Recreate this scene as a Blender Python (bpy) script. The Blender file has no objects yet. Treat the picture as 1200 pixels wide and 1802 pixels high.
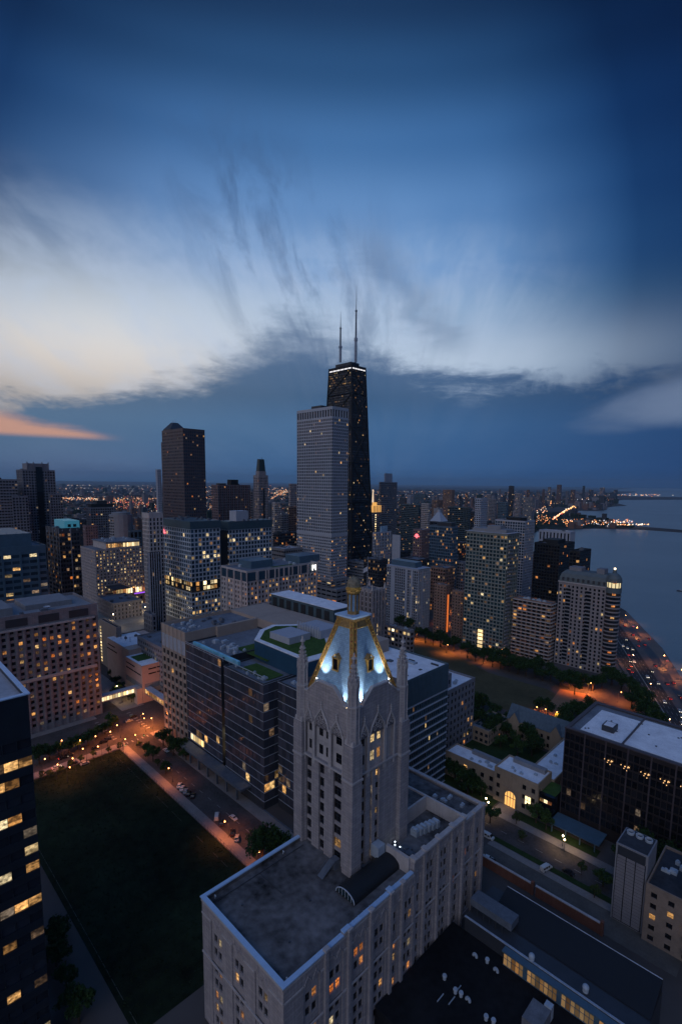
import bpy, bmesh, math, random
from mathutils import Vector, Matrix
random.seed(7)
sc = bpy.context.scene
COL = sc.collection
# ------------------------------------------------------------------ camera
FPX, PX0, PY0, YAW, PITCH, ROLL, CAMH = 890.6, 619.1, 961.7, 44.15, 7.10, -0.727, 152.0
_y, _p, _r = math.radians(YAW), math.radians(PITCH), math.radians(ROLL)
FWD = Vector((-math.sin(_y)*math.cos(_p), math.cos(_y)*math.cos(_p), -math.sin(_p)))
_rt = FWD.cross(Vector((0, 0, 1))).normalized()
_dn = FWD.cross(_rt)
AX = _rt*math.cos(_r)+_dn*math.sin(_r)
AY = -_rt*math.sin(_r)+_dn*math.cos(_r)
CAM = Vector((0, 0, CAMH))
cd = bpy.data.cameras.new('camera'); cam = bpy.data.objects.new('camera', cd); COL.objects.link(cam)
M3 = Matrix((AX, -AY, -FWD)).transposed()
cam.matrix_world = Matrix.Translation(CAM) @ M3.to_4x4()
cd.sensor_fit = 'VERTICAL'; cd.sensor_height = 36; cd.lens = FPX/1802*36
cd.shift_x = (600-PX0)/1802; cd.shift_y = (PY0-901)/1802
cd.clip_start = 0.5; cd.clip_end = 200000
sc.camera = cam
sc.view_settings.view_transform = 'Standard'; sc.view_settings.look = 'None'
sc.view_settings.exposure = 0.0; sc.view_settings.gamma = 1
sc.render.engine = 'CYCLES'
sc.cycles.max_bounces = 4; sc.cycles.diffuse_bounces = 2; sc.cycles.glossy_bounces = 2
sc.cycles.transmission_bounces = 2; sc.cycles.volume_bounces = 0; sc.cycles.transparent_max_bounces = 6
sc.cycles.use_adaptive_sampling = True; sc.cycles.adaptive_threshold = 0.02
sc.cycles.sample_clamp_indirect = 2.0
sc.cycles.volume_max_steps = 32
# geometry of the survey: a photo pixel and a height give a ground position
def at(px, py, z=0.0):
    d = FWD+AX*((px-PX0)/FPX)+AY*((py-PY0)/FPX)
    return CAM+d*((z-CAMH)/d.z)
def at_d(px, py, D):
    d = FWD+AX*((px-PX0)/FPX)+AY*((py-PY0)/FPX)
    return CAM+d*(D/math.hypot(d.x, d.y))
def proj(v):
    d = Vector(v)-CAM; w = d.dot(FWD)
    return (PX0+FPX*d.dot(AX)/w, PY0+FPX*d.dot(AY)/w)
def ppm(v):                      # photo pixels per metre at a point
    return FPX/max(1.0, (Vector(v)-CAM).dot(FWD))
def bis(f, lo, hi):
    for _ in range(50):
        m = (lo+hi)/2
        if f(m): lo = m
        else: hi = m
    return lo
# ------------------------------------------------------------------ dusk sky
w = bpy.data.worlds.new('World'); sc.world = w; w.use_nodes = True
nt = w.node_tree; nt.nodes.clear()
class NB:
    """tiny expression builder for shader nodes"""
    def __init__(s, tree): s.t = tree
    def n(s, typ, **k):
        nd = s.t.nodes.new(typ)
        for a, b in k.items(): setattr(nd, a, b)
        return nd
    def m(s, op, a, b=None, c=None, clamp=False):
        nd = s.n('ShaderNodeMath', operation=op, use_clamp=clamp)
        for i, v in enumerate((a, b, c)):
            if v is None: continue
            if isinstance(v, (int, float)): nd.inputs[i].default_value = v
            else: s.t.links.new(v, nd.inputs[i])
        return nd.outputs[0]
    def mix(s, f, a, b, blend='MIX'):
        nd = s.n('ShaderNodeMix', data_type='RGBA', blend_type=blend)
        for sock, v in ((nd.inputs[0], f), (nd.inputs[6], a), (nd.inputs[7], b)):
            if isinstance(v, (int, float)): sock.default_value = v
            elif isinstance(v, tuple): sock.default_value = (*v, 1) if len(v) == 3 else v
            else: s.t.links.new(v, sock)
        return nd.outputs[2]
    def ramp(s, f, stops, interp='LINEAR'):
        nd = s.n('ShaderNodeValToRGB'); cr = nd.color_ramp; cr.interpolation = interp
        while len(cr.elements) > 1: cr.elements.remove(cr.elements[-1])
        cr.elements[0].position = stops[0][0]; c = stops[0][1]
        cr.elements[0].color = (c, c, c, 1) if isinstance(c, (int, float)) else (*c, 1)
        for p, c in stops[1:]:
            e = cr.elements.new(p); e.color = (c, c, c, 1) if isinstance(c, (int, float)) else (*c, 1)
        s.t.links.new(f, nd.inputs[0]); return nd.outputs[0]
    def noise(s, vec, scale, detail=4, rough=.5, dist=0.0, out=0):
        nd = s.n('ShaderNodeTexNoise')
        nd.inputs['Scale'].default_value = scale; nd.inputs['Detail'].default_value = detail
        nd.inputs['Roughness'].default_value = rough; nd.inputs['Distortion'].default_value = dist
        if vec is not None: s.t.links.new(vec, nd.inputs['Vector'])
        return nd.outputs[out]
    def comb(s, x, y, z=0.0):
        nd = s.n('ShaderNodeCombineXYZ')
        for i, v in enumerate((x, y, z)):
            if isinstance(v, (int, float)): nd.inputs[i].default_value = v
            else: s.t.links.new(v, nd.inputs[i])
        return nd.outputs[0]
    def sstep(s, e0, e1, v):
        nd = s.n('ShaderNodeMapRange', interpolation_type='SMOOTHSTEP')
        for i, x in ((0, v), (1, e0), (2, e1)):
            if isinstance(x, (int, float)): nd.inputs[i].default_value = x
            else: s.t.links.new(x, nd.inputs[i])
        return nd.outputs[0]
def L(r, g, b):                   # display rgb 0-255 to linear
    f = lambda c: (c/255/12.92) if c/255 <= .04045 else ((c/255+.055)/1.055)**2.4
    return (f(r), f(g), f(b))
B = NB(nt)
tc = B.n('ShaderNodeTexCoord'); sp = B.n('ShaderNodeSeparateXYZ'); nt.links.new(tc.outputs['Generated'], sp.inputs[0])
sx, sy, sz = sp.outputs
ele = B.m('MULTIPLY', B.m('ARCSINE', sz), 57.2958)
az = B.m('SUBTRACT', B.m('MULTIPLY', B.m('ARCTAN2', B.m('MULTIPLY', sx, -1), sy), 57.2958), 44.0)   # degrees left of the view axis
def el(py, px=619): 
    d = FWD+AX*((px-PX0)/FPX)+AY*((py-PY0)/FPX); return math.degrees(math.asin(d.z/d.length))
def azd(px, py=850):
    d = FWD+AX*((px-PX0)/FPX)+AY*((py-PY0)/FPX); return math.degrees(math.atan2(-d.x, d.y))-44
e01 = B.m('DIVIDE', ele, 60.0, clamp=True)
def es(rows): return [(max(0, el(py)/60), L(*c)) for py, c in rows]
base = B.ramp(e01, es([(855, (44, 86, 122)), (800, (66, 102, 138)), (720, (92, 126, 162)), (640, (156, 182, 212)), (560, (152, 179, 211)),
    (470, (124, 160, 206)), (370, (98, 140, 192)), (250, (70, 115, 168)), (120, (46, 86, 132)), (0, (32, 64, 104))])+[(1.0, L(18, 44, 80))], 'EASE')
a01 = B.m('ADD', B.m('DIVIDE', az, 80.0), 0.5, clamp=True)     # 0 right .. 1 left
aL = lambda px: min(1, max(0, azd(px)/80+.5))
# away from the afterglow the sky is darker and bluer
dim = B.ramp(a01, [(0.0, (.22, .36, .48)), (aL(1200), (.20, .40, .56)), (aL(1050), (.48, .66, .78)), (aL(850), (.95, 1.0, 1.02)), (aL(600), (1.0, 1.0, 1.0)), (aL(300), (1.0, .98, .98)), (1.0, (.72, .78, .84))])
dimw = B.sstep(el(760), el(300), ele)
lowdim = B.ramp(a01, [(0.0, (.30, .42, .55)), (aL(1200), (.36, .5, .66)), (aL(800), (.85, .92, 1.0)), (aL(400), (1.15, 1.1, 1.04)), (aL(60), (1.5, 1.22, 1.0)), (1.0, (1.5, 1.2, 1.0))])
sky = B.mix(1.0, base, B.mix(dimw, lowdim, dim), 'MULTIPLY')
# lens vignetting put into the sky colour, darker toward the frame corners
vxx = B.m('DIVIDE', B.m('SUBTRACT', az, azd(570)), 31.0); vyy = B.m('DIVIDE', B.m('SUBTRACT', ele, el(520)), 33.0)
vr = B.m('SQRT', B.m('ADD', B.m('MULTIPLY', vxx, vxx), B.m('MULTIPLY', vyy, vyy)))
fall = B.ramp(vr, [(0, 1.0), (.35, (.95, .97, .98)), (.60, (.72, .79, .84)), (.74, (.52, .61, .68)), (.90, (.27, .40, .50)), (1.0, (.12, .25, .36))])
sky = B.mix(1.0, sky, fall, 'MULTIPLY')
# glow behind the clouds low in the west (left)
gx = B.m('DIVIDE', B.m('SUBTRACT', az, azd(130)), 23.0); gy = B.m('DIVIDE', B.m('SUBTRACT', ele, el(610, 150)), 6.8)
g = B.m('POWER', 2.718, B.m('MULTIPLY', B.m('ADD', B.m('MULTIPLY', gx, gx), B.m('MULTIPLY', gy, gy)), -1.0))
# cloud coordinates: a flat layer overhead, seen in perspective
zc = B.m('ADD', B.m('MAXIMUM', sz, 0.0), 0.10)
cx_, cy_ = B.m('DIVIDE', sx, zc), B.m('DIVIDE', sy, zc)
# streaks of cirrus fan out from a point low over the city
dA = B.m('SUBTRACT', azd(690), az); dE = B.m('SUBTRACT', ele, el(980))
th = B.m('ARCTAN2', dE, dA); rd = B.m('SQRT', B.m('ADD', B.m('MULTIPLY', dA, dA), B.m('MULTIPLY', dE, dE)))
fan = B.comb(B.m('MULTIPLY', th, 4.2), B.m('MULTIPLY', rd, .05), 1.7)
wisp = B.noise(fan, 1.9, 8, .60, .35)
wisp2 = B.noise(B.comb(B.m('MULTIPLY', th, 4.6), B.m('MULTIPLY', rd, .055), 8.3), 2.0, 8, .62, .5)
angv = B.comb(B.m('MULTIPLY', az, .055), B.m('MULTIPLY', ele, .16), 3.1)
puff = B.noise(angv, 1.5, 7, .62, .7)
sky = B.mix(B.m('MULTIPLY', g, .80, clamp=True), sky, B.mix(B.sstep(el(560), el(700), ele), L(232, 234, 236), L(238, 224, 210)))
gr_x = B.m('DIVIDE', B.m('SUBTRACT', az, azd(800)), 17.0); gr_y = B.m('DIVIDE', B.m('SUBTRACT', ele, el(640, 800)), 3.6)
g2 = B.m('POWER', 2.718, B.m('MULTIPLY', B.m('ADD', B.m('MULTIPLY', gr_x, gr_x), B.m('MULTIPLY', gr_y, gr_y)), -1.0))
sky = B.mix(B.m('MULTIPLY', g2, .65, clamp=True), sky, L(196, 210, 226))
# bright cirrus between the two glows, thinning upward
cz = B.m('MULTIPLY', B.sstep(el(330), el(560), ele), B.sstep(azd(1080), azd(700), az))
cz = B.m('MULTIPLY', cz, B.sstep(.40, .66, B.m('ADD', B.m('MULTIPLY', wisp, .65), B.m('MULTIPLY', puff, .35))))
sky = B.mix(B.m('MULTIPLY', cz, .50), sky, L(186, 202, 226))
# darker veils fanning out above the tower
vx = B.m('DIVIDE', B.m('SUBTRACT', az, B.m('ADD', azd(595), B.m('MULTIPLY', B.m('SUBTRACT', ele, el(640)), .62))), 8.5)
veil = B.m('POWER', 2.718, B.m('MULTIPLY', B.m('MULTIPLY', vx, vx), -1.0))
veil = B.m('MULTIPLY', veil, B.m('MULTIPLY', B.sstep(el(120), el(360), ele), B.sstep(.42, .68, wisp2)))
sky = B.mix(B.m('MULTIPLY', veil, .62), sky, L(62, 90, 130))
vx2 = B.m('DIVIDE', B.m('SUBTRACT', az, B.m('ADD', azd(770), B.m('MULTIPLY', B.m('SUBTRACT', ele, el(600)), .95))), 2.6)
vx2 = B.m('ADD', vx2, B.m('MULTIPLY', B.m('SUBTRACT', puff, .5), 3.5))
veil2 = B.m('MULTIPLY', B.m('POWER', 2.718, B.m('MULTIPLY', B.m('MULTIPLY', vx2, vx2), -1.0)), B.m('MULTIPLY', B.sstep(el(360), el(470), ele), B.sstep(el(640), el(590), ele)))
sky = B.mix(B.m('MULTIPLY', veil2, .38), sky, L(84, 108, 144))
# the dark cloud bank along the horizon; its upper edge rises and falls
def edge(rows): return [(aL(px), max(0, el(py, px))/40) for px, py in rows]
eb = B.m('MULTIPLY', B.ramp(a01, edge([(1200, 668), (1130, 660), (1040, 668), (930, 672), (860, 676), (760, 662), (700, 652), (640, 630), (590, 598), (530, 572), (480, 574), (420, 612), (370, 648), (290, 668), (200, 690), (100, 700), (0, 706)])), 40.0)
en = B.m('ADD', ele, B.m('MULTIPLY', B.m('SUBTRACT', puff, .5), 9.5))
en = B.m('ADD', en, B.m('MULTIPLY', B.m('SUBTRACT', B.noise(angv, 5.5, 7, .70, .5), .5), 4.0))
wid = B.ramp(a01, [(aL(1000), .22), (aL(700), .34), (aL(560), .62), (aL(440), .5), (aL(200), .25)])
soft = B.m('ADD', eb, B.m('MULTIPLY', wid, 5)); hard = B.m('SUBTRACT', eb, B.m('MULTIPLY', wid, 7))
bank = B.m('SUBTRACT', 1.0, B.sstep(hard, soft, en))
# openings low in the bank: orange at far left, pale at far right
def hole(px, py, wx, wy, slope=0.0):
    hx = B.m('DIVIDE', B.m('SUBTRACT', az, azd(px)), wx)
    hy = B.m('DIVIDE', B.m('SUBTRACT', B.m('ADD', ele, B.m('MULTIPLY', B.m('SUBTRACT', az, azd(px)), slope)), el(py, px)), wy)
    r2 = B.m('ADD', B.m('MULTIPLY', hx, hx), B.m('MULTIPLY', hy, hy))
    return B.sstep(1.7, .0, B.m('ADD', r2, B.m('MULTIPLY', B.m('SUBTRACT', puff, .5), 1.6)))
pz = B.m('MULTIPLY', B.m('SUBTRACT', B.noise(angv, 3.2, 6, .62, .6), .5), 1.5)
slope1 = (el(716, 0)-el(769, 228))/(azd(0)-azd(228))
up1 = B.m('ADD', B.m('ADD', B.m('MULTIPLY', B.m('SUBTRACT', az, azd(228)), slope1), el(769, 228)), pz)
h1 = B.m('MULTIPLY', B.sstep(B.m('ADD', up1, .15), B.m('SUBTRACT', up1, 1.1), ele), B.sstep(el(774, 100), el(762, 100), ele))
h1 = B.m('MULTIPLY', h1, B.sstep(azd(235), azd(160), az))
h2 = hole(1215, 698, 9.5, 2.1, .18)
bankc = B.ramp(e01, [(0, L(40, 88, 134)), (el(820)/60, L(50, 97, 145)), (el(750)/60, L(56, 99, 143)), (el(700)/60, L(52, 88, 126)), (el(650)/60, L(62, 94, 132)), (el(560)/60, L(86, 112, 148))])
bankc = B.mix(1.0, bankc, lowdim, 'MULTIPLY')
sky = B.mix(B.m('MULTIPLY', bank, .93), sky, bankc)
sky = B.mix(B.m('MULTIPLY', h1, .82), sky, B.mix(B.sstep(el(765), el(722), ele), L(212, 158, 132), L(222, 200, 184)))
sky = B.mix(B.m('MULTIPLY', h2, .8), sky, L(112, 130, 160))
sky = B.mix(B.sstep(46, 64, ele), sky, L(70, 118, 188))     # brighter zenith added above the frame to light roofs and walls
sky = B.mix(B.sstep(-1.0, 0.3, ele), L(30, 52, 78), sky)
# a little of the physical dusk sky on top
nish = B.n('ShaderNodeTexSky', sky_type='NISHITA', sun_disc=False)
nish.sun_elevation = math.radians(-1.0); nish.sun_rotation = math.radians(-75); nish.altitude = 150
sky = B.mix(1.0, sky, B.mix(1.0, nish.outputs[0], (.012, .012, .012), 'MULTIPLY'), 'ADD')
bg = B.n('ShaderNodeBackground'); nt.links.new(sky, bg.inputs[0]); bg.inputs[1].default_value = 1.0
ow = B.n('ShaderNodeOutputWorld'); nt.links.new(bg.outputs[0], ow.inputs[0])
# soft fill lamp added from the south to lift the walls after sunset
sd = bpy.data.lights.new('south_fill', 'SUN'); sd.energy = .64; sd.angle = math.radians(50); sd.color = (.80, .82, 1.0)
so = bpy.data.objects.new('south_fill', sd); COL.objects.link(so)
so.rotation_euler = Vector((0.42, -0.95, 0.62)).to_track_quat('Z', 'Y').to_euler()

# ------------------------------------------------------------------ materials
MATS = {}
def mat(name, col, rough=.85, var=.18, scale=.35, bump=0.0, metal=0.0, streak=0.0, spec=None, ashlar=None):
    if name in MATS: return MATS[name]
    m = bpy.data.materials.new(name); m.use_nodes = True; MATS[name] = m
    t = m.node_tree; b = NB(t); p = t.nodes['Principled BSDF']
    g = b.n('ShaderNodeTexCoord')
    n1 = b.noise(g.outputs['Object'], scale, 5, .62); n2 = b.noise(g.outputs['Object'], scale*9, 3, .5)
    v = b.m('ADD', b.m('MULTIPLY', n1, .65), b.m('MULTIPLY', n2, .35))
    if streak:
        mp = b.n('ShaderNodeMapping'); t.links.new(g.outputs['Object'], mp.inputs[0]); mp.inputs['Scale'].default_value = (1.2, 1.2, .06)
        v = b.m('ADD', b.m('MULTIPLY', v, 1-streak), b.m('MULTIPLY', b.noise(mp.outputs[0], 1.0, 4, .6), streak))
    lo = tuple(c*(1-var*2.2) if c*(1-var*2.2) > 0 else 0 for c in col); hi = tuple(min(1, c*(1+var*2.2)) for c in col)
    c = b.ramp(v, [(.30, lo), (.5, col), (.70, hi)])
    if ashlar:                    # coursed blocks, each a little different, with darker joints
        so_ = b.n('ShaderNodeSeparateXYZ'); t.links.new(g.outputs['Object'], so_.inputs[0])
        bk = b.n('ShaderNodeTexBrick'); t.links.new(b.comb(b.m('ADD', so_.outputs[0], so_.outputs[1]), so_.outputs[2]), bk.inputs['Vector'])
        bk.inputs['Scale'].default_value = 1.0; bk.inputs['Brick Width'].default_value = ashlar[0]; bk.inputs['Row Height'].default_value = ashlar[1]; bk.inputs['Mortar Size'].default_value = .035
        bk.inputs['Color1'].default_value = (1.08, 1.07, 1.05, 1); bk.inputs['Color2'].default_value = (.86, .87, .90, 1); bk.inputs['Mortar'].default_value = (.62, .62, .64, 1)
        c = b.mix(1.0, c, bk.outputs[0], 'MULTIPLY')
    t.links.new(c, p.inputs['Base Color']); p.inputs['Roughness'].default_value = rough; p.inputs['Metallic'].default_value = metal
    if spec is None and rough >= .78: spec = .12
    if spec is not None: p.inputs['Specular IOR Level'].default_value = spec
    if bump:
        bn = b.n('ShaderNodeBump'); bn.inputs['Strength'].default_value = bump; bn.inputs['Distance'].default_value = .3
        t.links.new(n2, bn.inputs['Height']); t.links.new(bn.outputs[0], p.inputs['Normal'])
    return m
def rnd(b):                      # one random number for every pane, whether it is an object or an island
    gi = b.n('ShaderNodeNewGeometry'); oi = b.n('ShaderNodeObjectInfo')
    return b.m('FRACT', b.m('ADD', gi.outputs['Random Per Island'], b.m('MULTIPLY', oi.outputs['Random'], 7.31)))
def glass(name, col=(.012, .018, .026), rough=.12, col2=None):
    if name in MATS: return MATS[name]
    m = bpy.data.materials.new(name); m.use_nodes = True; MATS[name] = m
    t = m.node_tree; b = NB(t); p = t.nodes['Principled BSDF']; r = rnd(b)
    c = b.mix(b.m('POWER', r, 2.0), col, col2 or tuple(x*3.2+.004 for x in col))
    t.links.new(c, p.inputs['Base Color']); p.inputs['Roughness'].default_value = rough; p.inputs['IOR'].default_value = 1.5
    return m
def lit(name, c1, c2, strength=1.0, plain=False):
    if name in MATS: return MATS[name]
    m = bpy.data.materials.new(name); m.use_nodes = True; MATS[name] = m
    t = m.node_tree; b = NB(t); p = t.nodes['Principled BSDF']; r = rnd(b)
    p.inputs['Base Color'].default_value = (.05, .04, .03, 1); p.inputs['Roughness'].default_value = .3
    uv = b.n('ShaderNodeTexCoord'); su = b.n('ShaderNodeSeparateXYZ'); t.links.new(uv.outputs['UV'], su.inputs[0])
    off = b.m('MULTIPLY', r, 57.0)
    nz = b.noise(b.comb(b.m('ADD', b.m('MULTIPLY', su.outputs[0], 2.2), off), b.m('MULTIPLY', su.outputs[1], 2.6), off), 1.3, 3, .6)
    blind = b.m('GREATER_THAN', su.outputs[1], b.m('SUBTRACT', 1.0, b.m('MULTIPLY', b.m('FRACT', b.m('MULTIPLY', r, 5.3)), .75)))
    nz = b.m('ADD', nz, b.m('MULTIPLY', b.m('MULTIPLY', blind, b.m('SUBTRACT', b.m('FRACT', b.m('MULTIPLY', r, 91.0)), .7)), .22))
    pat = b.ramp(nz, [(.32, .12), (.47, .55), (.60, 1.0), (.72, 1.7)]) if not plain else b.ramp(nz, [(.3, .75), (.7, 1.1)])
    col = b.mix(b.m('FRACT', b.m('MULTIPLY', r, 13.7)), c1, c2)
    t.links.new(col, p.inputs['Emission Color'])
    st = b.m('MULTIPLY', b.m('ADD', b.m('MULTIPLY', b.m('POWER', r, 1.6), 1.1), .22), strength)
    t.links.new(b.m('MULTIPLY', st, pat), p.inputs['Emission Strength'])
    m.cycles.emission_sampling = 'NONE'
    return m
def emis(name, col, s, sampled=False):
    if name in MATS: return MATS[name]
    m = bpy.data.materials.new(name); m.use_nodes = True; MATS[name] = m
    p = m.node_tree.nodes['Principled BSDF']; p.inputs['Base Color'].default_value = (.1, .1, .1, 1)
    p.inputs['Emission Color'].default_value = (*col, 1); p.inputs['Emission Strength'].default_value = s
    if not sampled: m.cycles.emission_sampling = 'NONE'
    return m
LW = lit('window_light_amber', (1, .42, .10), (1, .62, .24), 1.0)
LY = lit('window_light_yellow', (1, .62, .22), (1, .80, .46), 1.15)
LO = lit('window_light_orange', (1, .25, .04), (1, .42, .12), .9)
LD = lit('window_light_faint', (1, .46, .16), (.8, .62, .45), .28)
LB = lit('window_light_bright', (1, .66, .26), (1, .82, .5), 2.2, True)
GD = glass('window_glass_dark'); GB = glass('window_glass_blue', (.014, .03, .048), .10, (.03, .075, .12))
GN = glass('window_glass_night', (.006, .007, .010), .15, (.02, .02, .024)); GT = glass('window_glass_teal', (.012, .03, .038), .12, (.03, .08, .10))
# ------------------------------------------------------------------ mesh builder
WLOC = {}
class MB:
    def __init__(s): s.v = []; s.f = []; s.mi = []; s.uv = None
    def quad(s, a, b, c, d, mi=0): 
        n = len(s.v); s.v += [tuple(a), tuple(b), tuple(c), tuple(d)]; s.f.append((n, n+1, n+2, n+3)); s.mi.append(mi)
    def poly(s, pts, mi=0):
        n = len(s.v); s.v += [tuple(p) for p in pts]; s.f.append(tuple(range(n, n+len(pts)))); s.mi.append(mi)
    def box(s, x0, x1, y0, y1, z0, z1, mi=0, bottom=True):
        n = len(s.v)
        s.v += [(x0, y0, z0), (x1, y0, z0), (x1, y1, z0), (x0, y1, z0), (x0, y0, z1), (x1, y0, z1), (x1, y1, z1), (x0, y1, z1)]
        fs = [(0, 1, 5, 4), (1, 2, 6, 5), (2, 3, 7, 6), (3, 0, 4, 7), (4, 5, 6, 7)]+([(3, 2, 1, 0)] if bottom else [])
        for q in fs: s.f.append(tuple(n+i for i in q)); s.mi.append(mi)
    def prism(s, pts, z0, z1, mi=0, top=True, taper=1.0, c=None):
        n = len(s.v); k = len(pts)
        if c is None: c = (sum(p[0] for p in pts)/k, sum(p[1] for p in pts)/k)
        s.v += [(p[0], p[1], z0) for p in pts]+[(c[0]+(p[0]-c[0])*taper, c[1]+(p[1]-c[1])*taper, z1) for p in pts]
        for i in range(k):
            j = (i+1) % k; s.f.append((n+i, n+j, n+k+j, n+k+i)); s.mi.append(mi)
        if top: s.f.append(tuple(n+k+i for i in range(k))); s.mi.append(mi)
    def ring(s, cx, cy, r, k=8, rot=None):
        rot = math.pi/k if rot is None else rot
        return [(cx+r*math.cos(rot+2*math.pi*i/k), cy+r*math.sin(rot+2*math.pi*i/k)) for i in range(k)]
    def cyl(s, cx, cy, r, z0, z1, k=10, mi=0, taper=1.0): s.prism(s.ring(cx, cy, r, k), z0, z1, mi, True, taper)
    def lathe(s, cx, cy, prof, k=12, mi=0, rot=None):
        for (r0, z0), (r1, z1) in zip(prof, prof[1:]):
            a = s.ring(cx, cy, max(r0, .001), k, rot); b_ = s.ring(cx, cy, max(r1, .001), k, rot)
            for i in range(k):
                j = (i+1) % k; s.quad((*a[i], z0), (*a[j], z0), (*b_[j], z1), (*b_[i], z1), mi)
    def tube(s, a, b, r, k=6, mi=0, r2=None):
        a, b = Vector(a), Vector(b); d = (b-a)
        if d.length < 1e-6: return
        d.normalize(); u = d.cross(Vector((0, 0, 1)) if abs(d.z) < .9 else Vector((1, 0, 0))).normalized(); v = d.cross(u)
        r2 = r if r2 is None else r2; n = len(s.v)
        for q, rr in ((a, r), (b, r2)):
            for i in range(k):
                t = 2*math.pi*i/k; s.v.append(tuple(q+(u*math.cos(t)+v*math.sin(t))*rr))
        for i in range(k):
            j = (i+1) % k; s.f.append((n+i, n+k+i, n+k+j, n+j)); s.mi.append(mi)
        s.f.append(tuple(n+i for i in range(k))); s.mi.append(mi); s.f.append(tuple(n+k+i for i in reversed(range(k)))); s.mi.append(mi)
    def sphere(s, c, r, k=8, h=5, mi=0, sz=1.0):
        prof = [(r*math.sin(math.pi*i/h), c[2]-r*sz*math.cos(math.pi*i/h)) for i in range(h+1)]
        s.lathe(c[0], c[1], prof, k, mi)
    def build(s, name, mats, parent=None, smooth=False):
        if not s.f: return None
        o = WLOC.get(parent.name, Vector((0, 0, 0))) if parent else Vector((0, 0, 0))
        me = bpy.data.meshes.new(name)
        me.from_pydata([(x-o.x, y-o.y, z-o.z) for x, y, z in s.v], [], s.f)
        if not isinstance(mats, (list, tuple)): mats = [mats]
        for m in mats: me.materials.append(m)
        me.polygons.foreach_set('material_index', s.mi)
        if smooth: me.polygons.foreach_set('use_smooth', [True]*len(s.f))
        if s.uv:
            ul = me.uv_layers.new(name='UVMap'); ul.data.foreach_set('uv', s.uv)
        me.update()
        ob = bpy.data.objects.new(name, me); COL.objects.link(ob)
        if parent: ob.parent = parent; WLOC[ob.name] = o
        return ob
def tag(o, label=None, cat=None, group=None, kind=None):
    if label: o['label'] = label
    if cat: o['category'] = cat
    if group: o['group'] = group
    if kind: o['kind'] = kind
    return o
def thing(name, label, cat, loc=(0, 0, 0), group=None):
    o = bpy.data.objects.new(name, None); COL.objects.link(o); o.location = loc
    o.empty_display_size = 1; WLOC[o.name] = Vector(loc); return tag(o, label, cat, group)
def copy_tree(o, loc, rz=0.0, label=None, group=None, scale=None, parent=None):
    c = o.copy(); COL.objects.link(c); c.parent = parent
    if parent is None:
        c.location = loc; c.rotation_euler = (0, 0, rz)
        if scale: c.scale = scale
        if label: c['label'] = label
        if group: c['group'] = group
    for ch in list(o.children): copy_tree(ch, None, parent=c)
    return c
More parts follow.
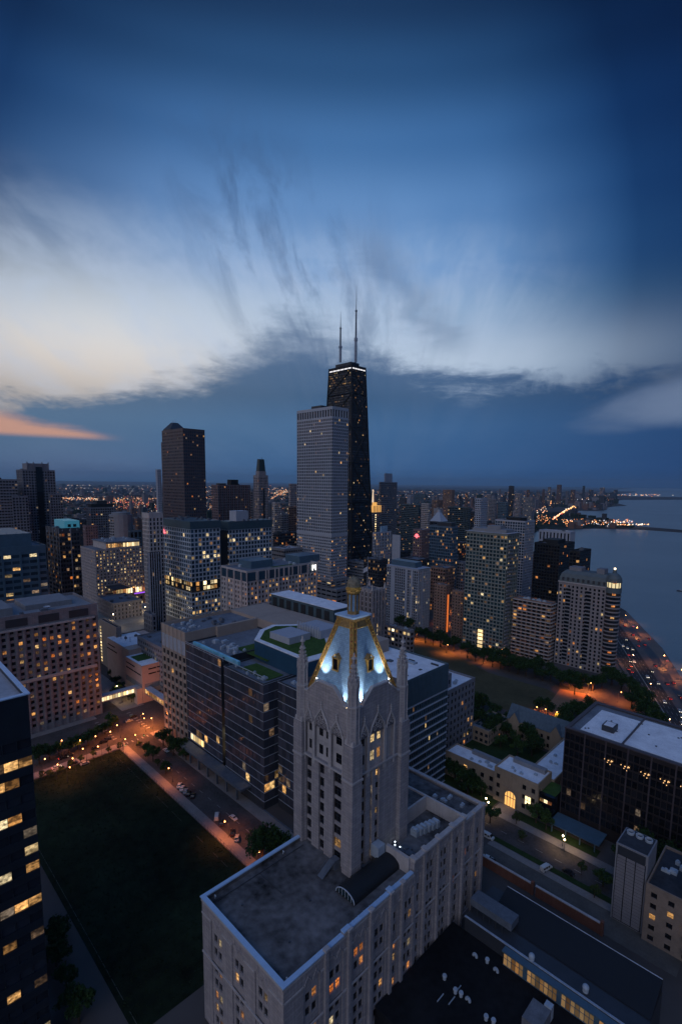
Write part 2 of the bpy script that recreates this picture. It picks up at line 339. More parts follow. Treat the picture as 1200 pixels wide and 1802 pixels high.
# ------------------------------------------------------------------ facades
class Bd:
    """a building: walls with recessed openings, panes of glass, roofs"""
    def __init__(s, name, label, cat='building', loc=(0, 0, 0), group=None, cap=100):
        s.root = thing(name, label, cat, loc, group); s.panes = []; s.cap = cap; s.lamps = []
    def facade(s, mb, p0, u, n, Lw, z0, z1, nx, nz, fx, fz, dep=.35, glassm=GD, litp=.08, lits=None, skip=None, zoff=0.0, rowlit=None, mb2=None):
        u = Vector((*u, 0)); n = Vector((*n, 0)); p0 = Vector((*p0, 0)); cw = Lw/nx; ch = (z1-z0)/nz
        lits = lits or [LW, LY, LW, LO, LD, LD]
        P = lambda t, z, d=0.0: tuple(p0+u*t-n*d+Vector((0, 0, z)))
        ww, wh = cw*fx, ch*fz
        for j in range(nz):
            zb = z0+j*ch; a = zb+(ch-wh)*(.5+zoff); b = a+wh
            mb.quad(P(0, zb), P(Lw, zb), P(Lw, a), P(0, a)); mb.quad(P(0, b), P(Lw, b), P(Lw, zb+ch), P(0, zb+ch))
            boost = rowlit.get(j, 1) if rowlit else 1
            rowf = random.random() < .06
            for i in range(nx):
                t0 = i*cw+(cw-ww)/2; t1 = t0+ww
                if skip and skip(i, j):
                    mb.quad(P(i*cw, a), P(i*cw+cw, a), P(i*cw+cw, b), P(i*cw, b)); continue
                mb.quad(P(i*cw, a), P(t0, a), P(t0, b), P(i*cw, b)); mb.quad(P(t1, a), P(i*cw+cw, a), P(i*cw+cw, b), P(t1, b))
                mb.quad(P(t0, a), P(t1, a), P(t1, a, dep), P(t0, a, dep)); mb.quad(P(t0, b, dep), P(t1, b, dep), P(t1, b), P(t0, b))
                mb.quad(P(t0, a), P(t0, a, dep), P(t0, b, dep), P(t0, b)); mb.quad(P(t1, a, dep), P(t1, a), P(t1, b), P(t1, b, dep))
                q = random.random() < litp*boost*(2.5 if rowf else 1)
                m = random.choice(lits) if q else glassm
                s.panes.append((Vector(P((t0+t1)/2, (a+b)/2, dep)), ww, wh, 'S' if abs(n.y) > .5 else 'E', m, u, n))
    def block(s, x0, x1, y0, y1, z0, z1, wall, roof, st, parapet=1.0, part='wall', sides='SE', roofname='roof'):
        """st: dict(fh, bw, fx, fz, dep, glass, litp, lits, pier, pw, pd, slab, sd, band0, band1, litS, litE)"""
        fh = st.get('fh', 3.6); bw = st.get('bw', 3.0)
        b0, b1 = st.get('band0', 0), st.get('band1', 1.5)
        mb = MB(); zz0, zz1 = z0+b0, z1-b1
        nz = max(1, round((zz1-zz0)/fh))
        for sd_ in 'SE':
            if sd_ == 'S': p0, u, n, Lw = (x0, y0), (1, 0), (0, -1), x1-x0
            else: p0, u, n, Lw = (x1, y0), (0, 1), (1, 0), y1-y0
            P = lambda t, z: (p0[0]+u[0]*t, p0[1]+u[1]*t, z)
            if sd_ in sides:
                nx = max(1, round(Lw/bw))
                s.facade(mb, p0, u, n, Lw, zz0, zz1, nx, nz, st.get('fx', .6), st.get('fz', .55), st.get('dep', .35), st.get('glass', GD), st.get('lit'+sd_, st.get('litp', .08)), st.get('lits'), st.get('skip'), st.get('zoff', 0), st.get('rowlit'))
                if b0: mb.quad(P(0, z0), P(Lw, z0), P(Lw, zz0), P(0, zz0))
                mb.quad(P(0, zz1), P(Lw, zz1), P(Lw, z1), P(0, z1))
                if st.get('pier'):
                    k = st['pier']; pw = st.get('pw', .5); pd = st.get('pd', .35); i = 0
                    while i <= nx:
                        t = i*Lw/nx; a, b = max(0, t-pw/2), min(Lw, t+pw/2)
                        zt = z1-st.get('ptop', 0)
                        if sd_ == 'S': mb.box(x0+a, x0+b, y0-pd, y0-.003, z0, zt, 1)
                        else: mb.box(x1+.003, x1+pd, y0+a, y0+b, z0, zt, 1)
                        i += k
                if st.get('slab'):
                    sdp = st['slab']; k = st.get('slabk', 1)
                    for j in range(0, nz+1, k):
                        z = zz0+j*(zz1-zz0)/nz; hh = st.get('slabh', .22)
                        if sd_ == 'S': mb.box(x0, x1, y0-sdp, y0-.004, z-hh, z+hh, 2)
                        else: mb.box(x1+.004, x1+sdp, y0, y1, z-hh, z+hh, 2)
            else: mb.quad(P(0, z0), P(Lw, z0), P(Lw, z1), P(0, z1))
        mb.quad((x1, y1, z0), (x0, y1, z0), (x0, y1, z1), (x1, y1, z1)); mb.quad((x0, y1, z0), (x0, y0, z0), (x0, y0, z1), (x0, y1, z1))
        if parapet:
            t = .45                       # parapet: coping and inner faces
            for (a, b, c, d) in ((x0, x1, y0, y0+t), (x0, x1, y1-t, y1), (x0, x0+t, y0+t, y1-t), (x1-t, x1, y0+t, y1-t)):
                mb.quad((a, c, z1), (b, c, z1), (b, d, z1), (a, d, z1), 3)
            zr = z1-parapet
            mb.quad((x0+t, y0+t, zr), (x1-t, y0+t, zr), (x1-t, y0+t, z1), (x0+t, y0+t, z1)); mb.quad((x0+t, y1-t, zr), (x1-t, y1-t, zr), (x1-t, y1-t, z1), (x0+t, y1-t, z1))
            mb.quad((x0+t, y0+t, zr), (x0+t, y1-t, zr), (x0+t, y1-t, z1), (x0+t, y0+t, z1)); mb.quad((x1-t, y0+t, zr), (x1-t, y1-t, zr), (x1-t, y1-t, z1), (x1-t, y0+t, z1))
        else: zr = z1; t = 0
        pier = st.get('pierm', wall); slab = st.get('slabm', wall); cop = st.get('cop', wall)
        mb.build(part, [wall, pier, slab, cop], s.root)
        r = MB(); r.quad((x0+t, y0+t, zr), (x1-t, y0+t, zr), (x1-t, y1-t, zr), (x0+t, y1-t, zr)); r.build(roofname, roof, s.root)
        return zr
    def units(s, x0, x1, y0, y1, z, n, m, big=1.0, name='rooftop_unit', seed=None):
        """machines and vents on a roof"""
        rr = random.Random(seed if seed is not None else (int(abs(x0*7+y0*13))+n))
        for _ in range(n):
            a, b, h = rr.uniform(1.2, 4.2)*big, rr.uniform(1.2, 3.4)*big, rr.uniform(.8, 2.2)*big
            if a > (x1-x0)*.8 or b > (y1-y0)*.8: a, b = a*.5, b*.5
            x, y = rr.uniform(x0, max(x0+.1, x1-a)), rr.uniform(y0, max(y0+.1, y1-b)); u = MB()
            u.box(x, x+a, y, y+b, z+.004, z+h)
            if rr.random() < .5: u.box(x+a*.15, x+a*.85, y+b*.15, y+b*.85, z+h+.004, z+h+.35)
            else: u.cyl(x+a/2, y+b/2, min(a, b)*.36, z+h+.003, z+h+.5, 10)
            u.build(name, m, s.root)
    def extra(s, fn, name, m, smooth=False):
        u = MB(); fn(u); return u.build(name, m, s.root, smooth)
    def finish(s):
        if not s.panes: return s.root
        ps = sorted(s.panes, key=lambda q: -(ppm(q[0])**2)*q[1]*q[2]-(1000 if 0 else 0))
        vis = [q for q in ps if -20 < proj(q[0])[0] < 1220 and -20 < proj(q[0])[1] < 1825]
        rest = [q for q in ps if not (-20 < proj(q[0])[0] < 1220 and -20 < proj(q[0])[1] < 1825)]
        first, rest = vis[:s.cap], vis[s.cap:]+rest
        cache = {}; R = s.root; ro = WLOC[R.name]
        for q in first:
            c, ww, wh, sd_, m, u, n = q
            key = (round(ww, 2), round(wh, 2), m.name, round(u.x, 3), round(u.y, 3))
            if key not in cache:
                me = bpy.data.meshes.new('window'); h = u*(ww/2); k = Vector((0, 0, wh/2))
                me.from_pydata([tuple(-h-k), tuple(h-k), tuple(h+k), tuple(-h+k)], [], [(0, 1, 2, 3)])
                me.materials.append(m); ul = me.uv_layers.new(name='UVMap'); ul.data.foreach_set('uv', [0, 0, 1, 0, 1, 1, 0, 1]); cache[key] = me
            o = bpy.data.objects.new('window', cache[key]); COL.objects.link(o); o.parent = R; o.location = c-ro
        if rest:
            mb = MB(); mb.uv = []; ms = []
            for c, ww, wh, sd_, m, u, n in rest:
                if m not in ms: ms.append(m)
                h = u*(ww/2); k = Vector((0, 0, wh/2)); mb.quad(c-h-k, c+h-k, c+h+k, c-h+k, ms.index(m)); mb.uv += [0, 0, 1, 0, 1, 1, 0, 1]
            o = mb.build('window', ms, R)
            if len(rest) > 1: o['kind'] = 'stuff'
        return R
# ------------------------------------------------------------------ material palette
stone = mat('limestone', (.345, .32, .325), .85, .14, .22, .2, streak=.5, ashlar=(2.2, .9))
carve = mat('carved_shadow_stone', (.15, .14, .15), .9, .35, 1.5)  # tympanum fill stone, darkened so recess shade is put into its colour
stone2 = mat('pale_limestone', (.44, .415, .41), .85, .12, .2, streak=.4)
stoneb = mat('grey_stone', (.22, .225, .25), .85, .10, .2, streak=.4)
beige = mat('beige_precast', (.38, .31, .26), .85, .07, .2, streak=.3)
concrete = mat('concrete', (.24, .25, .27), .9, .10, .15, streak=.4)
stone3 = mat('cream_stone', (.27, .25, .255), .85, .10, .2, streak=.4)
whitecon = mat('white_concrete', (.37, .40, .46), .8, .06, .2, streak=.3)
brick = mat('brown_brick', (.25, .165, .13), .9, .12, .3, streak=.3)
brickr = mat('red_brick', (.19, .085, .06), .9, .12, .3, streak=.3)
pinkbr = mat('pink_granite', (.22, .15, .15), .7, .10, .2, streak=.3)
granite = mat('brown_granite', (.075, .06, .068), .5, .10, .2, streak=.3)
blackm = mat('black_steel', (.010, .012, .015), .7, .1, .3)
darkm = mat('dark_metal', (.035, .04, .05), .5, .1, .3)
bluem = mat('blue_grey_metal', (.07, .13, .18), .45, .08, .3)
tealm = mat('teal_metal', (.05, .09, .11), .5, .08, .3)
lightm = mat('light_metal', (.42, .47, .54), .5, .06, .3)
rwhite = mat('white_roof_membrane', (.78, .80, .84), .8, .10, .22)
rgrey = mat('grey_roof_gravel', (.17, .19, .22), .95, .16, .10)
rdark = mat('dark_roof_tar', (.045, .05, .06), .95, .2, .08)
rpale = mat('pale_roof_gravel', (.40, .42, .46), .95, .12, .10)
rward = mat('stained_roof', (.115, .112, .115), .95, .46, .055)
copblue = mat('metal_coping', (.38, .55, .76), .45, .05, .5)
green = mat('roof_lawn', (.05, .10, .025), 1.0, .2, .4)
unitm = mat('rooftop_machine_metal', (.36, .43, .50), .6, .1, .6)
unitd = mat('dark_rooftop_machine', (.10, .12, .15), .7, .15, .6)
slate = mat('grey_slate', (.11, .15, .18), .8, .12, .6)
mans = mat('lead_mansard', (.10, .13, .14), .6, .1, .4)
asphalt = mat('asphalt', (.075, .068, .066), .9, .22, .10)
pave = mat('pavement', (.23, .21, .20), .9, .12, .15)
paint = mat('road_paint', (.30, .30, .28), .8, .15, .8)
lawn = mat('lawn', (.024, .046, .014), 1.0, .22, .10, .4)
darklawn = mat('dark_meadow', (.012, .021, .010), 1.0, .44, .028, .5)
gold = mat('gilded_tile', (.46, .27, .06), .5, .25, .9, metal=.25)
golddk = mat('aged_gold', (.30, .19, .07), .55, .3, 1.2, metal=.2)
bluet = mat('blue_roof_tile', (.23, .38, .53), .6, .14, .9, ashlar=(1.1, .55))
dome_m = mat('dome_copper', (.22, .19, .13), .6, .25, 1.2)

def spec(cx, ytop, D=None, base=None, xl=None, xr=None, w=None, d=None):
    if base:
        bx = base[0]
        for _ in range(6):            # the plumb line through the corner must pass the roof pixel
            b = at(bx, base[1]); X, Y = b.x, b.y
            Z = bis(lambda h: proj((X, Y, h))[1] > ytop, 0, 900); bx += cx-proj((X, Y, Z))[0]
    else:
        b = at_d(cx, ytop, D); X, Y, Z = b
    if w is None: w = bis(lambda q: proj((X-q, Y, Z))[0] > xl, 0, 300)
    if d is None: d = bis(lambda q: proj((X, Y+q, Z))[0] < xr, 0, 300)
    return X-w, X, Y, Y+d, Z
def S_(**k): return k
# ======================================================================= THE GOTHIC TOWER HALL
def hero():
    W0 = -118.2; E0 = -94.7; S0 = 99.0; N0 = 122.3
    # --- the long lower wings
    b = Bd('gothic_hall', 'pale stone gothic hall whose tower wears a floodlit blue and gold pyramid roof', 'academic hall', (-81, 63, 0), cap=100)
    R = b.root
    lits = [LW, LO, LO, LY]
    zt = 38.0
    # south front: three bays of paired windows between broad piers
    mb = MB(); Lw = 36.2; x0 = -117.2
    def pairbay(p0, u, n, t0, t1, zs, litp, ww=1.5, wh=2.5, gap=.5, dep=.5, surround=True):
        """paired windows stacked in a recessed bay"""
        up = Vector((*u, 0)); nn = Vector((*n, 0)); p = Vector((*p0, 0))
        P = lambda t, z, d=0.0: p+up*t-nn*d+Vector((0, 0, z))
        c = (t0+t1)/2
        for z in zs:
            for sgn in (-1, 1):
                a = c+sgn*(ww+gap)/2
                q = random.random() < litp
                b.panes.append((P(a, z, dep), ww, wh, 'S' if abs(n[1]) > .5 else 'E', random.choice(lits) if q else GN, up, nn))
                bars.quad(P(a-.05, z-wh/2, dep-.06), P(a+.05, z-wh/2, dep-.06), P(a+.05, z+wh/2, dep-.06), P(a-.05, z+wh/2, dep-.06))
                bars.quad(P(a-ww/2, z-.06, dep-.05), P(a+ww/2, z-.06, dep-.05), P(a+ww/2, z+.06, dep-.05), P(a-ww/2, z+.06, dep-.05))
    bars = MB()
    zs = [33.2-3.9*i-(1.6 if i > 2 else 0) for i in range(8)]
    def wingface(mbx, p0, u, n, Lw, bays, zs, ztop, litp=.12, oct=True):
        """wall with recessed bays; bays: list of (t0,t1,kind)"""
        up = Vector((*u, 0)); nn = Vector((*n, 0)); p = Vector((*p0, 0))
        P = lambda t, z, d=0.0: tuple(p+up*t-nn*d+Vector((0, 0, z)))
        t = 0
        edges = []
        for (a, c, kind) in bays:
            mbx.quad(P(t, 0), P(a, 0), P(a, ztop), P(t, ztop)); t = c
            zb, ze = 2.0, ztop-(4.2 if kind != 'single' else 6)
            mbx.quad(P(a, 0), P(c, 0), P(c, zb), P(a, zb)); mbx.quad(P(a, ze), P(c, ze), P(c, ztop), P(a, ztop))
            D = .35
            mbx.quad(P(a, zb), P(a, zb, D), P(a, ze, D), P(a, ze)); mbx.quad(P(c, zb, D), P(c, zb), P(c, ze), P(c, ze, D))
            mbx.quad(P(a, ze, D), P(c, ze, D), P(c, ze), P(a, ze)); mbx.quad(P(a, zb), P(c, zb), P(c, zb, D), P(a, zb, D))
            # back of the recess with its openings
            ww = 1.55 if kind == 'pair' else 1.5; wh = 2.6
            cs = [(a+c)/2-(ww+.55)/2, (a+c)/2+(ww+.55)/2] if kind == 'pair' else [(a+c)/2]
            zz = zb
            for z in sorted(zs):
                if z+wh/2 > ze-.2: continue
                mbx.quad(P(a, zz, D), P(c, zz, D), P(c, z-wh/2, D), P(a, z-wh/2, D))
                tt = a
                for q in cs:
                    mbx.quad(P(tt, z-wh/2, D), P(q-ww/2, z-wh/2, D), P(q-ww/2, z+wh/2, D), P(tt, z+wh/2, D)); tt = q+ww/2
                    for (s0, s1) in ((q-ww/2, q-ww/2), (q+ww/2, q+ww/2)):
                        mbx.quad(P(s0, z-wh/2, D), P(s0, z-wh/2, D+.4), P(s0, z+wh/2, D+.4), P(s0, z+wh/2, D))
                    mbx.quad(P(q-ww/2, z-wh/2, D), P(q+ww/2, z-wh/2, D), P(q+ww/2, z-wh/2, D+.4), P(q-ww/2, z-wh/2, D+.4))
                    mbx.quad(P(q-ww/2, z+wh/2, D+.4), P(q+ww/2, z+wh/2, D+.4), P(q+ww/2, z+wh/2, D), P(q-ww/2, z+wh/2, D))
                    m = random.choice(lits) if random.random() < litp else GN
                    b.panes.append((Vector(P(q, z, D+.4)), ww, wh, '', m, up, nn))
                    bars.quad(P(q-.06, z-wh/2, D+.3), P(q+.06, z-wh/2, D+.3), P(q+.06, z+wh/2, D+.3), P(q-.06, z+wh/2, D+.3))
                    bars.quad(P(q-ww/2, z-.07, D+.31), P(q+ww/2, z-.07, D+.31), P(q+ww/2, z+.07, D+.31), P(q-ww/2, z+.07, D+.31))
                mbx.quad(P(tt, z-wh/2, D), P(c, z-wh/2, D), P(c, z+wh/2, D), P(tt, z+wh/2, D))
                zz = z+wh/2
            mbx.quad(P(a, zz, D), P(c, zz, D), P(c, ze, D), P(a, ze, D))
            # blind tracery: two pointed arches over the bay
            if kind == 'pair':
                for k in (0, 1):
                    ca = a+(c-a)*(.25+.5*k); hw = (c-a)*.24; za = ze-.5
                    prev = None
                    for i in range(9):
                        f = i/8; xx = ca-hw+2*hw*f; z_ = za+1.9*(1-abs(2*f-1)**1.7)
                        cur = (xx, z_)
                        if prev: mbx.tube(P(prev[0], prev[1], -.06), P(cur[0], cur[1], -.06), .13, 4)
                        prev = cur
                    mbx.tube(P(ca, za+1.9, -.06), P(ca, za+2.9, -.06), .14, 4, r2=.04)
        mbx.quad(P(t, 0), P(Lw, 0), P(Lw, ztop), P(t, ztop))
        # string courses and the moulded cornice
        def course(z, h, dpt, t0=0, t1=Lw):
            q = [P(t0, z, -dpt), P(t1, z, -dpt), P(t1, z+h, -dpt), P(t0, z+h, -dpt)]; mbx.quad(*q, 1)
            mbx.quad(P(t0, z+h, -dpt), P(t1, z+h, -dpt), P(t1, z+h, .02), P(t0, z+h, .02), 1); mbx.quad(P(t0, z, .02), P(t1, z, .02), P(t1, z, -dpt), P(t0, z, -dpt), 1)
        course(ztop-.9, .5, .25); course(21.4, .5, .3)
        for (a, c, kind), nxt in zip(bays, bays[1:]+[(Lw, Lw, '')]):
            course(ztop-4.6, .45, .2, c+.1, nxt[0]-.1)
        course(ztop-4.6, .45, .2, 0, bays[0][0]-.1)
    mb = MB()
    bs = [(4.6+10.2*i, 10.2+10.2*i, 'pair') for i in range(3)]
    wingface(mb, (x0, 63), (1, 0), (0, -1), Lw, bs, zs, zt, .16)
    # east front of the south wing
    bs = [(6.0, 11.2, 'pair'), (14.0, 19.2, 'pair'), (23.0, 27.8, 'pair'), (31.0, 36.2, 'pair'), (39.0, 41.2, 'single'), (44.2, 48.6, 'pair')]
    wingface(mb, (-81, 63), (0, 1), (1, 0), 48.6, bs, zs, zt, .24)
    bs = [(2.8, 4.6, 'single'), (7.4, 12.0, 'pair'), (14.8, 19.6, 'pair'), (22.2, 26.4, 'pair')]
    wingface(mb, (-81.9, 111.6), (0, 1), (1, 0), 28.6, bs, [z+1.2 for z in zs], 41.2, .05)
    bs = [(2.6, 7.2, 'pair'), (9.2, 13.0, 'pair')]
    wingface(mb, (-83.0, 140.2), (0, 1), (1, 0), 14.6, bs, zs, zt, .16)
    # remaining outer walls
    mb.quad((-117.2, 154.8, 0), (-117.2, 63, 0), (-117.2, 63, zt), (-117.2, 154.8, zt)); mb.quad((-83, 154.8, 0), (-117.2, 154.8, 0), (-117.2, 154.8, zt), (-83, 154.8, zt))
    for (xa, xb, y, z) in ((-84.5, -81.9, 111.6, 41.2), (-81.9, -81, 111.59, 38)): mb.quad((xa, y, 0), (xb, y, 0), (xb, y, z), (xa, y, z))
    # buttresses between the bays of the east fronts, with small caps
    for y, xe, zz in [(63+t, -81, 38.9) for t in (13, 21, 29.4, 37.7, 42.8)]+[(111.6+t, -81.9, 42.1) for t in (.6, 6, 13.4, 21, 28)]+[(140.2+t, -83, 38.9) for t in (8.2, 14.1)]:
        mb.box(xe+.003, xe+.8, y-.55, y+.55, 0, zz-.3); mb.box(xe-.3, xe+1.0, y-.75, y+.75, zz-.3, zz+.25, 1)
    mb.build('wing_wall', [stone, stone2], R)
    bars.build('window_bars', darkm, R)['kind'] = 'stuff'
    # coping of the parapets: bright metal, stepping up northward
    mb = MB()
    cz0, cz1 = zt+.004, zt+.5
    def cop(x0_, x1_, y0_, y1_, z): mb.box(x0_, x1_, y0_, y1_, z+.004, z+.38)
    cop(-117.5, -80.6, 62.6, 63.9, zt); cop(-117.5, -116.3, 63.905, 99.5, zt); cop(-81.9, -80.6, 63.905, 82.0, zt); cop(-81.9, -80.6, 82.0, 84.6, zt+.8); cop(-81.9, -80.6, 84.6, 100.2, zt+.42); cop(-82.2, -80.4, 99.9, 101.6, zt+1.1); cop(-81.9, -80.6, 101.6, 110.9, zt+.5)
    for i in range(12): mb.box(-81.98, -80.52, 84+i*2.2, 84.12+i*2.2, zt+.86, zt+.92)
    mb.build('parapet_coping', copblue, R)
    mb = MB()
    mb.box(-81.8, -80.75, 82.0, 110.9, zt-.01, zt+.42); mb.box(-82.6, -80.9, 111.6, 140.1, 41.2, 41.9); mb.box(-84, -82.4, 140.3, 155.2, zt+.01, zt+.6); mb.box(-117.6, -84.0, 153.9, 155.2, zt+.01, zt+.6); mb.box(-117.6, -116.6, 122.4, 153.9, zt, zt+.6)
    mb.box(-99, -82.61, 139.6, 140.4, 37, 41.9); mb.box(-91.4, -82.61, 110.9, 111.9, 30, 41.9)
    for y in (112.2, 118, 125.2, 133, 139.6): mb.box(-82.9, -80.6, y-.8, y+.8, 41.905, 42.3)
    mb.build('parapet', stone2, R)
    # roofs
    mb = MB(); mb.quad((-116.3, 63.9, 36.9), (-81.8, 63.9, 36.9), (-81.8, 111, 36.9), (-116.3, 111, 36.9)); 
    for q in (((-116.3, 63.9), (-81.8, 63.9)), ((-81.8, 63.9), (-81.8, 111)), ((-116.3, 99.5), (-116.3, 63.9))):
        (a, c), (d, e) = q; mb.quad((a, c, 36.9), (d, e, 36.9), (d, e, 38.0), (a, c, 38.0))
    mb.build('south_roof', rward, R)
    rp = random.Random(9)
    for _ in range(4):
        mb = MB(); x, y = rp.uniform(-113, -87), rp.uniform(66, 88); mb.box(x, x+rp.uniform(1, 3), y, y+rp.uniform(1, 3), 36.906, 36.93); mb.build('roof_patch', rward, R)
    mb = MB(); mb.tube((-114, 66, 37.1), (-114, 97, 37.1), .09, 5); mb.tube((-114, 80, 37.1), (-103, 80, 37.1), .07, 5); mb.build('roof_conduit', darkm, R)
    for x, y in ((-108, 70), (-96, 84), (-90, 72)):
        mb = MB(); mb.cyl(x, y, .3, 36.904, 37.1, 8); mb.build('roof_drain', darkm, R)
    mb = MB(); mb.quad((-117, 111, 36.6), (-82.6, 111, 36.6), (-82.6, 140, 36.6), (-117, 140, 36.6)); mb.quad((-117, 140, 37.2), (-83.8, 140, 37.2), (-83.8, 154, 37.2), (-117, 154, 37.2))
    mb.build('north_roof', rward, R)
    # stair block north of the tower and a low wall
    mb = MB(); mb.box(-113.5, -97.0, 122.35, 140.0, 36.6, 41.4); mb.build('roof_block', stone2, R)
    mb = MB(); mb.quad((-113.0, 122.5, 41.42), (-97.5, 122.5, 41.42), (-97.5, 139.5, 41.42), (-113, 139.5, 41.42)); mb.build('roof_block_top', rward, R)
    mb = MB(); mb.box(-97.5, -97.0+.15, 122.4, 140.1, 41.404, 42.1); mb.box(-113.5, -97.5, 139.4, 140.1, 41.404, 42.1); mb.build('roof_block_parapet', stone2, R)
    # chiller train on the middle roof
    for i in range(6):
        mb = MB(); y = 125.5+i*1.7+.1*(i % 2); mb.box(-93.2+i*.45, -90.6+i*.45, y, y+1.5, 36.604, 38.6+.2*(i % 2)); mb.box(-93.0+i*.45, -90.8+i*.45, y+.2, y+1.3, 38.85, 39.15); mb.build('chiller_section', unitm, R)
    b.units(-95, -84, 113.5, 122, 36.6, 5, unitd); b.units(-96.6, -96.0, 126, 130, 36.6, 1, unitm, .6)
    for x, y in ((-93.0, 117.3), (-92.1, 116.2), (-90.4, 116.6), (-91.5, 114.9)):
        mb = MB(); mb.tube((x, y, 36.6), (x, y, 38.4), .05); mb.sphere((x, y, 38.5), .22, 6, 4, 1); mb.build('roof_lamp', [darkm, emis('work_light', (.75, .88, 1), 5)], R)
    b.units(-108, -86, 142, 152, 37.2, 5, unitm, .6)
    # barrel vaulted skylight beside the tower
    mb = MB(); xc, r_ = -89.6, 3.6; k = 14
    prof = [(xc-r_*math.cos(math.pi*i/k), 37.4+2.4*math.sin(math.pi*i/k)) for i in range(k+1)]
    for (xa, za), (xb, zb) in zip(prof, prof[1:]): mb.quad((xa, 91.5, za), (xb, 91.5, zb), (xb, 110.9, zb), (xa, 110.9, za))
    mb.box(xc-r_, xc+r_, 91.5, 110.9, 36.904, 37.4)
    for i in range(5): mb.tube((xc-r_, 92+i*4.6, 37.45), (xc-r_*.7, 92+i*4.6, 39.6), .12)
    mb.build('barrel_vault', blackm, R)
    mb = MB(); mb.poly([(x, 91.4, z) for x, z in prof], 0)
    for (xa, za), (xb, zb) in zip(prof, prof[1:]): mb.tube((xa, 91.3, za), (xb, 91.3, zb), .16, 5, 1)
    for i in range(1, 6): x = xc-r_+i*r_/3; mb.tube((x, 91.3, 37.4), (x, 91.3, 37.4+2.4*math.sqrt(max(0, 1-((x-xc)/r_)**2))), .07, 4, 1)
    mb.build('vault_end_glass', [GT, lightm], R)
    mb = MB(); mb.poly([(-101.5, 91.6, 36.9), (-99.2, 91.6, 36.9), (-99.2, 96.6, 39.6), (-101.5, 96.6, 39.6)]); mb.box(-101.5, -99.2, 96.6, 98.8, 36.9, 39.6); mb.tube((-101.5, 91.6, 37.8), (-101.5, 96.6, 40.5), .08); mb.tube((-99.2, 91.6, 37.8), (-99.2, 96.6, 40.5), .08); mb.build('roof_stair', unitd, R)
    mb = MB(); mb.box(-92.4, -88.2, 112.5, 117.0, 41.3, 43.2) if 0 else mb.box(-94.5, -91.5, 107.4, 110.6, 38.6, 42.3); mb.build('air_intake', unitm, R)
    for x, y in ((-115.4, 66), (-82.6, 65.2), (-115.6, 90)):
        mb = MB(); mb.tube((x, y, 36.9), (x, y, 37.9), .18); mb.tube((x, y, 37.9), (x+.6, y, 37.7), .16); mb.build('roof_vent', unitm, R)
    # --- the tower
    mb = MB(); bars2 = MB()
    zc = 85.2                    # foot of the parapet gables
    T = b
    def tface(p0, u, n, east):
        up = Vector((*u, 0)); nn = Vector((*n, 0)); p = Vector((*p0, 0)); Lf = 23.4
        P = lambda t, z, d=0.0: tuple(p+up*t-nn*d+Vector((0, 0, z)))
        edge = 2.4
        if not east: cols = [(2.9, 5.6), (9.0, 11.5), (15.5, 19.0)]
        else: cols = [(2.7, 5.8), (7.9, 8.8), (10.2, 12.0)]
        # below the canopies: columns of windows between plain piers
        def colwin(a, c, zlo, zhi, step, wh, litp, lset, D=.7):
            zz = zlo
            mb.quad(P(a, zlo), P(a, zlo, D), P(a, zhi, D), P(a, zhi)); mb.quad(P(c, zlo, D), P(c, zlo), P(c, zhi), P(c, zhi, D))
            mb.quad(P(a, zhi, D), P(c, zhi, D), P(c, zhi), P(a, zhi))
            z = 38.9
            while z+wh/2 < zhi-.2:
                mb.quad(P(a, zz, D), P(c, zz, D), P(c, z-wh/2, D), P(a, z-wh/2, D))
                mb.quad(P(a, z-wh/2, D), P(c, z-wh/2, D), P(c, z-wh/2, D+.3), P(a, z-wh/2, D+.3))
                m = random.choice(lset) if random.random() < litp else GN
                T.panes.append((Vector(P((a+c)/2, z, D+.3)), c-a-.1, wh, '', m, up, nn))
                k = 2 if c-a > 2.2 else 1
                for q in range(1, k+1):
                    t = a+(c-a)*q/(k+1); bars2.quad(P(t-.06, z-wh/2, D+.2), P(t+.06, z-wh/2, D+.2), P(t+.06, z+wh/2, D+.2), P(t-.06, z+wh/2, D+.2))
                bars2.quad(P(a, z+.2, D+.21), P(c, z+.2, D+.21), P(c, z+.34, D+.21), P(a, z+.34, D+.21))
                zz = z+wh/2; z += step
            mb.quad(P(a, zz, D), P(c, zz, D), P(c, zhi, D), P(a, zhi, D))
        zlo, zmid, zhi = 36.6, 66.7, 79.2
        t = edge
        for i, (a, c) in enumerate(cols):
            mb.quad(P(t, zlo), P(a, zlo), P(a, zmid), P(t, zmid)); t = c
            if east and i == 1: colwin(a, c, zlo, zmid, 4.2, 2.3, .95, [LB, LY])
            elif east and i == 2: colwin(a, c, zlo, zmid, 4.2, 2.0, .5, [LO, LW])
            else: colwin(a, c, zlo, zmid, 4.2, 3.0, .04, [LW])
        mb.quad(P(t, zlo), P(Lf-edge, zlo), P(Lf-edge, zmid), P(t, zmid))
        # ledge
        mb.box(*sorted((P(edge, 0, -.45)[0], P(Lf-edge, 0, .1)[0])), *sorted((P(edge, 0, -.45)[1], P(Lf-edge, 0, .1)[1])), zmid, zmid+.55, 1)
        # upper stage: windows in pairs behind clustered shafts under ogee canopies
        b3 = [(2.65, 6.5), (7.0, 13.8), (14.4, 19.6)] if not east else [(2.65, 6.5), (7.0, 13.9), (14.5, 18.6)]
        t = edge
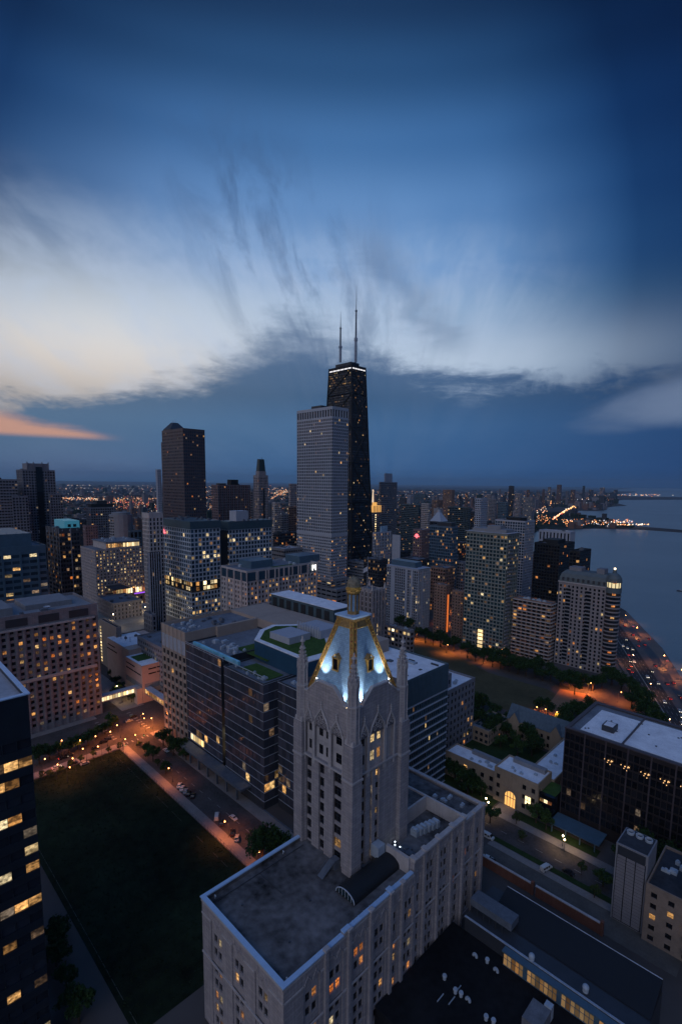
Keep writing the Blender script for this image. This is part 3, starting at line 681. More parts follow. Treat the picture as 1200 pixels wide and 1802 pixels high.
        for i, (a, c) in enumerate(b3):
            mb.quad(P(t, zmid+.55), P(a, zmid+.55), P(a, zc), P(t, zc)); t = c
            ca, cc = a+(c-a)*.22, c-(c-a)*.22
            D = .9; z0_ = zmid+.55; z1_ = zhi
            mb.quad(P(a, z0_), P(a, z0_, D), P(a, z1_, D), P(a, z1_)); mb.quad(P(c, z0_, D), P(c, z0_), P(c, z1_), P(c, z1_, D))
            mb.quad(P(a, z0_), P(c, z0_), P(c, z0_, D), P(a, z0_, D)); mb.quad(P(a, z1_, D), P(c, z1_, D), P(c, z1_), P(a, z1_)); mb.quad(P(a, z1_), P(c, z1_), P(c, zc), P(a, zc))
            mb.quad(P(a, z0_, D), P(c, z0_, D), P(c, z1_, D), P(a, z1_, D), 1)
            wins = [(a+(c-a)*.2, a+(c-a)*.45), (a+(c-a)*.66, a+(c-a)*.84)] if i == 1 else [(a+(c-a)*.28, a+(c-a)*.82)]
            blank = east and i == 2
            for z in (70.4, 76.3):
                for (wa, wc) in ([] if blank else wins):
                    m = random.choice([LY, LW]) if (east and i == 1 and random.random() < .8) else GN
                    T.panes.append((Vector(P((wa+wc)/2, z, D-.05)), wc-wa, 3.0, '', m, up, nn))
                    for q in (.5,): tt = wa+(wc-wa)*q; bars2.quad(P(tt-.06, z-1.5, D-.12), P(tt+.06, z-1.5, D-.12), P(tt+.06, z+1.5, D-.12), P(tt-.06, z+1.5, D-.12))
                    bars2.quad(P(wa, z, D-.13), P(wc, z, D-.13), P(wc, z+.12, D-.13), P(wa, z+.12, D-.13))
                # fluted spandrels
                for f in range(int((c-a)/.6)): mb.tube(P(a+.4+f*.6, z+1.7, D-.08), P(a+.4+f*.6, z+2.9, D-.08), .1, 4, 1)
            # shafts
            for tt in (a, c): 
                for o_ in (-.22, .12): mb.tube(P(tt+o_, z0_-2.2, -.12), P(tt+o_, zhi-.4, -.12), .19, 6, 1)
            # ogee canopy with tracery and crocketed finial
            hw = (c-a)/2; ca = (a+c)/2; H = 4.2 if i != 1 else 5.6; zb = zhi-1.4
            def og(f): return 1-abs(f)**1.55 if abs(f) < .99 else 0
            prevs = None; N = 12
            pts = []
            for k in range(N+1):
                f = -1+2*k/N; z_ = zb+H*(.72*math.sqrt(max(0, 1-f*f))+.28*(1-abs(f))**2.2*1.6)
                pts.append((ca+f*hw, z_))
            for q0, q1 in zip(pts, pts[1:]):
                mb.tube(P(q0[0], q0[1], -.30), P(q1[0], q1[1], -.30), .24, 5, 1); mb.tube(P(ca+(q0[0]-ca)*.84, zb+(q0[1]-zb)*.86, -.22), P(ca+(q1[0]-ca)*.84, zb+(q1[1]-zb)*.86, -.22), .12, 4, 1)
            # filled tympanum with low relief tracery
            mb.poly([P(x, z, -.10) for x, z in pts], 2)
            for rr_, oz in ((.30, .52), (.20, .25)):
                for sx_ in (-.38, .38, 0):
                    cx_ = ca+hw*sx_; cz_ = zb+H*(oz+(.12 if sx_ == 0 else 0)); R_ = hw*rr_*.7
                    pr = None
                    for k in range(9):
                        an = 2*math.pi*k/8; cu = (cx_+R_*math.cos(an), cz_+R_*math.sin(an))
                        if pr: mb.tube(P(pr[0], pr[1], -.17), P(cu[0], cu[1], -.17), .09, 4, 1)
                        pr = cu
            zt_ = zb+H*1.17
            mb.tube(P(ca, zt_-.3, -.3), P(ca, zt_+1.7, -.3), .22, 5, 1, r2=.1)
            for zz_ in (zt_+.5, zt_+1.2): mb.sphere(P(ca, zz_, -.3), .38, 6, 4, 1)
            mb.sphere(P(ca, zt_+1.9, -.3), .28, 6, 4, 1)
            for k in range(1, N, 2): mb.sphere(P(pts[k][0], pts[k][1]+.28, -.38), .2, 5, 3, 1)
        mb.quad(P(t, zmid+.55), P(Lf-edge, zmid+.55), P(Lf-edge, zc), P(t, zc))
        # stepped gable parapet rising in the middle
        out = [(edge, zc), (edge, zc+2.6), (edge+1.5, zc+2.6), (edge+1.9, zc+3.4), (8.2, zc+7.0), (Lf-8.2, zc+7.0), (Lf-edge-1.9, zc+3.4), (Lf-edge-1.5, zc+2.6), (Lf-edge, zc+2.6), (Lf-edge, zc)]
        mb.poly([P(x, z) for x, z in out]); mb.poly([P(x, z, .8) for x, z in reversed(out)])
        for q0, q1 in zip(out[1:], out[2:-1]):
            d1, d0 = -.25, 1.0
            A_, B_ = P(q0[0], q0[1], d1), P(q1[0], q1[1], d1); C_, D_ = P(q1[0], q1[1], d0), P(q0[0], q0[1], d0)
            upv = lambda v, h: (v[0], v[1], v[2]+h)
            mb.quad(upv(A_, .45), upv(B_, .45), upv(C_, .45), upv(D_, .45), 1); mb.quad(A_, B_, upv(B_, .45), upv(A_, .45), 1); mb.quad(D_, upv(D_, .45), upv(C_, .45), C_, 1)
    tface((W0, S0), (1, 0), (0, -1), False)
    tface((E0, S0), (0, 1), (1, 0), True)
    mb.quad((E0, N0, 36), (W0, N0, 36), (W0, N0, zc+5), (E0, N0, zc+5)); mb.quad((W0, N0, 36), (W0, S0, 36), (W0, S0, zc+5), (W0, N0, zc+5))
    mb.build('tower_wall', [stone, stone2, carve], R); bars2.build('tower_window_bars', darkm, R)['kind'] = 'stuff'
    # corner buttresses: square below, octagonal turret, crocketed spirelet above
    for (x, y, tall) in ((E0-.6, S0+.6, 1), (W0+.6, S0+.6, 1), (E0-.6, N0-.6, 1), (W0+.6, N0-.6, 1)):
        mb = MB(); sx_ = 1 if x > -106 else -1; sy_ = 1 if y > 110 else -1
        h = 2.05
        mb.box(x-h, x+h, y-h, y+h, 36.2, 75.8); mb.box(x-h-.25, x+h+.25, y-h-.25, y+h+.25, 66.3, 66.9, 1); mb.box(x-h*.96, x+h*.96, y-h*.96, y+h*.96, 75.8, 77.4)
        mb.prism(mb.ring(x, y, h*1.35, 4, math.pi/4), 75.80, 78.85, 1, True, .80)
        mb.cyl(x, y, 1.85, 77.63, 88.80, 8); mb.cyl(x, y, 2.05, 88.80, 89.23, 8, 1); mb.cyl(x, y, 1.6, 89.23, 95.20, 8)
        for i in range(8):
            an = math.pi/8+i*math.pi/4; px_, py_ = x+1.85*math.cos(an), y+1.85*math.sin(an)
            mb.tube((px_, py_, 78.14), (px_, py_, 88.80), .14, 4, 1)
            px_, py_ = x+1.62*math.cos(an), y+1.62*math.sin(an)
            mb.tube((px_, py_, 89.23), (px_, py_, 97.18), .22, 4, 1, r2=.1); mb.sphere((px_, py_, 97.27), .24, 5, 3, 1)
            # gablets round the crown
            a2 = i*math.pi/4; gx_, gy_ = x+1.62*math.cos(a2), y+1.62*math.sin(a2); tx_, ty_ = -math.sin(a2), math.cos(a2)
            mb.tube((gx_-tx_*.6, gy_-ty_*.6, 94.63), (gx_, gy_, 96.41), .16, 4, 1); mb.tube((gx_+tx_*.6, gy_+ty_*.6, 94.63), (gx_, gy_, 96.41), .16, 4, 1)
        mb.cyl(x, y, 1.5, 95.20, 100.89, 8, 0, .34)
        for k in range(5):
            zz = 96.06+k*1.15; rr_ = 1.5*(1-(zz-95.20)/6.6*.66)+.1
            for i in range(8):
                an = math.pi/8+i*math.pi/4; mb.sphere((x+rr_*math.cos(an), y+rr_*math.sin(an), zz), .30, 5, 3, 1)
        mb.cyl(x, y, .75, 100.89, 101.32, 8, 1); mb.cyl(x, y, .45, 101.32, 102.88, 6); mb.cyl(x, y, .85, 102.88, 103.31, 6, 1, .8); mb.cyl(x, y, .34, 103.31, 104.60, 5, 1, .7)
        mb.build('corner_turret', [stone, stone2], R)
    # pyramid roof in blue tile with gilded hips
    cxp, cyp = (W0+E0)/2, (S0+N0)/2; hb = 10.3; ht = 2.9; zb, ztp = 85.6, 111.4
    mb = MB(); c4 = [(-1, -1), (1, -1), (1, 1), (-1, 1)]
    Bp = lambda sx_, sy_, f, o=0.0: (cxp+sx_*(hb+(ht-hb)*f+o), cyp+sy_*(hb+(ht-hb)*f+o), zb+(ztp-zb)*f)
    for i in range(4):
        a, c = c4[i], c4[(i+1) % 4]
        n = 14
        for k in range(n):
            f0, f1 = k/n, (k+1)/n
            mb.quad(Bp(*a, f0), Bp(*c, f0), Bp(*c, f1), Bp(*a, f1))
    mb.build('pyramid_roof', bluet, R)
    mb = MB()
    for i in range(4):
        a, c = c4[i], c4[(i+1) % 4]
        # hip bands on both faces of each hip, with little diamonds; and a top band
        for (p, q) in ((a, c), (c, a)):
            for k in range(14):
                f0, f1 = k/14, (k+1)/14
                def pt(f, s, o=.16):
                    h_ = hb+(ht-hb)*f+o; cross = 1.75/h_*.82
                    return (cxp+(p[0]+(q[0]-p[0])*s*cross*.5)*h_, cyp+(p[1]+(q[1]-p[1])*s*cross*.5)*h_, zb+(ztp-zb)*f)
                mb.quad(pt(f0, 0), pt(f0, 1), pt(f1, 1), pt(f1, 0), 0)
                mb.tube(pt(f0, 1, .2), pt(f1, 1, .2), .16, 4, 1); 
                mb.tube(pt(f0, .15, .26), pt(f1, .85, .26), .11, 4, 1); mb.tube(pt(f0, .85, .26), pt(f1, .15, .26), .11, 4, 1)
                mb.sphere(pt((f0+f1)/2, .5, .28), .24, 4, 3, 2)
        mb.tube(Bp(*a, 0, .2), Bp(*a, 1, .2), .24, 5, 1)
        f0, f1 = .885, 1.0
        mb.quad(Bp(*a, f0, .12), Bp(*c, f0, .12), Bp(*c, f1, .12), Bp(*a, f1, .12), 0)
        mb.tube(Bp(*a, f0, .2), Bp(*c, f0, .2), .16, 4, 1); mb.tube(Bp(*a, .98, .2), Bp(*c, .98, .2), .16, 4, 1)
    mb.build('gilded_hip', [golddk, gold, mat('tile_red', (.35, .08, .05), .6)], R)
    # gilded dormers
    for (nx_, ny_) in ((0, -1), (1, 0), (0, 1), (-1, 0)):
        f = .50; h_ = hb+(ht-hb)*f; zc_ = zb+(ztp-zb)*f
        ax_, ay_ = -ny_, nx_
        Q = lambda s, o, z: (cxp+nx_*(h_+o)+ax_*s, cyp+ny_*(h_+o)+ay_*s, z)
        mb = MB(); zl = zc_-3.0; zh = zc_+.8; o0 = .9; wd = 1.15
        for s in (-wd, wd): mb.tube(Q(s, .95, zl), Q(s, .95, zh), .27, 4); mb.tube(Q(s, .9, zl), Q(s, .1, zl+.2), .2, 4)
        mb.tube(Q(-wd-.2, .95, zl), Q(wd+.2, .95, zl), .26, 4); mb.tube(Q(-wd-.2, 1.0, zh), Q(wd+.2, 1.0, zh), .22, 4)
        mb.tube(Q(-wd-.3, 1.0, zh), Q(0, 1.0, zh+1.3), .22, 4); mb.tube(Q(wd+.3, 1.0, zh), Q(0, 1.0, zh+1.3), .22, 4); mb.tube(Q(0, 1.0, zh+1.2), Q(0, 1.0, zh+2.1), .12, 4, r2=.04)
        mb.quad(Q(-wd, .9, zl), Q(-wd, -1.2, zl+2), Q(-wd, -1.2, zh), Q(-wd, .9, zh)); mb.quad(Q(wd, .9, zl), Q(wd, -1.2, zl+2), Q(wd, -1.2, zh), Q(wd, .9, zh))
        mb.quad(Q(-wd-.5, 1.3, zh), Q(0, 1.3, zh+1.4), Q(0, -2.4, zh+1.4), Q(-wd-.5, -2.4, zh), 1); mb.quad(Q(0, 1.3, zh+1.4), Q(wd+.5, 1.3, zh), Q(wd+.5, -2.4, zh), Q(0, -2.4, zh+1.4), 1)
        d = mb.build('dormer', [gold, golddk], R)
        mb = MB(); mb.quad(Q(-wd, .8, zl), Q(wd, .8, zl), Q(wd, .8, zh), Q(-wd, .8, zh)); mb.build('dormer_window', GN, d)
    # lantern: slab, drum with blue panels, crown band, ribbed dome
    mb = MB(); mb.box(cxp-4.05, cxp+4.05, cyp-4.05, cyp+4.05, ztp+.01, ztp+.55, 1); mb.box(cxp-3.7, cxp+3.7, cyp-3.7, cyp+3.7, ztp-.9, ztp+.005, 0)
    mb.build('lantern_platform', [golddk, copblue], R)
    mb = MB(); mb.cyl(cxp, cyp, 1.95, ztp+.55, ztp+1.5, 8, 1); mb.cyl(cxp, cyp, 1.62, ztp+1.5, ztp+6.8, 8, 0)
    for p in mb.ring(cxp, cyp, 1.75, 8): mb.tube((*p, ztp+1.5), (*p, ztp+6.8), .26, 5, 1)
    mb.build('lantern_drum', [bluet, golddk], R)
    mb = MB(); mb.lathe(cxp, cyp, [(1.8, ztp+6.8), (2.25, ztp+7.3), (2.1, ztp+7.8), (2.35, ztp+8.1), (2.3, ztp+8.9), (2.0, ztp+9.2)], 16)
    for p in mb.ring(cxp, cyp, 2.3, 8): mb.sphere((*p, ztp+8.5), .3, 5, 3)
    mb.build('lantern_crown', gold, R)
    mb = MB(); mb.lathe(cxp, cyp, [(2.1*math.cos(t)**.8 if t < 1.5 else .01, ztp+9.1+2.9*math.sin(t)) for t in [i*math.pi/16 for i in range(9)]], 16)
    for p in mb.ring(cxp, cyp, 1, 12, 0):
        dx, dy = p[0]-cxp, p[1]-cyp; pr = None
        for i in range(8):
            t = i*math.pi/16; r1 = 2.14*math.cos(t)**.8; cu = (cxp+dx*r1, cyp+dy*r1, ztp+9.1+2.92*math.sin(t))
            if pr: mb.tube(pr, cu, .09, 4)
            pr = cu
    mb.sphere((cxp, cyp, ztp+12.2), .3, 6, 4); mb.build('dome', dome_m, R)
    # floodlights at the foot of the pyramid
    spot = []
    for (nx_, ny_) in ((0, -1), (1, 0)):
        for s in (-4.3, 6.0) if ny_ else (-6.0, 4.3):
            ax_, ay_ = (1, 0) if ny_ else (0, 1); outer = abs(s) < 5
            px_, py_ = cxp+nx_*(hb+(.95 if outer else .15))+ax_*s, cyp+ny_*(hb+(.95 if outer else .15))+ay_*s
            zf = 92.75 if outer else 86.4
            mb = MB(); mb.box(px_-.3, px_+.3, py_-.3, py_+.3, zf-.3, zf); mb.cyl(px_, py_, .24, zf+.003, zf+.12, 8, 1); fx = mb.build('floodlight', [darkm, emis('floodlight_glass', (.85, .93, 1), 12)], R)
            ld = bpy.data.lights.new('floodlight_lamp', 'SPOT'); ld.energy = 42000; ld.color = (.92, .95, 1.0); ld.spot_size = math.radians(50); ld.spot_blend = .9; ld.shadow_soft_size = .15
            lo = bpy.data.objects.new('floodlight_lamp', ld); COL.objects.link(lo); lo.parent = fx
            lo.location = Vector((px_+nx_*.45, py_+ny_*.45, zf+.3))-WLOC[R.name]
            lo.rotation_euler = Vector((nx_*.13, ny_*.13, -1)).to_track_quat('-Z', 'Y').to_euler()
            d_ = Vector((-nx_*(1.3 if outer else .36), -ny_*(1.3 if outer else .36), 1)); ld.energy = 4800 if outer else 30000; ld.spot_size = math.radians(64 if outer else 50); lo.rotation_euler = d_.to_track_quat('-Z', 'Y').to_euler()
    for (nx_, ny_) in ((0, -1), (1, 0)):  # extra wide floods added to spread the glow, end ones warm for the hips
        for s in (-5.0, 2.0, 8.3) if ny_ else (-8.3, -2.0, 5.0):
            ax_, ay_ = (1, 0) if ny_ else (0, 1)
            px_, py_ = cxp+nx_*(hb+.6)+ax_*s, cyp+ny_*(hb+.6)+ay_*s
            mb = MB(); mb.cyl(px_, py_, .2, 86.0, 86.3, 8); mb.cyl(px_, py_, .15, 86.303, 86.36, 8, 1); fx = mb.build('floodlight', [darkm, emis('floodlight_glass', (.85, .93, 1), 12)], R)
            ld = bpy.data.lights.new('floodlight_lamp', 'SPOT'); ld.energy = 5500; ld.color = (.78, .88, 1.0) if abs(s) < 8 else (1, .80, .42); ld.spot_size = math.radians(75); ld.spot_blend = 1; ld.shadow_soft_size = .2
            lo = bpy.data.objects.new('floodlight_lamp', ld); COL.objects.link(lo); lo.parent = fx; lo.location = Vector((px_, py_, 86.5))-WLOC[R.name]; lo.rotation_euler = Vector((-nx_*.42, -ny_*.42, 1)).to_track_quat('-Z', 'Y').to_euler()
    # warm glow inside the dormers and hips
    for (dx, dy) in ((1.6, -1), (-1.1, 0)): pass
    b.finish()
hero()
# ======================================================================= OTHER BUILDINGS
def tower(name, label, cx, ytop, D=None, base=None, xl=None, xr=None, w=None, d=None, wall=concrete, roof=rgrey, st=None, parapet=1.0, units=3, um=unitd, cat='building', cap=100, group=None, pent=None, fin=True, z0=0, dz=0):
    x0, x1, y0, y1, Z = spec(cx, ytop, D, base, xl, xr, w, d); Z += dz
    b = Bd(name, label, cat, (x1, y0, 0), group, cap)
    zr = b.block(x0, x1, y0, y1, z0, Z, wall, roof, st or {}, parapet)
    if pent:                          # (fx0, fx1, fy0, fy1, height, material)
        for (a, c, e, f, h, m) in pent:
            b.extra(lambda u: u.box(x0+(x1-x0)*a, x0+(x1-x0)*c, y0+(y1-y0)*e, y0+(y1-y0)*f, zr+.004, zr+h), 'penthouse', m)
    if units and x1-x0 > 6: b.units(x0+1, x1-2, y0+1, y1-2, zr, units, um)
    if fin: b.finish()
    return b, (x0, x1, y0, y1, Z, zr)
grid = S_(fh=3.9, bw=3.2, fx=.55, fz=.5, dep=.4, litp=.1)
# ---- research building of stone and dark glass, behind the meadow
b = Bd('research_building', 'long research block with a tan stone grid end and folded dark glass front', 'building', (-179, 131, 0))
stg = S_(fh=5.1, bw=4.6, fx=.62, fz=.62, dep=.5, litp=.03, glass=GN, pier=1, pw=.45, pd=.3, pierm=beige, band0=6, band1=14)
b.block(-283, -254.2, 131, 205, 0, 69, beige, rgrey, stg, 2.0, sides='S')
b.extra(lambda u: [u.box(-281.5+5.5*i+.6, -281.5+5.5*i+1.8+q*1.3-.3, 130.9, 131.1, 56.5, 62.5) for i in range(5) for q in (0, 1, 2)][:0] or [u.box(-282.3+1.58*i, -281.1+1.58*i, 130.82, 130.98, 55.6, 63.4) for i in range(18)], 'louvre', lightm)
b.extra(lambda u: (u.box(-283, -170, 178, 205, 60, 69), u.box(-254.2, -252.5, 150, 178, 60, 69)), 'rear_wall', beige)
b.extra(lambda u: (u.box(-277, -215, 206.5, 222, 55, 76),), 'upper_plant_room', tealm)
b.extra(lambda u: [u.box(-275+i*7.4, -270.5+i*7.4, 206.3, 206.45, 66, 74.5) for i in range(8)], 'plant_opening', blackm)
b.extra(lambda u: u.box(-277.3, -214.7, 206.2, 222.3, 76.01, 76.3), 'plant_roof', rwhite)
glz = S_(fh=4.3, bw=2.9, fx=.95, fz=.86, dep=.10, litp=.015, litE=.06, glass=glass('curtain_glass_mauve', (.045, .052, .072), .10, (.095, .10, .135)), lits=[LY, LD, LD, LW], band0=4, band1=.6, slab=.16, slabh=.09, slabm=lightm, rowlit={1: 6, 2: 4, 3: 3})
b.block(-254, -218, 131, 178, 0, 63.8, darkm, rgrey, glz, .8, sides='S', part='glass_wall')
b.block(-214, -181, 130.2, 178, 0, 61.5, darkm, rgrey, glz, .8, part='glass_wall')
b.extra(lambda u: u.box(-218, -214, 134.5, 178, 0, 60.5), 'recess_wall', blackm)
glz2 = dict(glz); glz2['litE'] = .10; glz2['litp'] = .02
b.block(-178.6, -161.5, 136.5, 172, 0, 62, darkm, rgrey, glz2, .8, part='glass_wall')
for i in range(5): b.panes.append((Vector((-216, 134.4, 14+i*4.3)), 3.6, 3.6, '', LB if i < 3 else LW, Vector((1, 0, 0)), Vector((0, -1, 0))))
b.panes += [(Vector((-249.5+i*2.8, 130.85, 10.5)), 2.5, 3.4, '', LB, Vector((1, 0, 0)), Vector((0, -1, 0))) for i in range(5)]
# glass screen standing above the roof, steel frame behind
b.extra(lambda u: (u.box(-254, -181, 130.6, 130.75, 64.2, 64.5), [u.tube((-252+i*6, 131, 62.6), (-252+i*6, 130.7, 64.4), .1, 4) for i in range(12)]), 'roof_rail', lightm)
b.extra(lambda u: u.box(-250, -206, 133.2, 134.6, 62.3, 64.6), 'blue_parapet', mat('lit_blue_metal', (.20, .55, .72), .5))
b.extra(lambda u: u.box(-228, -200, 146, 160, 63.01, 63.15), 'roof_garden', green); b.extra(lambda u: u.box(-212, -188, 136, 148, 62.01, 62.1) if 0 else u.box(-206, -184, 134.5, 144, 61.01, 61.2), 'roof_garden', green)
b.units(-252, -218, 136, 150, 63, 16, unitm, .9, seed=4); b.units(-214, -184, 132, 136, 60.9, 7, unitm, .6, seed=5); b.units(-176, -164, 140, 165, 61.2, 9, unitm, .6, seed=6); b.units(-280, -258, 134, 150, 67, 12, unitm, .7, seed=7)
b.units(-281, -256, 152, 176, 67, 8, unitd, .9, seed=8)
b.extra(lambda u: (u.box(-181, -160, 129.5, 130.1, 0, .5), u.box(-253, -192, 124.5, 130.5, 6.2, 7.4), [u.box(-251+i*9, -250.2+i*9, 125, 125.8, 0, 6.2) for i in range(7)]), 'entrance_canopy', unitd)
b.finish()
# ---- blue drum with a planted roof
c = [at(px, py, 71) for px, py in ((448, 1125), (542, 1163.5), (590, 1150), (575, 1110), (530, 1098), (480, 1099), (458, 1108))]
b = Bd('round_pavilion', 'blue pavilion with a white rimmed planted roof behind the research block', 'building', (c[0].x, c[0].y, 0))
pts = [(v.x, v.y) for v in c]
b.extra(lambda u: u.prism(pts, 0, 70.4), 'drum_wall', mat('deep_blue_cladding', (.02, .07, .13), .35, .08, .2))
ctr = (sum(p[0] for p in pts)/len(pts), sum(p[1] for p in pts)/len(pts)); sc_ = lambda k: [(ctr[0]+(x-ctr[0])*k, ctr[1]+(y-ctr[1])*k) for x, y in pts]
b.extra(lambda u: u.prism(sc_(1.004), 70.41, 70.9), 'roof_rim', rwhite)
b.extra(lambda u: u.prism(sc_(.86), 70.91, 71.05), 'roof_garden', green)
g0 = at(510, 1122, 72); b.extra(lambda u: u.box(g0.x-9, g0.x+7, g0.y-6, g0.y+8, 71.06, 74.5), 'roof_cabin', whitecon)
g1 = at(552, 1112, 72); b.extra(lambda u: (u.box(g1.x-8, g1.x+10, g1.y-4, g1.y+9, 71.06, 75.5),), 'roof_cabin', whitecon)
b.extra(lambda u: [u.tube((g1.x-8+i*2.1, g1.y-4.4, 71), (g1.x-8+i*2.1, g1.y-4.4, 77.3), .35, 5) for i in range(9)], 'exhaust_stack', lightm)
b.units(ctr[0]-8, ctr[0]+10, ctr[1]-8, ctr[1]-2, 71, 5, unitm, .6, seed=3)
b.finish()
# ---- pale medical building with white roof right of the tower
b = Bd('white_roof_office', 'striped office slab with ribbed metal top and snow white roof right of the gothic tower', 'building', (-135.5, 168, 0))
sts = S_(fh=3.9, bw=1.7, fx=.74, fz=.62, dep=.3, litp=.02, lits=[LW, LD, LY, LD], glass=GB, band1=13.5, slab=.5, slabh=.25, slabm=lightm, rowlit={7: 6, 8: 2, 1: 3})
b.block(-176.5, -135.5, 168, 210.3, 0, 63, tealm, rwhite, sts, .8)
b.extra(lambda u: ([u.box(-135.4, -135.0, 168+i*1.06, 168.42+i*1.06, 50.2, 62.6) for i in range(40)], [u.box(-176.4+i*1.05, -176+i*1.05, 167.4, 167.9, 50.2, 62.6) for i in range(39)]), 'metal_ribs', bluem)
rr = random.Random(5)
for i in range(22):
    x, y = rr.uniform(-172, -140), rr.uniform(172, 206)
    b.extra(lambda u: u.box(x, x+rr.uniform(.7, 5), y, y+rr.uniform(.5, 3), 62.21, 62.3+rr.uniform(.1, .9)), 'rooftop_unit', rr.choice([unitd, darkm, unitm]))
b.finish()
x1 = -146
b = Bd('stepped_stone_block', 'low stone block with stepped pale roofs between the white roofed slab and the park', 'building', (-146, 214, 0))
b.block(-172, -147.5, 214, 258, 0, 39, stoneb, rwhite, S_(fh=4.2, bw=3.6, fx=.6, fz=.62, dep=.5, litp=.16, lits=[LW, LO, LD]), 1.2)
b.block(-168, -151, 216, 238, 38, 46, stoneb, rwhite, S_(fh=6, bw=3.6, fx=.5, fz=.4, litp=0), .8, part='upper_wall')
b.units(-166, -152, 218, 234, 45.2, 6, unitm, .7); b.units(-168, -150, 240, 256, 38, 6, unitm, .7); b.finish()
# ---- hospital tower block at left (stone piers, many lit rooms)
hosp_st = mat('hospital_stone', (.24, .23, .245), .85, .10, .2, streak=.4, ashlar=(2.4, 1.1))
sth = S_(fh=3.75, bw=4.1, fx=.48, fz=.56, dep=.6, litp=.24, lits=[LO, LW, LW, LD, LD, LO], glass=GN, pier=1, pw=1.2, pd=.5, band0=3, band1=8, ptop=7.4)
b = Bd('stone_hospital', 'broad pale stone hospital with many orange lit rooms, west of the meadow', 'building', (-337, 25, 0))
b.block(-382, -337, 8, 114, 0, 74, hosp_st, concrete, sth, 1.6)
b.extra(lambda u: (u.box(-337.02, -336.2, 10, 112, 32.6, 34.4), u.box(-337.02, -336.0, 10, 112, 64.9, 66), 0), 'stone_ledge', stone2)
for i in range(6): b.extra(lambda u: u.box(-336.99, -336.8, 14.5+i*16.6, 25.5+i*16.6, 67.2, 71.8), 'louvre_panel', darkm)
b.extra(lambda u: (u.box(-378, -352, 78, 104, 72.41, 75.5), u.box(-372, -345, 40, 70, 72.41, 77), u.box(-380, -350, 10, 34, 72.41, 76)), 'penthouse', concrete)
b.extra(lambda u: (u.lathe(-346, 88, [(0, 73.2), (1.2, 73.6), (2.0, 74.6)], 12), u.tube((-346, 88, 72.4), (-346, 88, 73.4), .2)), 'satellite_dish', lightm)
b.units(-350, -339, 30, 108, 72.4, 9, unitd); b.finish()
# ---- bottom left glass office in the foreground
b = Bd('glass_office', 'dark glass office tower filling the lower left edge, some floors lit yellow, white gravel roof', 'building', (-138.5, 30, 0))
zrow = lambda y: bis(lambda z: (lambda d: CAMH+d.z*(-138.5/d.x) > z)(FWD+AX*((35-PX0)/FPX)+AY*((y-PY0)/FPX)), 0, 150)
stl = S_(fh=4.6, bw=3.1, fx=.97, fz=.52, dep=.35, litp=.05, lits=[LY, LD, LW, LD, LW], glass=glass('office_glass_navy', (.012, .018, .028), .06, (.03, .04, .06)), band1=10, band0=1,
    rowlit={**{int((zrow(y)-1)/4.684): k for y, k in ((1350, 18), (1390, 15), (1430, 17), (1510, 9), (1550, 18), (1590, 14), (1650, 5), (1700, 4), (1760, 8))}})
b.block(-185, -138.5, -6, 30, 0, 100, mat('navy_spandrel', (.014, .022, .034), .35, .12, .15), rpale, stl, 1.4)
b.extra(lambda u: (u.box(-185.3, -138.0, 29.3, 30.4, 100.004, 100.3), u.box(-139.3, -138.0, -6, 29.29, 100.004, 100.3)), 'parapet_coping', copblue)
b.extra(lambda u: [u.tube((-151+i*2.4, 24, 98.6), (-151+i*2.4, 24, 102-i*.3), .13) for i in range(3)], 'roof_pipe', darkm)
b.extra(lambda u: (u.box(-138.49, -134.0, 0, 9.0, 0, 64), u.box(-134.2, -133.6, 0, 9.2, 62, 64.6)), 'projecting_bay', mat('bay_glass', (.04, .07, .11), .15, .2, .2)); b.finish()
# ---- beige stone gallery pavilion lit orange from the street
b = Bd('windowless_pavilion', 'windowless pink stone pavilion in two cubes with slot openings, glowing orange above the street crossing', 'building', (-333, 139, 0))
pk = mat('pink_limestone', (.50, .38, .32), .85, .06, .2, .1)
def pav(u):
    u.box(-362, -333.5, 139.5, 182, 0, 26); u.box(-404, -362.0, 142.5, 172, 0, 30)
b.extra(pav, 'stone_wall', pk)
b.extra(lambda u: (u.box(-361.6, -333.9, 139.9, 181, 26.004, 26.15), u.box(-403.6, -372, 143, 165, 30.004, 30.15)), 'white_roof', rwhite)
b.extra(lambda u: (u.box(-358, -345, 142, 152, 26.16, 26.4),), 'roof_garden', green)
b.extra(lambda u: (u.box(-362.2, -333.3, 139.3, 139.6, 26.01, 26.5), u.box(-333.7, -333.3, 139.3, 182, 26.01, 26.5)), 'parapet', pk)
b.extra(lambda u: ([u.box(-360+q*0, -345+q*9.6, 139.36, 139.45, z, z+.8) for q, z in ((0, 22.6), (1, 19))], [u.box(-333.44, -333.36, 144+i*6, 149.4+i*6, z, z+.8) for z in (22.8, 19.4, 5) for i in range(6)], u.box(-402, -388, 142.36, 142.45, 25.4, 26.2), u.box(-403, -384, 142.36, 142.45, 22, 22.8)), 'slot_window', GN)
b.extra(lambda u: (u.box(-361, -334, 139.40, 139.48, 9.4, 13.2), u.box(-333.46, -333.40, 141, 180, 9.4, 13.2)), 'grille_band', concrete)
b.units(-358, -338, 155, 178, 26.2, 7, unitm, .8); b.extra(lambda u: [u.tube((-398+i*6, 148+i, 30.1), (-398+i*6, 148+i, 34.2), .14) for i in range(4)], 'roof_mast', darkm)
b.units(-400, -375, 150, 162, 30.2, 3, unitd, .7); b.finish()
b, q = tower('service_block', 'flat grey service building with crowded machines on its roof behind the windowless pavilion', 285, 1140, base=(293, 1232), w=40, d=34, wall=concrete, roof=rgrey, st=S_(litp=.03), units=14, um=unitd)
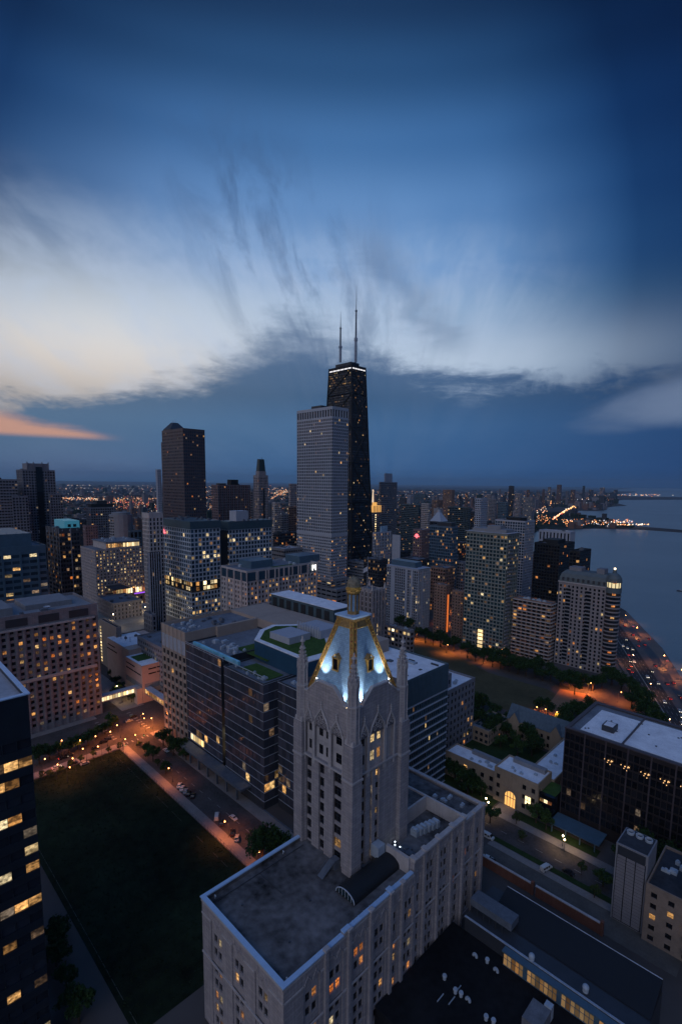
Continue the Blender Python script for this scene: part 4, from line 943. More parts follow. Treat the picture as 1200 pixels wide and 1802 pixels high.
# stair tower with a string of bright landings
b, q = tower('stair_tower', 'narrow beige stair tower whose stacked open landings glow yellow, beside the stone hospital', 205, 1104, 425, xl=175, xr=214, wall=beige, roof=rdark, st=S_(fx=.1, fz=.1, litp=0), units=0, cap=100, fin=False)
x0, x1_, y0, y1_, Z, zr = q
b.panes = [(Vector((x0+2.2, y0-.06, 3+i*2.6)), 2.8, 1.6, '', LB, Vector((1, 0, 0)), Vector((0, -1, 0))) for i in range(int((Z-5)/2.6))]
b.finish()
# ---- parking garage deck
b = Bd('parking_garage', 'parking garage with a pale floodlit open top deck behind the windowless pavilion', 'parking garage', (-437, 140, 0))
b.extra(lambda u: u.box(-560, -437, 140, 240, 0, 20), 'deck', mat('garage_concrete', (.36, .32, .26), .9, .12, .08))
b.extra(lambda u: (u.box(-560, -436.6, 139.4, 140-.004, 18, 21.2), u.box(-437+.004, -436.5, 140, 240, 18, 21.2), [u.box(-436.49, -436.1, 142+i*8.5, 142.8+i*8.5, 0, 21.6) for i in range(12)]), 'parapet', beige)
b.extra(lambda u: (u.box(-500, -484, 222, 238, 20.004, 24.4), u.box(-540, -526, 150, 170, 20.004, 24)), 'stair_house', beige); b.finish()
# ---- skybridges over the crossing
def bridge(label, a, c_, wd, z, axis):
    b = Bd('skybridge', label, 'footbridge', (a[0], a[1], 0), 'enclosed footbridges at the crossing')
    (x0, y0), (x1_, y1_) = a, c_
    b.extra(lambda u: u.box(x0, x1_, y0, y1_, z, z+.6), 'deck', concrete)
    b.extra(lambda u: u.box(x0-.2, x1_+.2, y0-.2, y1_+.2, z+3.7, z+4.2), 'bridge_roof', rpale)
    n = 14
    if axis == 'y': 
        Lb = (y1_-y0)/n
        for i in range(n): b.panes.append((Vector((x1_, y0+Lb*(i+.5), z+2.1)), Lb*.9, 2.6, '', LB, Vector((0, 1, 0)), Vector((1, 0, 0))))
        b.extra(lambda u: [u.box(x1_-.1, x1_+.12, y0+Lb*i-.1, y0+Lb*i+.1, z+.6, z+3.7) for i in range(n+1)], 'mullion', darkm)
    else:
        Lb = (x1_-x0)/n
        for i in range(n): b.panes.append((Vector((x0+Lb*(i+.5), y0, z+2.1)), Lb*.9, 2.6, '', LW, Vector((1, 0, 0)), Vector((0, -1, 0))))
        b.extra(lambda u: [u.box(x0+Lb*i-.1, x0+Lb*i+.1, y0-.12, y0+.1, z+.6, z+3.7) for i in range(n+1)], 'mullion', darkm)
    b.finish()
bridge('brightly lit glazed footbridge crossing the avenue from the stone hospital to the pavilion corner', (-343, 114.1), (-338.5, 139.2), 4.5, 6.5, 'y')
bridge('grey roofed footbridge with amber windows joining the pavilion to the research block', (-333.2, 141), (-283.2, 145), 4, 6.5, 'x')
b = Bd('bridge_pylon', 'square pink stone lift shaft where the two footbridges meet', 'tower'); b.extra(lambda u: u.box(-338.4, -333.6, 135.6, 139.3, 0, 11), 'shaft', pk)
# ---- children's hospital: white gridded cubes on dark bands
b = Bd('childrens_hospital', 'white gridded hospital of two teal topped cubes with a red lit logo', 'hospital', (-423, 226, 0))
x0, x1_, y0, y1_, Z = spec(335, 918, 480, xl=283, xr=387)
gw = mat('white_frame_grid', (.40, .47, .54), .6, .05, .2)
gst = S_(fh=4.0, bw=3.7, fx=.74, fz=.70, dep=.35, litp=.08, litE=.12, lits=[LY, LD, LY, LD], glass=GB, band1=0)
zt_ = Z-7
b.block(x0, x1_, y0, y1_, 60, zt_, gw, rgrey, gst, 0)
b.extra(lambda u: u.box(x0-.5, x1_+.5, y0-.5, y1_+.5, zt_+.01, Z), 'teal_crown', tealm)
x2, x3, y2, y3, Z2 = spec(403, 918, 505, xl=388, xr=478)
b.block(x2, x3, y2, y3, 60, Z2-8, gw, rgrey, gst, 0, part='right_cube_wall')
b.extra(lambda u: u.box(x2-.5, x3+.5, y2-.5, y3+.5, Z2-7.99, Z2), 'teal_crown', tealm)
b.extra(lambda u: u.box(x0+3, x3-3, y0+6, y3-6, 0, Z2-9), 'dark_core', blackm)
b.block(x0-2, x1_-3, y0+2, y1_-2, 50, 60, blackm, rgrey, S_(fh=5, bw=4, fx=.9, fz=.75, litp=.6, lits=[LY, LW, LB], band1=.5), 0, part='sky_lobby')
b.block(x0-3, x1_+1, y0-1, y1_+2, 0, 50, gw, rgrey, S_(fh=4.0, bw=3.4, fx=.66, fz=.66, dep=.35, litp=.2, lits=[LY, LD, LW], glass=GN, band1=0), 1, part='lower_wall')
b.extra(lambda u: (u.box(x2+4, x2+16, y2+8, y2+22, Z2+.01, Z2+10),), 'penthouse', whitecon)
b.units(x0+2, x1_-4, y0+2, y1_-4, Z, 10, unitd); b.units(x2+18, x3-3, y2+3, y3-3, Z2, 8, unitd)
redm = emis('red_sign', (1, .12, .14), 3.0)
def logo(u):           # a small cluster like two cupped strokes, as in the lit logo
    for (t, z, l) in ((2.0, 104.0, 5.0), (5.5, 101.6, 5.5), (1.6, 102.6, 2.4)): u.box(x0+t, x0+t+l, y0-.9, y0-.55, z, z+1.3)
    u.sphere((x0+3.2, y0-.7, 105.8), .8, 8, 5); u.sphere((x0+8.0, y0-.7, 103.6), .7, 8, 5)
b.extra(logo, 'lit_logo', redm); b.finish()
# ---- pier-fronted hospital pavilion with M sign
b = Bd('piered_clinic', 'long clinic with pale vertical piers, amber lit bays and a white letter M sign', 'building', (-331, 223, 0))
x0, x1_, y0, y1_, Z = spec(434, 1005, 400, xl=389, xr=557)
pst = S_(fh=3.9, bw=3.5, fx=.5, fz=.55, dep=.4, litp=.08, litE=.34, lits=[LW, LO, LW], glass=GN, pier=3, pw=1.0, pd=.9, ptop=1.5, band1=9, skip=None)
b.block(x0, x1_, y0, y1_, 0, Z, stone2, rgrey, pst, 1.2)
b.extra(lambda u: (u.box(x0+1, x1_+.06, y0-.06, y1_, Z-8.6, Z-1.6),), 'upper_glazing', GB)
for i in range(9): b.extra(lambda u: u.box(x1_+.05, x1_+.9, y0+i*(y1_-y0)/8-.4, y0+i*(y1_-y0)/8+.4, Z-9, Z-1.4), 'upper_pier', stone2)
ys = y0+(y1_-y0)*.945
def Mm(u):
    X = x1_+1.0; z0_ = Z-7.2
    for t in (-1.9, 1.5): u.box(X, X+.3, ys+t, ys+t+.8, z0_, z0_+5)
    u.poly([(X+.3, ys-1.4, z0_+5), (X+.3, ys-.4, z0_+5), (X+.3, ys+.6, z0_+2.2), (X+.3, ys-.0, z0_+1.6)]); u.poly([(X+.3, ys+1.8, z0_+5), (X+.3, ys+.8, z0_+5), (X+.3, ys-.2, z0_+2.2), (X+.3, ys+.3, z0_+1.6)])
b.extra(Mm, 'letter_sign', emis('white_sign', (1, .93, .86), 2.5))
b.extra(lambda u: (u.box(x0+8, x0+26, y0+12, y0+34, Z-1.19, Z+5), u.box(x0+10, x0+30, y0+60, y0+84, Z-1.19, Z+5)), 'penthouse', bluem)
b.extra(lambda u: u.box(x0+28, x1_-3, y0+30, y0+56, Z-1.19, Z-1.0), 'roof_garden', green); b.units(x0+4, x1_-4, y0+4, y1_-8, Z-1.2, 12, unitm); b.finish()
# ---- white gridded hotel-and-shops tower beside the black tower
x0, x1_, y0, y1_, Z = spec(585, 714.5, 600, xl=522.5, xr=613.5)
b = Bd('white_grid_tower', 'tall pale marble gridded slab tower standing in front of the black tower', 'skyscraper', (x1_, y0, 0))
wg = mat('pale_marble', (.38, .41, .46), .7, .06, .05, streak=.2)
stw = S_(fh=3.75, bw=3.3, fx=.68, fz=.68, dep=.5, litp=.035, lits=[LW, LD, LY], glass=GD, band1=0, band0=0)
b.block(x0, x1_, y0, y1_, 92, Z-13, wg, rgrey, stw, 0)
b.block(x0, x1_, y0, y1_, Z-12.99, Z, wg, rgrey, S_(fh=13, bw=4.6, fx=.66, fz=.70, dep=1.2, litp=0, glass=GN, band1=1.6), 1.5, part='crown_wall')
b.extra(lambda u: u.box(x0-.3, x1_+.3, y0-.3, y1_+.3, 88.5, 91.99), 'belt_course', wg)
stw2 = dict(stw); stw2['litp'] = .14; stw2['fz'] = .5; stw2['lits'] = [LW, LO, LD, LD]
b.block(x0, x1_, y0, y1_, 30, 88.49, wg, rgrey, stw2, 0, part='lower_wall')
b.extra(lambda u: (u.box(x0+18, x0+36, y0+8, y0+18, Z-1.4, Z+4.5),), 'penthouse', darkm)
b.block(x0-3, x1_+16, y0-6, y1_+10, 0, 28, concrete, rgrey, S_(fh=5.5, bw=9, fx=.85, fz=.42, dep=1.0, litp=.10, lits=[LW, LO], glass=GN, band1=1.5), 1, part='podium_wall')
b.block(x0-1, x1_+3, y0-3, y1_+4, 28.01, 36, concrete, rgrey, S_(fh=4, bw=9, fx=.85, fz=.45, dep=1.0, litp=.15, glass=GN), 1, part='podium_upper_wall')
b.finish()
# ---- the tapering black tower with cross bracing and two masts
def black_tower():
    t0, t1 = at_d(619, 641, 790).x, at_d(619, 641, 790).y
    Zt = at_d(619, 641, 790).z; cx_, cy_ = t0-24.5, t1+15
    b = Bd('black_braced_tower', 'very tall tapering black skyscraper with cross braces, a white lit band and two masts', 'skyscraper', (cx_, cy_, 0), cap=100); R = b.root
    hx = lambda z: 40.4+(24.5-40.4)*z/Zt; hy = lambda z: 25.0+(15-25.0)*z/Zt
    def F(face, s, z, o=0.0):
        if face == 'S': return (cx_-hx(z)+2*hx(z)*s, cy_-hy(z)-o, z)
        return (cx_+hx(z)+o, cy_-hy(z)+2*hy(z)*s, z)
    mb = MB()
    nf = 88; zz = Zt-7
    for face, nx in (('S', 22), ('E', 14)):
        for j in range(nf):
            z0, z1 = zz*j/nf, zz*(j+1)/nf; zm = z0+(z1-z0)*.42
            mb.quad(F(face, 0, z0), F(face, 1, z0), F(face, 1, zm), F(face, 0, zm), 0)
            mb.quad(F(face, 0, zm, -.3), F(face, 1, zm, -.3), F(face, 1, z1, -.3), F(face, 0, z1, -.3), 1)
            mb.quad(F(face, 0, zm), F(face, 1, zm), F(face, 1, zm, -.3), F(face, 0, zm, -.3), 0)
            lp = .055*(1 if z0 > 120 else 2.0); row = random.random(); lp = lp*2.2 if row < .12 else (.02 if row < .5 else lp)
            if z0 > zz*.93: lp = .35 if face == 'S' else .1
            for i in range(nx):
                if random.random() < lp:
                    s0 = (i+.2)/nx; s1 = (i+.8)/nx
                    c = (Vector(F(face, (s0+s1)/2, (zm+z1)/2, -.2))); u_ = Vector((1, 0, 0)) if face == 'S' else Vector((0, 1, 0))
                    b.panes.append((c, (s1-s0)*2*(hx(z0) if face == 'S' else hy(z0)), (z1-zm)*.85, '', random.choice([LW, LW, LD, LD, LY, LD]), u_, u_))
        for i in range(nx+1):
            s = i/nx; mb.tube(F(face, s, 0, .1), F(face, s, zz, .1), .32 if i % 5 else .6, 4)
        mb.quad(F(face, 0, zz+3), F(face, 1, zz+3), F(face, 1, Zt), F(face, 0, Zt))
    mb.quad((cx_+hx(0), cy_+hy(0), 0), (cx_-hx(0), cy_+hy(0), 0), (cx_-hx(Zt), cy_+hy(Zt), Zt), (cx_+hx(Zt), cy_+hy(Zt), Zt)); mb.quad((cx_-hx(0), cy_+hy(0), 0), (cx_-hx(0), cy_-hy(0), 0), (cx_-hx(Zt), cy_-hy(Zt), Zt), (cx_-hx(Zt), cy_+hy(Zt), Zt))
    mb.build('tapering_wall', [blackm, glass('black_tower_glass', (.03, .045, .06), .2, (.08, .10, .13))], R)
    mb = MB(); tiers = [0, 62, 124, 184, 238, 288, zz]
    for a, c_ in zip(tiers, tiers[1:]):
        for face in 'SE':
            mb.tube(F(face, 0, a, .5), F(face, 1, c_, .5), 1.0, 4); mb.tube(F(face, 1, a, .5), F(face, 0, c_, .5), 1.0, 4); mb.tube(F(face, 0, c_, .5), F(face, 1, c_, .5), 1.0, 4)
    for s in (0, 1):
        for face in 'SE': mb.tube(F(face, s, 0, .2), F(face, s, Zt, .2), 1.1, 5)
    mb.build('cross_bracing', blackm, R)
    mb = MB()
    for face, nx in (('S', 6), ('E', 5)):
        for i in range(nx):
            s0, s1 = (i+.06)/nx, (i+.94)/nx; mb.quad(F(face, s0, zz+.1, .25), F(face, s1, zz+.1, .25), F(face, s1, zz+2.9, .25), F(face, s0, zz+2.9, .25))
    mb.build('lit_band', emis('crown_band_light', (.95, .92, .95), 1.05), R)
    mb = MB(); mb.poly([(cx_-hx(Zt), cy_-hy(Zt), Zt), (cx_+hx(Zt), cy_-hy(Zt), Zt), (cx_+hx(Zt), cy_+hy(Zt), Zt), (cx_-hx(Zt), cy_+hy(Zt), Zt)]); mb.build('roof', rdark, R)
    mb = MB(); mb.box(cx_-17, cx_+17, cy_-9, cy_+9, Zt+.01, Zt+6); mb.box(cx_-20, cx_-17.01, cy_-5, cy_+5, Zt+.01, Zt+4)
    for i in range(9): mb.tube((cx_-18+i*4.4, cy_-8, Zt+6), (cx_-18+i*4.4, cy_-8, Zt+8.5+(i*37 % 5)), .2, 4)
    mb.build('penthouse', darkm, R)
    for px, ytop in ((599, 549), (626, 503)):
        v = at_d(px, 610, 800); x, y = v.x, cy_
        k = 1.0
        ztp = bis(lambda h: proj((v.x, v.y, h))[1] > ytop, Zt, 700)
        H = ztp-Zt-4; z = Zt+5
        mb = MB(); mb.tube((v.x, v.y, z), (v.x, v.y, z+H*.28), 1.9, 8, 1); mb.tube((v.x, v.y, z+H*.28), (v.x, v.y, z+H*.32), 2.6, 8, 1)
        mb.tube((v.x, v.y, z+H*.32), (v.x, v.y, z+H*.66), 1.35, 6, 0, 1.15); mb.tube((v.x, v.y, z+H*.66), (v.x, v.y, z+H*.68), 1.7, 6, 0); mb.tube((v.x, v.y, z+H*.68), (v.x, v.y, z+H), .62, 6, 0, .12)
        for q in range(10): mb.tube((v.x-1.9, v.y, z+H*(.30+.035*q)), (v.x+1.9, v.y, z+H*(.30+.035*q)), .28, 4, 1)
        for q in range(4): mb.tube((v.x+(2.6 if px > 610 else -2.6)*(1 if q % 2 else -1), v.y, z), (v.x+(2.6)*(1 if q % 2 else -1), v.y, z+H*.22), .25, 4, 0)
        mb.build('antenna_mast', [mat('mast_steel', (.12, .15, .19), .6), mat('mast_pale', (.28, .33, .40), .6)], R)
    b.finish()
black_tower()
# ---- brown granite tower at left with a stepped, pyramid capped top
b, q = tower('brown_granite_tower', 'dark brown granite tower with tiny windows and a small pyramid on its roof', 322, 753, 650, xl=285, xr=360.5, wall=granite, roof=rdark, cat='skyscraper', units=4, fin=False,
    st=S_(fh=3.9, bw=3.0, fx=.55, fz=.5, dep=.3, litp=.035, litS=.02, lits=[LO, LW, LD, LD, LD], glass=GB, band1=2))
x0, x1_, y0, y1_, Z, zr = q
b.extra(lambda u: u.box(x0-5, x0-.01, y0+1, y1_-4, 0, Z-14), 'left_shoulder', granite)
b.extra(lambda u: (u.box(x0+1, x0+21, y0+1.5, y0+22, zr+.01, Z+1.5), u.prism([(x0+1, y0+1.5), (x0+21, y0+1.5), (x0+21, y0+22), (x0+1, y0+22)], Z+1.51, Z+10, 0, True, .32)), 'roof_pyramid', darkm)
b.extra(lambda u: [u.tube((x0+8+i*4, y0+10, Z+10), (x0+8+i*4, y0+10, Z+13), .2) for i in range(3)], 'aerial', lightm); b.finish()
tower('white_slab_tower', 'thin white slab edge of a tower seen just left of the brown granite tower', 277, 826, 860, xl=274, xr=284, wall=whitecon, st=S_(litp=.02, fx=.3), units=0, cap=20)
# ---- left foreground and middle distance
def T(name, label, *a, **k): return tower(name, label, *a, **k)
ofc = lambda **k: S_(**{**dict(fh=3.9, bw=3.4, fx=.66, fz=.60, dep=.35, litp=.1, glass=GN, lits=[LW, LY, LO, LD, LD]), **k})
T('office_slab', 'dark banded office tower cut by the left edge of the view', -6, 843, 800, xl=-60, xr=31, wall=stoneb, roof=rdark, st=ofc(fx=.8, fz=.5, litp=.07, lits=[LD, LW, LD, LD]), cap=100, pent=[(.2, .8, .1, .6, 3, darkm)])
b, q = T('crowned_stone_tower', 'grey green stone tower with a stepped crown and a dark glass strip down its middle', 40, 826, 860, xl=30, xr=97, wall=stoneb, roof=rdark, fin=False, st=ofc(pier=3, pw=.9, pd=.8, litp=.035, fx=.62, fz=.6, lits=[LW, LD]))
x0, x1_, y0, y1_, Z, zr = q; Ly = y1_-y0
b.extra(lambda u: (u.box(x0+2, x1_-3, y0+Ly*.17, y0+Ly*.82, Z+.01, Z+9), [u.box(x1_-3.3, x1_-2.2, y0+Ly*(.17+.65*t)-.6, y0+Ly*(.17+.65*t)+.6, Z, Z+11) for t in (0, .3, .7, 1)]), 'crown', stoneb)
b.extra(lambda u: (u.box(x1_+.01, x1_+.9, y0+Ly*.40, y0+Ly*.60, 20, Z+4),), 'glass_strip', GN); b.finish()
T('stone_wing_tower', 'shoulder tower of grey stone pressed against the left side of the crowned tower', 22, 873, 800, xl=18, xr=50, wall=stoneb, roof=rdark, st=ofc(pier=2, pw=.8, pd=.6, litp=.06), cap=60, units=1)
T('stone_wing_tower', 'shoulder tower of grey stone stepping down right of the crowned tower', 89, 869, 830, xl=86, xr=110.5, wall=stoneb, roof=rdark, st=ofc(pier=2, pw=.8, pd=.6, litp=.06), cap=60, units=1)
b, q = T('banded_office', 'blue grey ribbon windowed office block at the left edge, one floor lit amber', -30, 966, 440, xl=-60, xr=81, wall=bluem, roof=rgrey, fin=False, st=ofc(fh=4.6, bw=5.6, fx=.88, fz=.5, litp=.12, rowlit={13: 5, 14: 2, 9: 4}, lits=[LW, LY, LD], glass=GB, pier=2, pw=1.4, pd=.7, band1=5, ptop=4))
x0, x1_, y0, y1_, Z, zr = q
b.extra(lambda u: (u.box(x0, x1_-5, y0, y1_-8, zr+.01, Z+9),), 'plant_screen', bluem); b.extra(lambda u: [u.tube((x1_-5, y0+i*5.3, Z+9), (x1_-5, y0+i*5.3, Z+10.5), .15, 4) for i in range(14)], 'screen_post', lightm); b.finish()
b, q = T('dark_office_tower', 'slim dark office tower with pale ribs, topped by a cyan lit cube', 103, 930, 500, xl=82, xr=140, wall=darkm, roof=rgrey, fin=False, st=ofc(fh=3.8, bw=2.4, fx=.85, fz=.6, litp=.14, lits=[LW, LO, LD, LD], pier=4, pw=.8, pd=.5, pierm=concrete, band1=4))
x0, x1_, y0, y1_, Z, zr = q
b.extra(lambda u: (u.box(x0+2.5, x1_-3, y0+6, y0+18, zr+.01, Z+6)), 'lit_cube', emis('cyan_lit_wall', (.04, .28, .44), .38)); b.extra(lambda u: [u.box(x1_-2.99, x1_-2.85, y0+8.4+i*4.4, y0+11+i*4.4, Z+.5, Z+3) for i in range(2)], 'cube_window', GN); b.finish()
T('dark_crowned_tower', 'dark topped apartment tower with a lit roof edge, standing beyond the lit hotel', 160, 893, 880, xl=152, xr=205, wall=stoneb, roof=rdark, st=ofc(pier=2, pw=.9, pd=.5, litp=.07, glass=GN), pent=[(.1, .9, .05, .9, 6, blackm), (.3, .7, .3, .7, 11, darkm)], cap=60)
T('pink_brick_block', 'pink brick apartment block left of the dark crowned tower', 151, 925, 800, xl=146, xr=172, wall=pinkbr, roof=rdark, st=ofc(fx=.4, litp=.05), cap=60, units=1)
# round cornered tower
v = at_d(213, 905, 780); b = Bd('round_tower', 'grey concrete apartment tower with a rounded front and square windows behind the lit hotel', 'building', (v.x, v.y, 0), cap=90)
rr_ = 15.5
b.extra(lambda u: (u.cyl(v.x, v.y, rr_, 0, v.z, 16), u.cyl(v.x, v.y, rr_*.8, v.z+.01, v.z+3, 16)), 'wall', concrete)
for i in range(16):
    an = -math.pi*.95+i*math.pi*1.1/15; n = Vector((math.cos(an), math.sin(an), 0)); 
    an = math.pi/16+math.pi/16+(i-14)*2*math.pi/16; n = Vector((math.cos(an), math.sin(an), 0)); u_ = Vector((-n.y, n.x, 0)); ra = rr_*math.cos(math.pi/16)
    if i >= 11: continue
    for j in range(22):
        for s in (-1, 1):
            b.panes.append((Vector((v.x, v.y, 0))+n*(ra+.05)+u_*(s*1.45)+Vector((0, 0, v.z-4-j*3.9)), 1.9, 2.1, '', random.choice([LW, LD]) if random.random() < .09 else GN, u_, n))
b.finish()
b, q = T('lit_hotel', 'stone hotel with dozens of amber rooms above bright restaurant terraces', 168, 968, 600, xl=142, xr=250, wall=stone, roof=rgrey, fin=False, st=ofc(fh=3.5, bw=3.6, fx=.36, fz=.5, litp=.46, litS=.05, lits=[LY, LW, LW, LY], band1=1), cap=100)
x0, x1_, y0, y1_, Z, zr = q; Ly = y1_-y0
b.extra(lambda u: u.box(x0+3, x1_-3, y0+Ly*.25, y1_-.5, zr+.01, Z+6.4), 'top_floor', stone2)
b.extra(lambda u: u.box(x0+2, x1_-2, y0+Ly*.23, y1_, Z+6.41, Z+7.2), 'top_roof', rgrey)
for i in range(18): b.panes.append((Vector((x1_-2.95, y0+Ly*(.27+.04*i), Z+3)), Ly*.033, 4.2, '', LW if i < 9 else LB, Vector((0, 1, 0)), Vector((1, 0, 0))))
b.units(x0+4, x1_-6, y0+Ly*.3, y1_-4, Z+7.2, 8, unitm); b.finish()
v = at(168, 1030, 24); x_ = x1_+4
b = Bd('restaurant_building', 'restaurant building with orange lit colonnade and violet edged terrace below the lit hotel', 'building', (x_+28, y0, 0))
b.block(x_, x_+26, y0+4, y0+Ly*.93, 0, 31, brick, rdark, ofc(fh=5.5, bw=5, litp=.5, lits=[LO, LW, LB], fx=.5, fz=.6), .8)
b.extra(lambda u: (u.box(x_-3, x_+22, y0+8, y0+Ly*.5, 37.2, 38)), 'pavilion_roof', rdark); b.extra(lambda u: [u.box(x_+21, x_+21.6, y0+8+i*3.4, y0+8.5+i*3.4, 31, 37.2) for i in range(14)], 'column', beige)
for i in range(13): b.panes.append((Vector((x_+18, y0+10+i*3.4, 34)), 3.0, 5.5, '', LB if i % 3 else LO, Vector((0, 1, 0)), Vector((1, 0, 0))))
b.extra(lambda u: (u.box(x_+25.2, x_+26, y0+Ly*.55, y0+Ly*.93, 31.01, 32.2), u.box(x_+4, x_+26, y0+Ly*.925, y0+Ly*.935, 31.01, 32.2)), 'terrace_light', emis('violet_light', (.35, .08, .9), 1.1))
b.extra(lambda u: [u.sphere((x_+5+i*2.6, y0+Ly*.7, 34.4), .5, 5, 4) for i in range(8)], 'lantern', emis('lantern_glow', (1, .45, .12), 4)); b.finish()
b, q = T('blank_slab_tower', 'slender pale slab tower with a blank south wall and three lit windows under its roof', 262, 903, 480, xl=250, xr=287, wall=stone2, roof=tealm, fin=True, st=ofc(fh=3.8, bw=3.0, fx=.5, fz=.72, litp=0, litE=.01, rowlit={29: 40, 28: 40}, band1=4, skip=None), units=1)
T('dark_ribbed_block', 'narrow dark block with white vertical ribs at the foot of the blank slab tower', 263, 973, 462, xl=260, xr=283, wall=darkm, roof=rgrey, st=ofc(bw=2.2, fx=.8, fz=.8, litp=.02, pier=1, pw=.55, pd=.4, pierm=whitecon), units=1)
T('low_dark_block', 'low blue black block glimpsed between the round tower and the blank slab tower', 229, 934, 760, xl=226, xr=250, wall=bluem, roof=rgrey, st=ofc(fx=.7, fz=.8, litp=0, bw=6, fh=9), units=0, cap=30)
T('wide_flat_tower', 'wide flat topped brown apartment slab between the granite tower and the lantern topped tower', 384, 853, 800, xl=372.5, xr=440.5, wall=pinkbr, roof=rdark, st=ofc(fx=.5, litp=.03, lits=[LD, LW, LO], pier=2, pw=.7, pd=.5, pierm=stoneb), pent=[(.3, .9, .42, .64, 9, blackm), (.2, .7, .1, .3, 3, darkm)], cap=100)
T('pale_annex', 'pale narrow apartment block between the wide flat slab and the lantern topped tower', 442, 864, 830, xl=440, xr=449, wall=stone, roof=rdark, st=ofc(litp=.05), units=0, cap=30)
b, q = T('lantern_top_tower', 'slim stone tower with a dark tapering mansard top, left of the white grid tower', 455, 836, 780, xl=446.5, xr=472, wall=stone, roof=rdark, fin=False, st=ofc(bw=2.6, fx=.5, fz=.6, litp=.06, pier=3, pw=.8, pd=.5, band1=3))
x0, x1_, y0, y1_, Z, zr = q
b.extra(lambda u: (u.box(x0+2, x1_-2, y0+2.5, y1_-2.5, zr+.01, Z+6)), 'setback', stone)
b.extra(lambda u: (u.prism([(x0+2.5, y0+3), (x1_-2.5, y0+3), (x1_-2.5, y1_-3), (x0+2.5, y1_-3)], Z+6.01, Z+24, 0, True, .74), u.tube((x0+8, y0+10, Z+24), (x0+8, y0+10, Z+27), .3)), 'mansard', mat('dark_green_copper', (.03, .05, .05), .5)); 
b.extra(lambda u: u.box(x1_+.01, x1_+.35, y0+(y1_-y0)*.38, y0+(y1_-y0)*.62, 30, Z-20), 'glass_strip', GN); b.finish()
T('grid_apartment', 'pale gridded apartment tower peeking out left of the white grid tower', 511, 851, 1050, xl=508, xr=524, wall=stone, st=ofc(litp=.05, fx=.6), units=1, cap=40)
T('brown_apartment', 'brown apartment block at the left foot of the white grid tower', 509, 892, 900, xl=505, xr=523, wall=brick, roof=rdark, st=ofc(litp=.06), units=1, cap=40)
T('pale_twin_block', 'pale block of two slabs between the lantern topped tower and the white grid tower', 484, 884, 950, xl=479, xr=493, wall=stone2, st=ofc(litp=.05, pier=2, pw=1.4, pd=.5), units=1, cap=40)
T('grey_midrise', 'grey mid-rise with a wide flat roof below the pale twin slabs', 497, 905, 880, xl=490, xr=508, wall=concrete, st=ofc(litp=.06), units=1, cap=40)
T('dark_midrise', 'dark mid-rise with a white rooftop lamp left of the white grid tower', 489, 938, 720, xl=481, xr=525, wall=darkm, roof=rdark, st=ofc(litp=.14, fx=.8, lits=[LO, LD]), units=3, cap=60)
T('flat_pale_roof_building', 'broad low building with a pale gravel roof in front of the dark mid-rise', 500, 966, 610, xl=476, xr=532, wall=concrete, roof=rpale, st=ofc(litp=.03, fx=.8, fz=.4, fh=5), units=4, cap=40)
T('dark_chapel_wing', 'gothic university hall with pale buttressed stone sides behind the planted pavilion', 500, 1078, base=(506, 1150), xl=488, xr=570, wall=stone, roof=rgrey, st=ofc(fh=4.5, bw=3.6, fx=.42, fz=.72, litp=.06, pier=1, pw=1.0, pd=.8), units=6, um=unitm, dz=0)
# ---- right of the black tower, toward the lake
b, q = T('gold_lit_tower', 'stepped tower with a gold floodlit crown and beacon mast, just right of the black tower', 657, 893, 930, xl=650, xr=671, wall=stone, roof=rdark, fin=False, st=ofc(litp=.05, litS=0, bw=2.6))
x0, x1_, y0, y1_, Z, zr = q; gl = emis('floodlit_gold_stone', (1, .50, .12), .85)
for i in range(22): b.panes.append((Vector((x1_+.06, y0+(y1_-y0)*.30, Z-14-i*4.2)), 3.2, 1.9, '', LB, Vector((0, 1, 0)), Vector((1, 0, 0))))
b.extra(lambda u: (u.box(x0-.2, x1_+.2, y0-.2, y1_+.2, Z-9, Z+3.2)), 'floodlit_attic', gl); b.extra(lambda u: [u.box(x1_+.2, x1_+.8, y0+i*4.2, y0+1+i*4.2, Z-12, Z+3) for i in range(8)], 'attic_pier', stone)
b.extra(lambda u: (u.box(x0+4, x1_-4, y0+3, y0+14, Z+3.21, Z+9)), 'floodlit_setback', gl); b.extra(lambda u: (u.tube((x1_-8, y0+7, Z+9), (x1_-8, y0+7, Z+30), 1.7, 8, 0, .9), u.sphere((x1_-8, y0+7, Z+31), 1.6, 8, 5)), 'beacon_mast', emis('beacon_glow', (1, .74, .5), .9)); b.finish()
b, q = T('grid_tower_with_block', 'gridded concrete tower topped by a square plant block, right of the gold lit tower', 669, 848, 950, xl=667, xr=699, wall=concrete, st=ofc(bw=3.0, fx=.66, fz=.6, litp=.05, lits=[LW, LD, LD]), pent=[(.15, .85, .28, .70, 17, whitecon)], cap=100)
T('striped_hotel', 'ribbed hotel slab with small lit rooms at the right foot of the black tower', 659, 937, 640, xl=656, xr=689, wall=whitecon, st=ofc(bw=3, fx=.55, fz=.8, litp=.14, lits=[LY, LW], pier=2, pw=.8, pd=.5), pent=[(.2, .9, .4, .75, 8, mat('pale_blue_panel', (.30, .45, .58), .6))], units=1)
T('blank_white_slab', 'blank white end wall of a slab right of the striped hotel', 704, 942, 630, xl=690, xr=705, wall=whitecon, st=ofc(fx=.1, litp=0, fz=.1), units=0, cap=5)
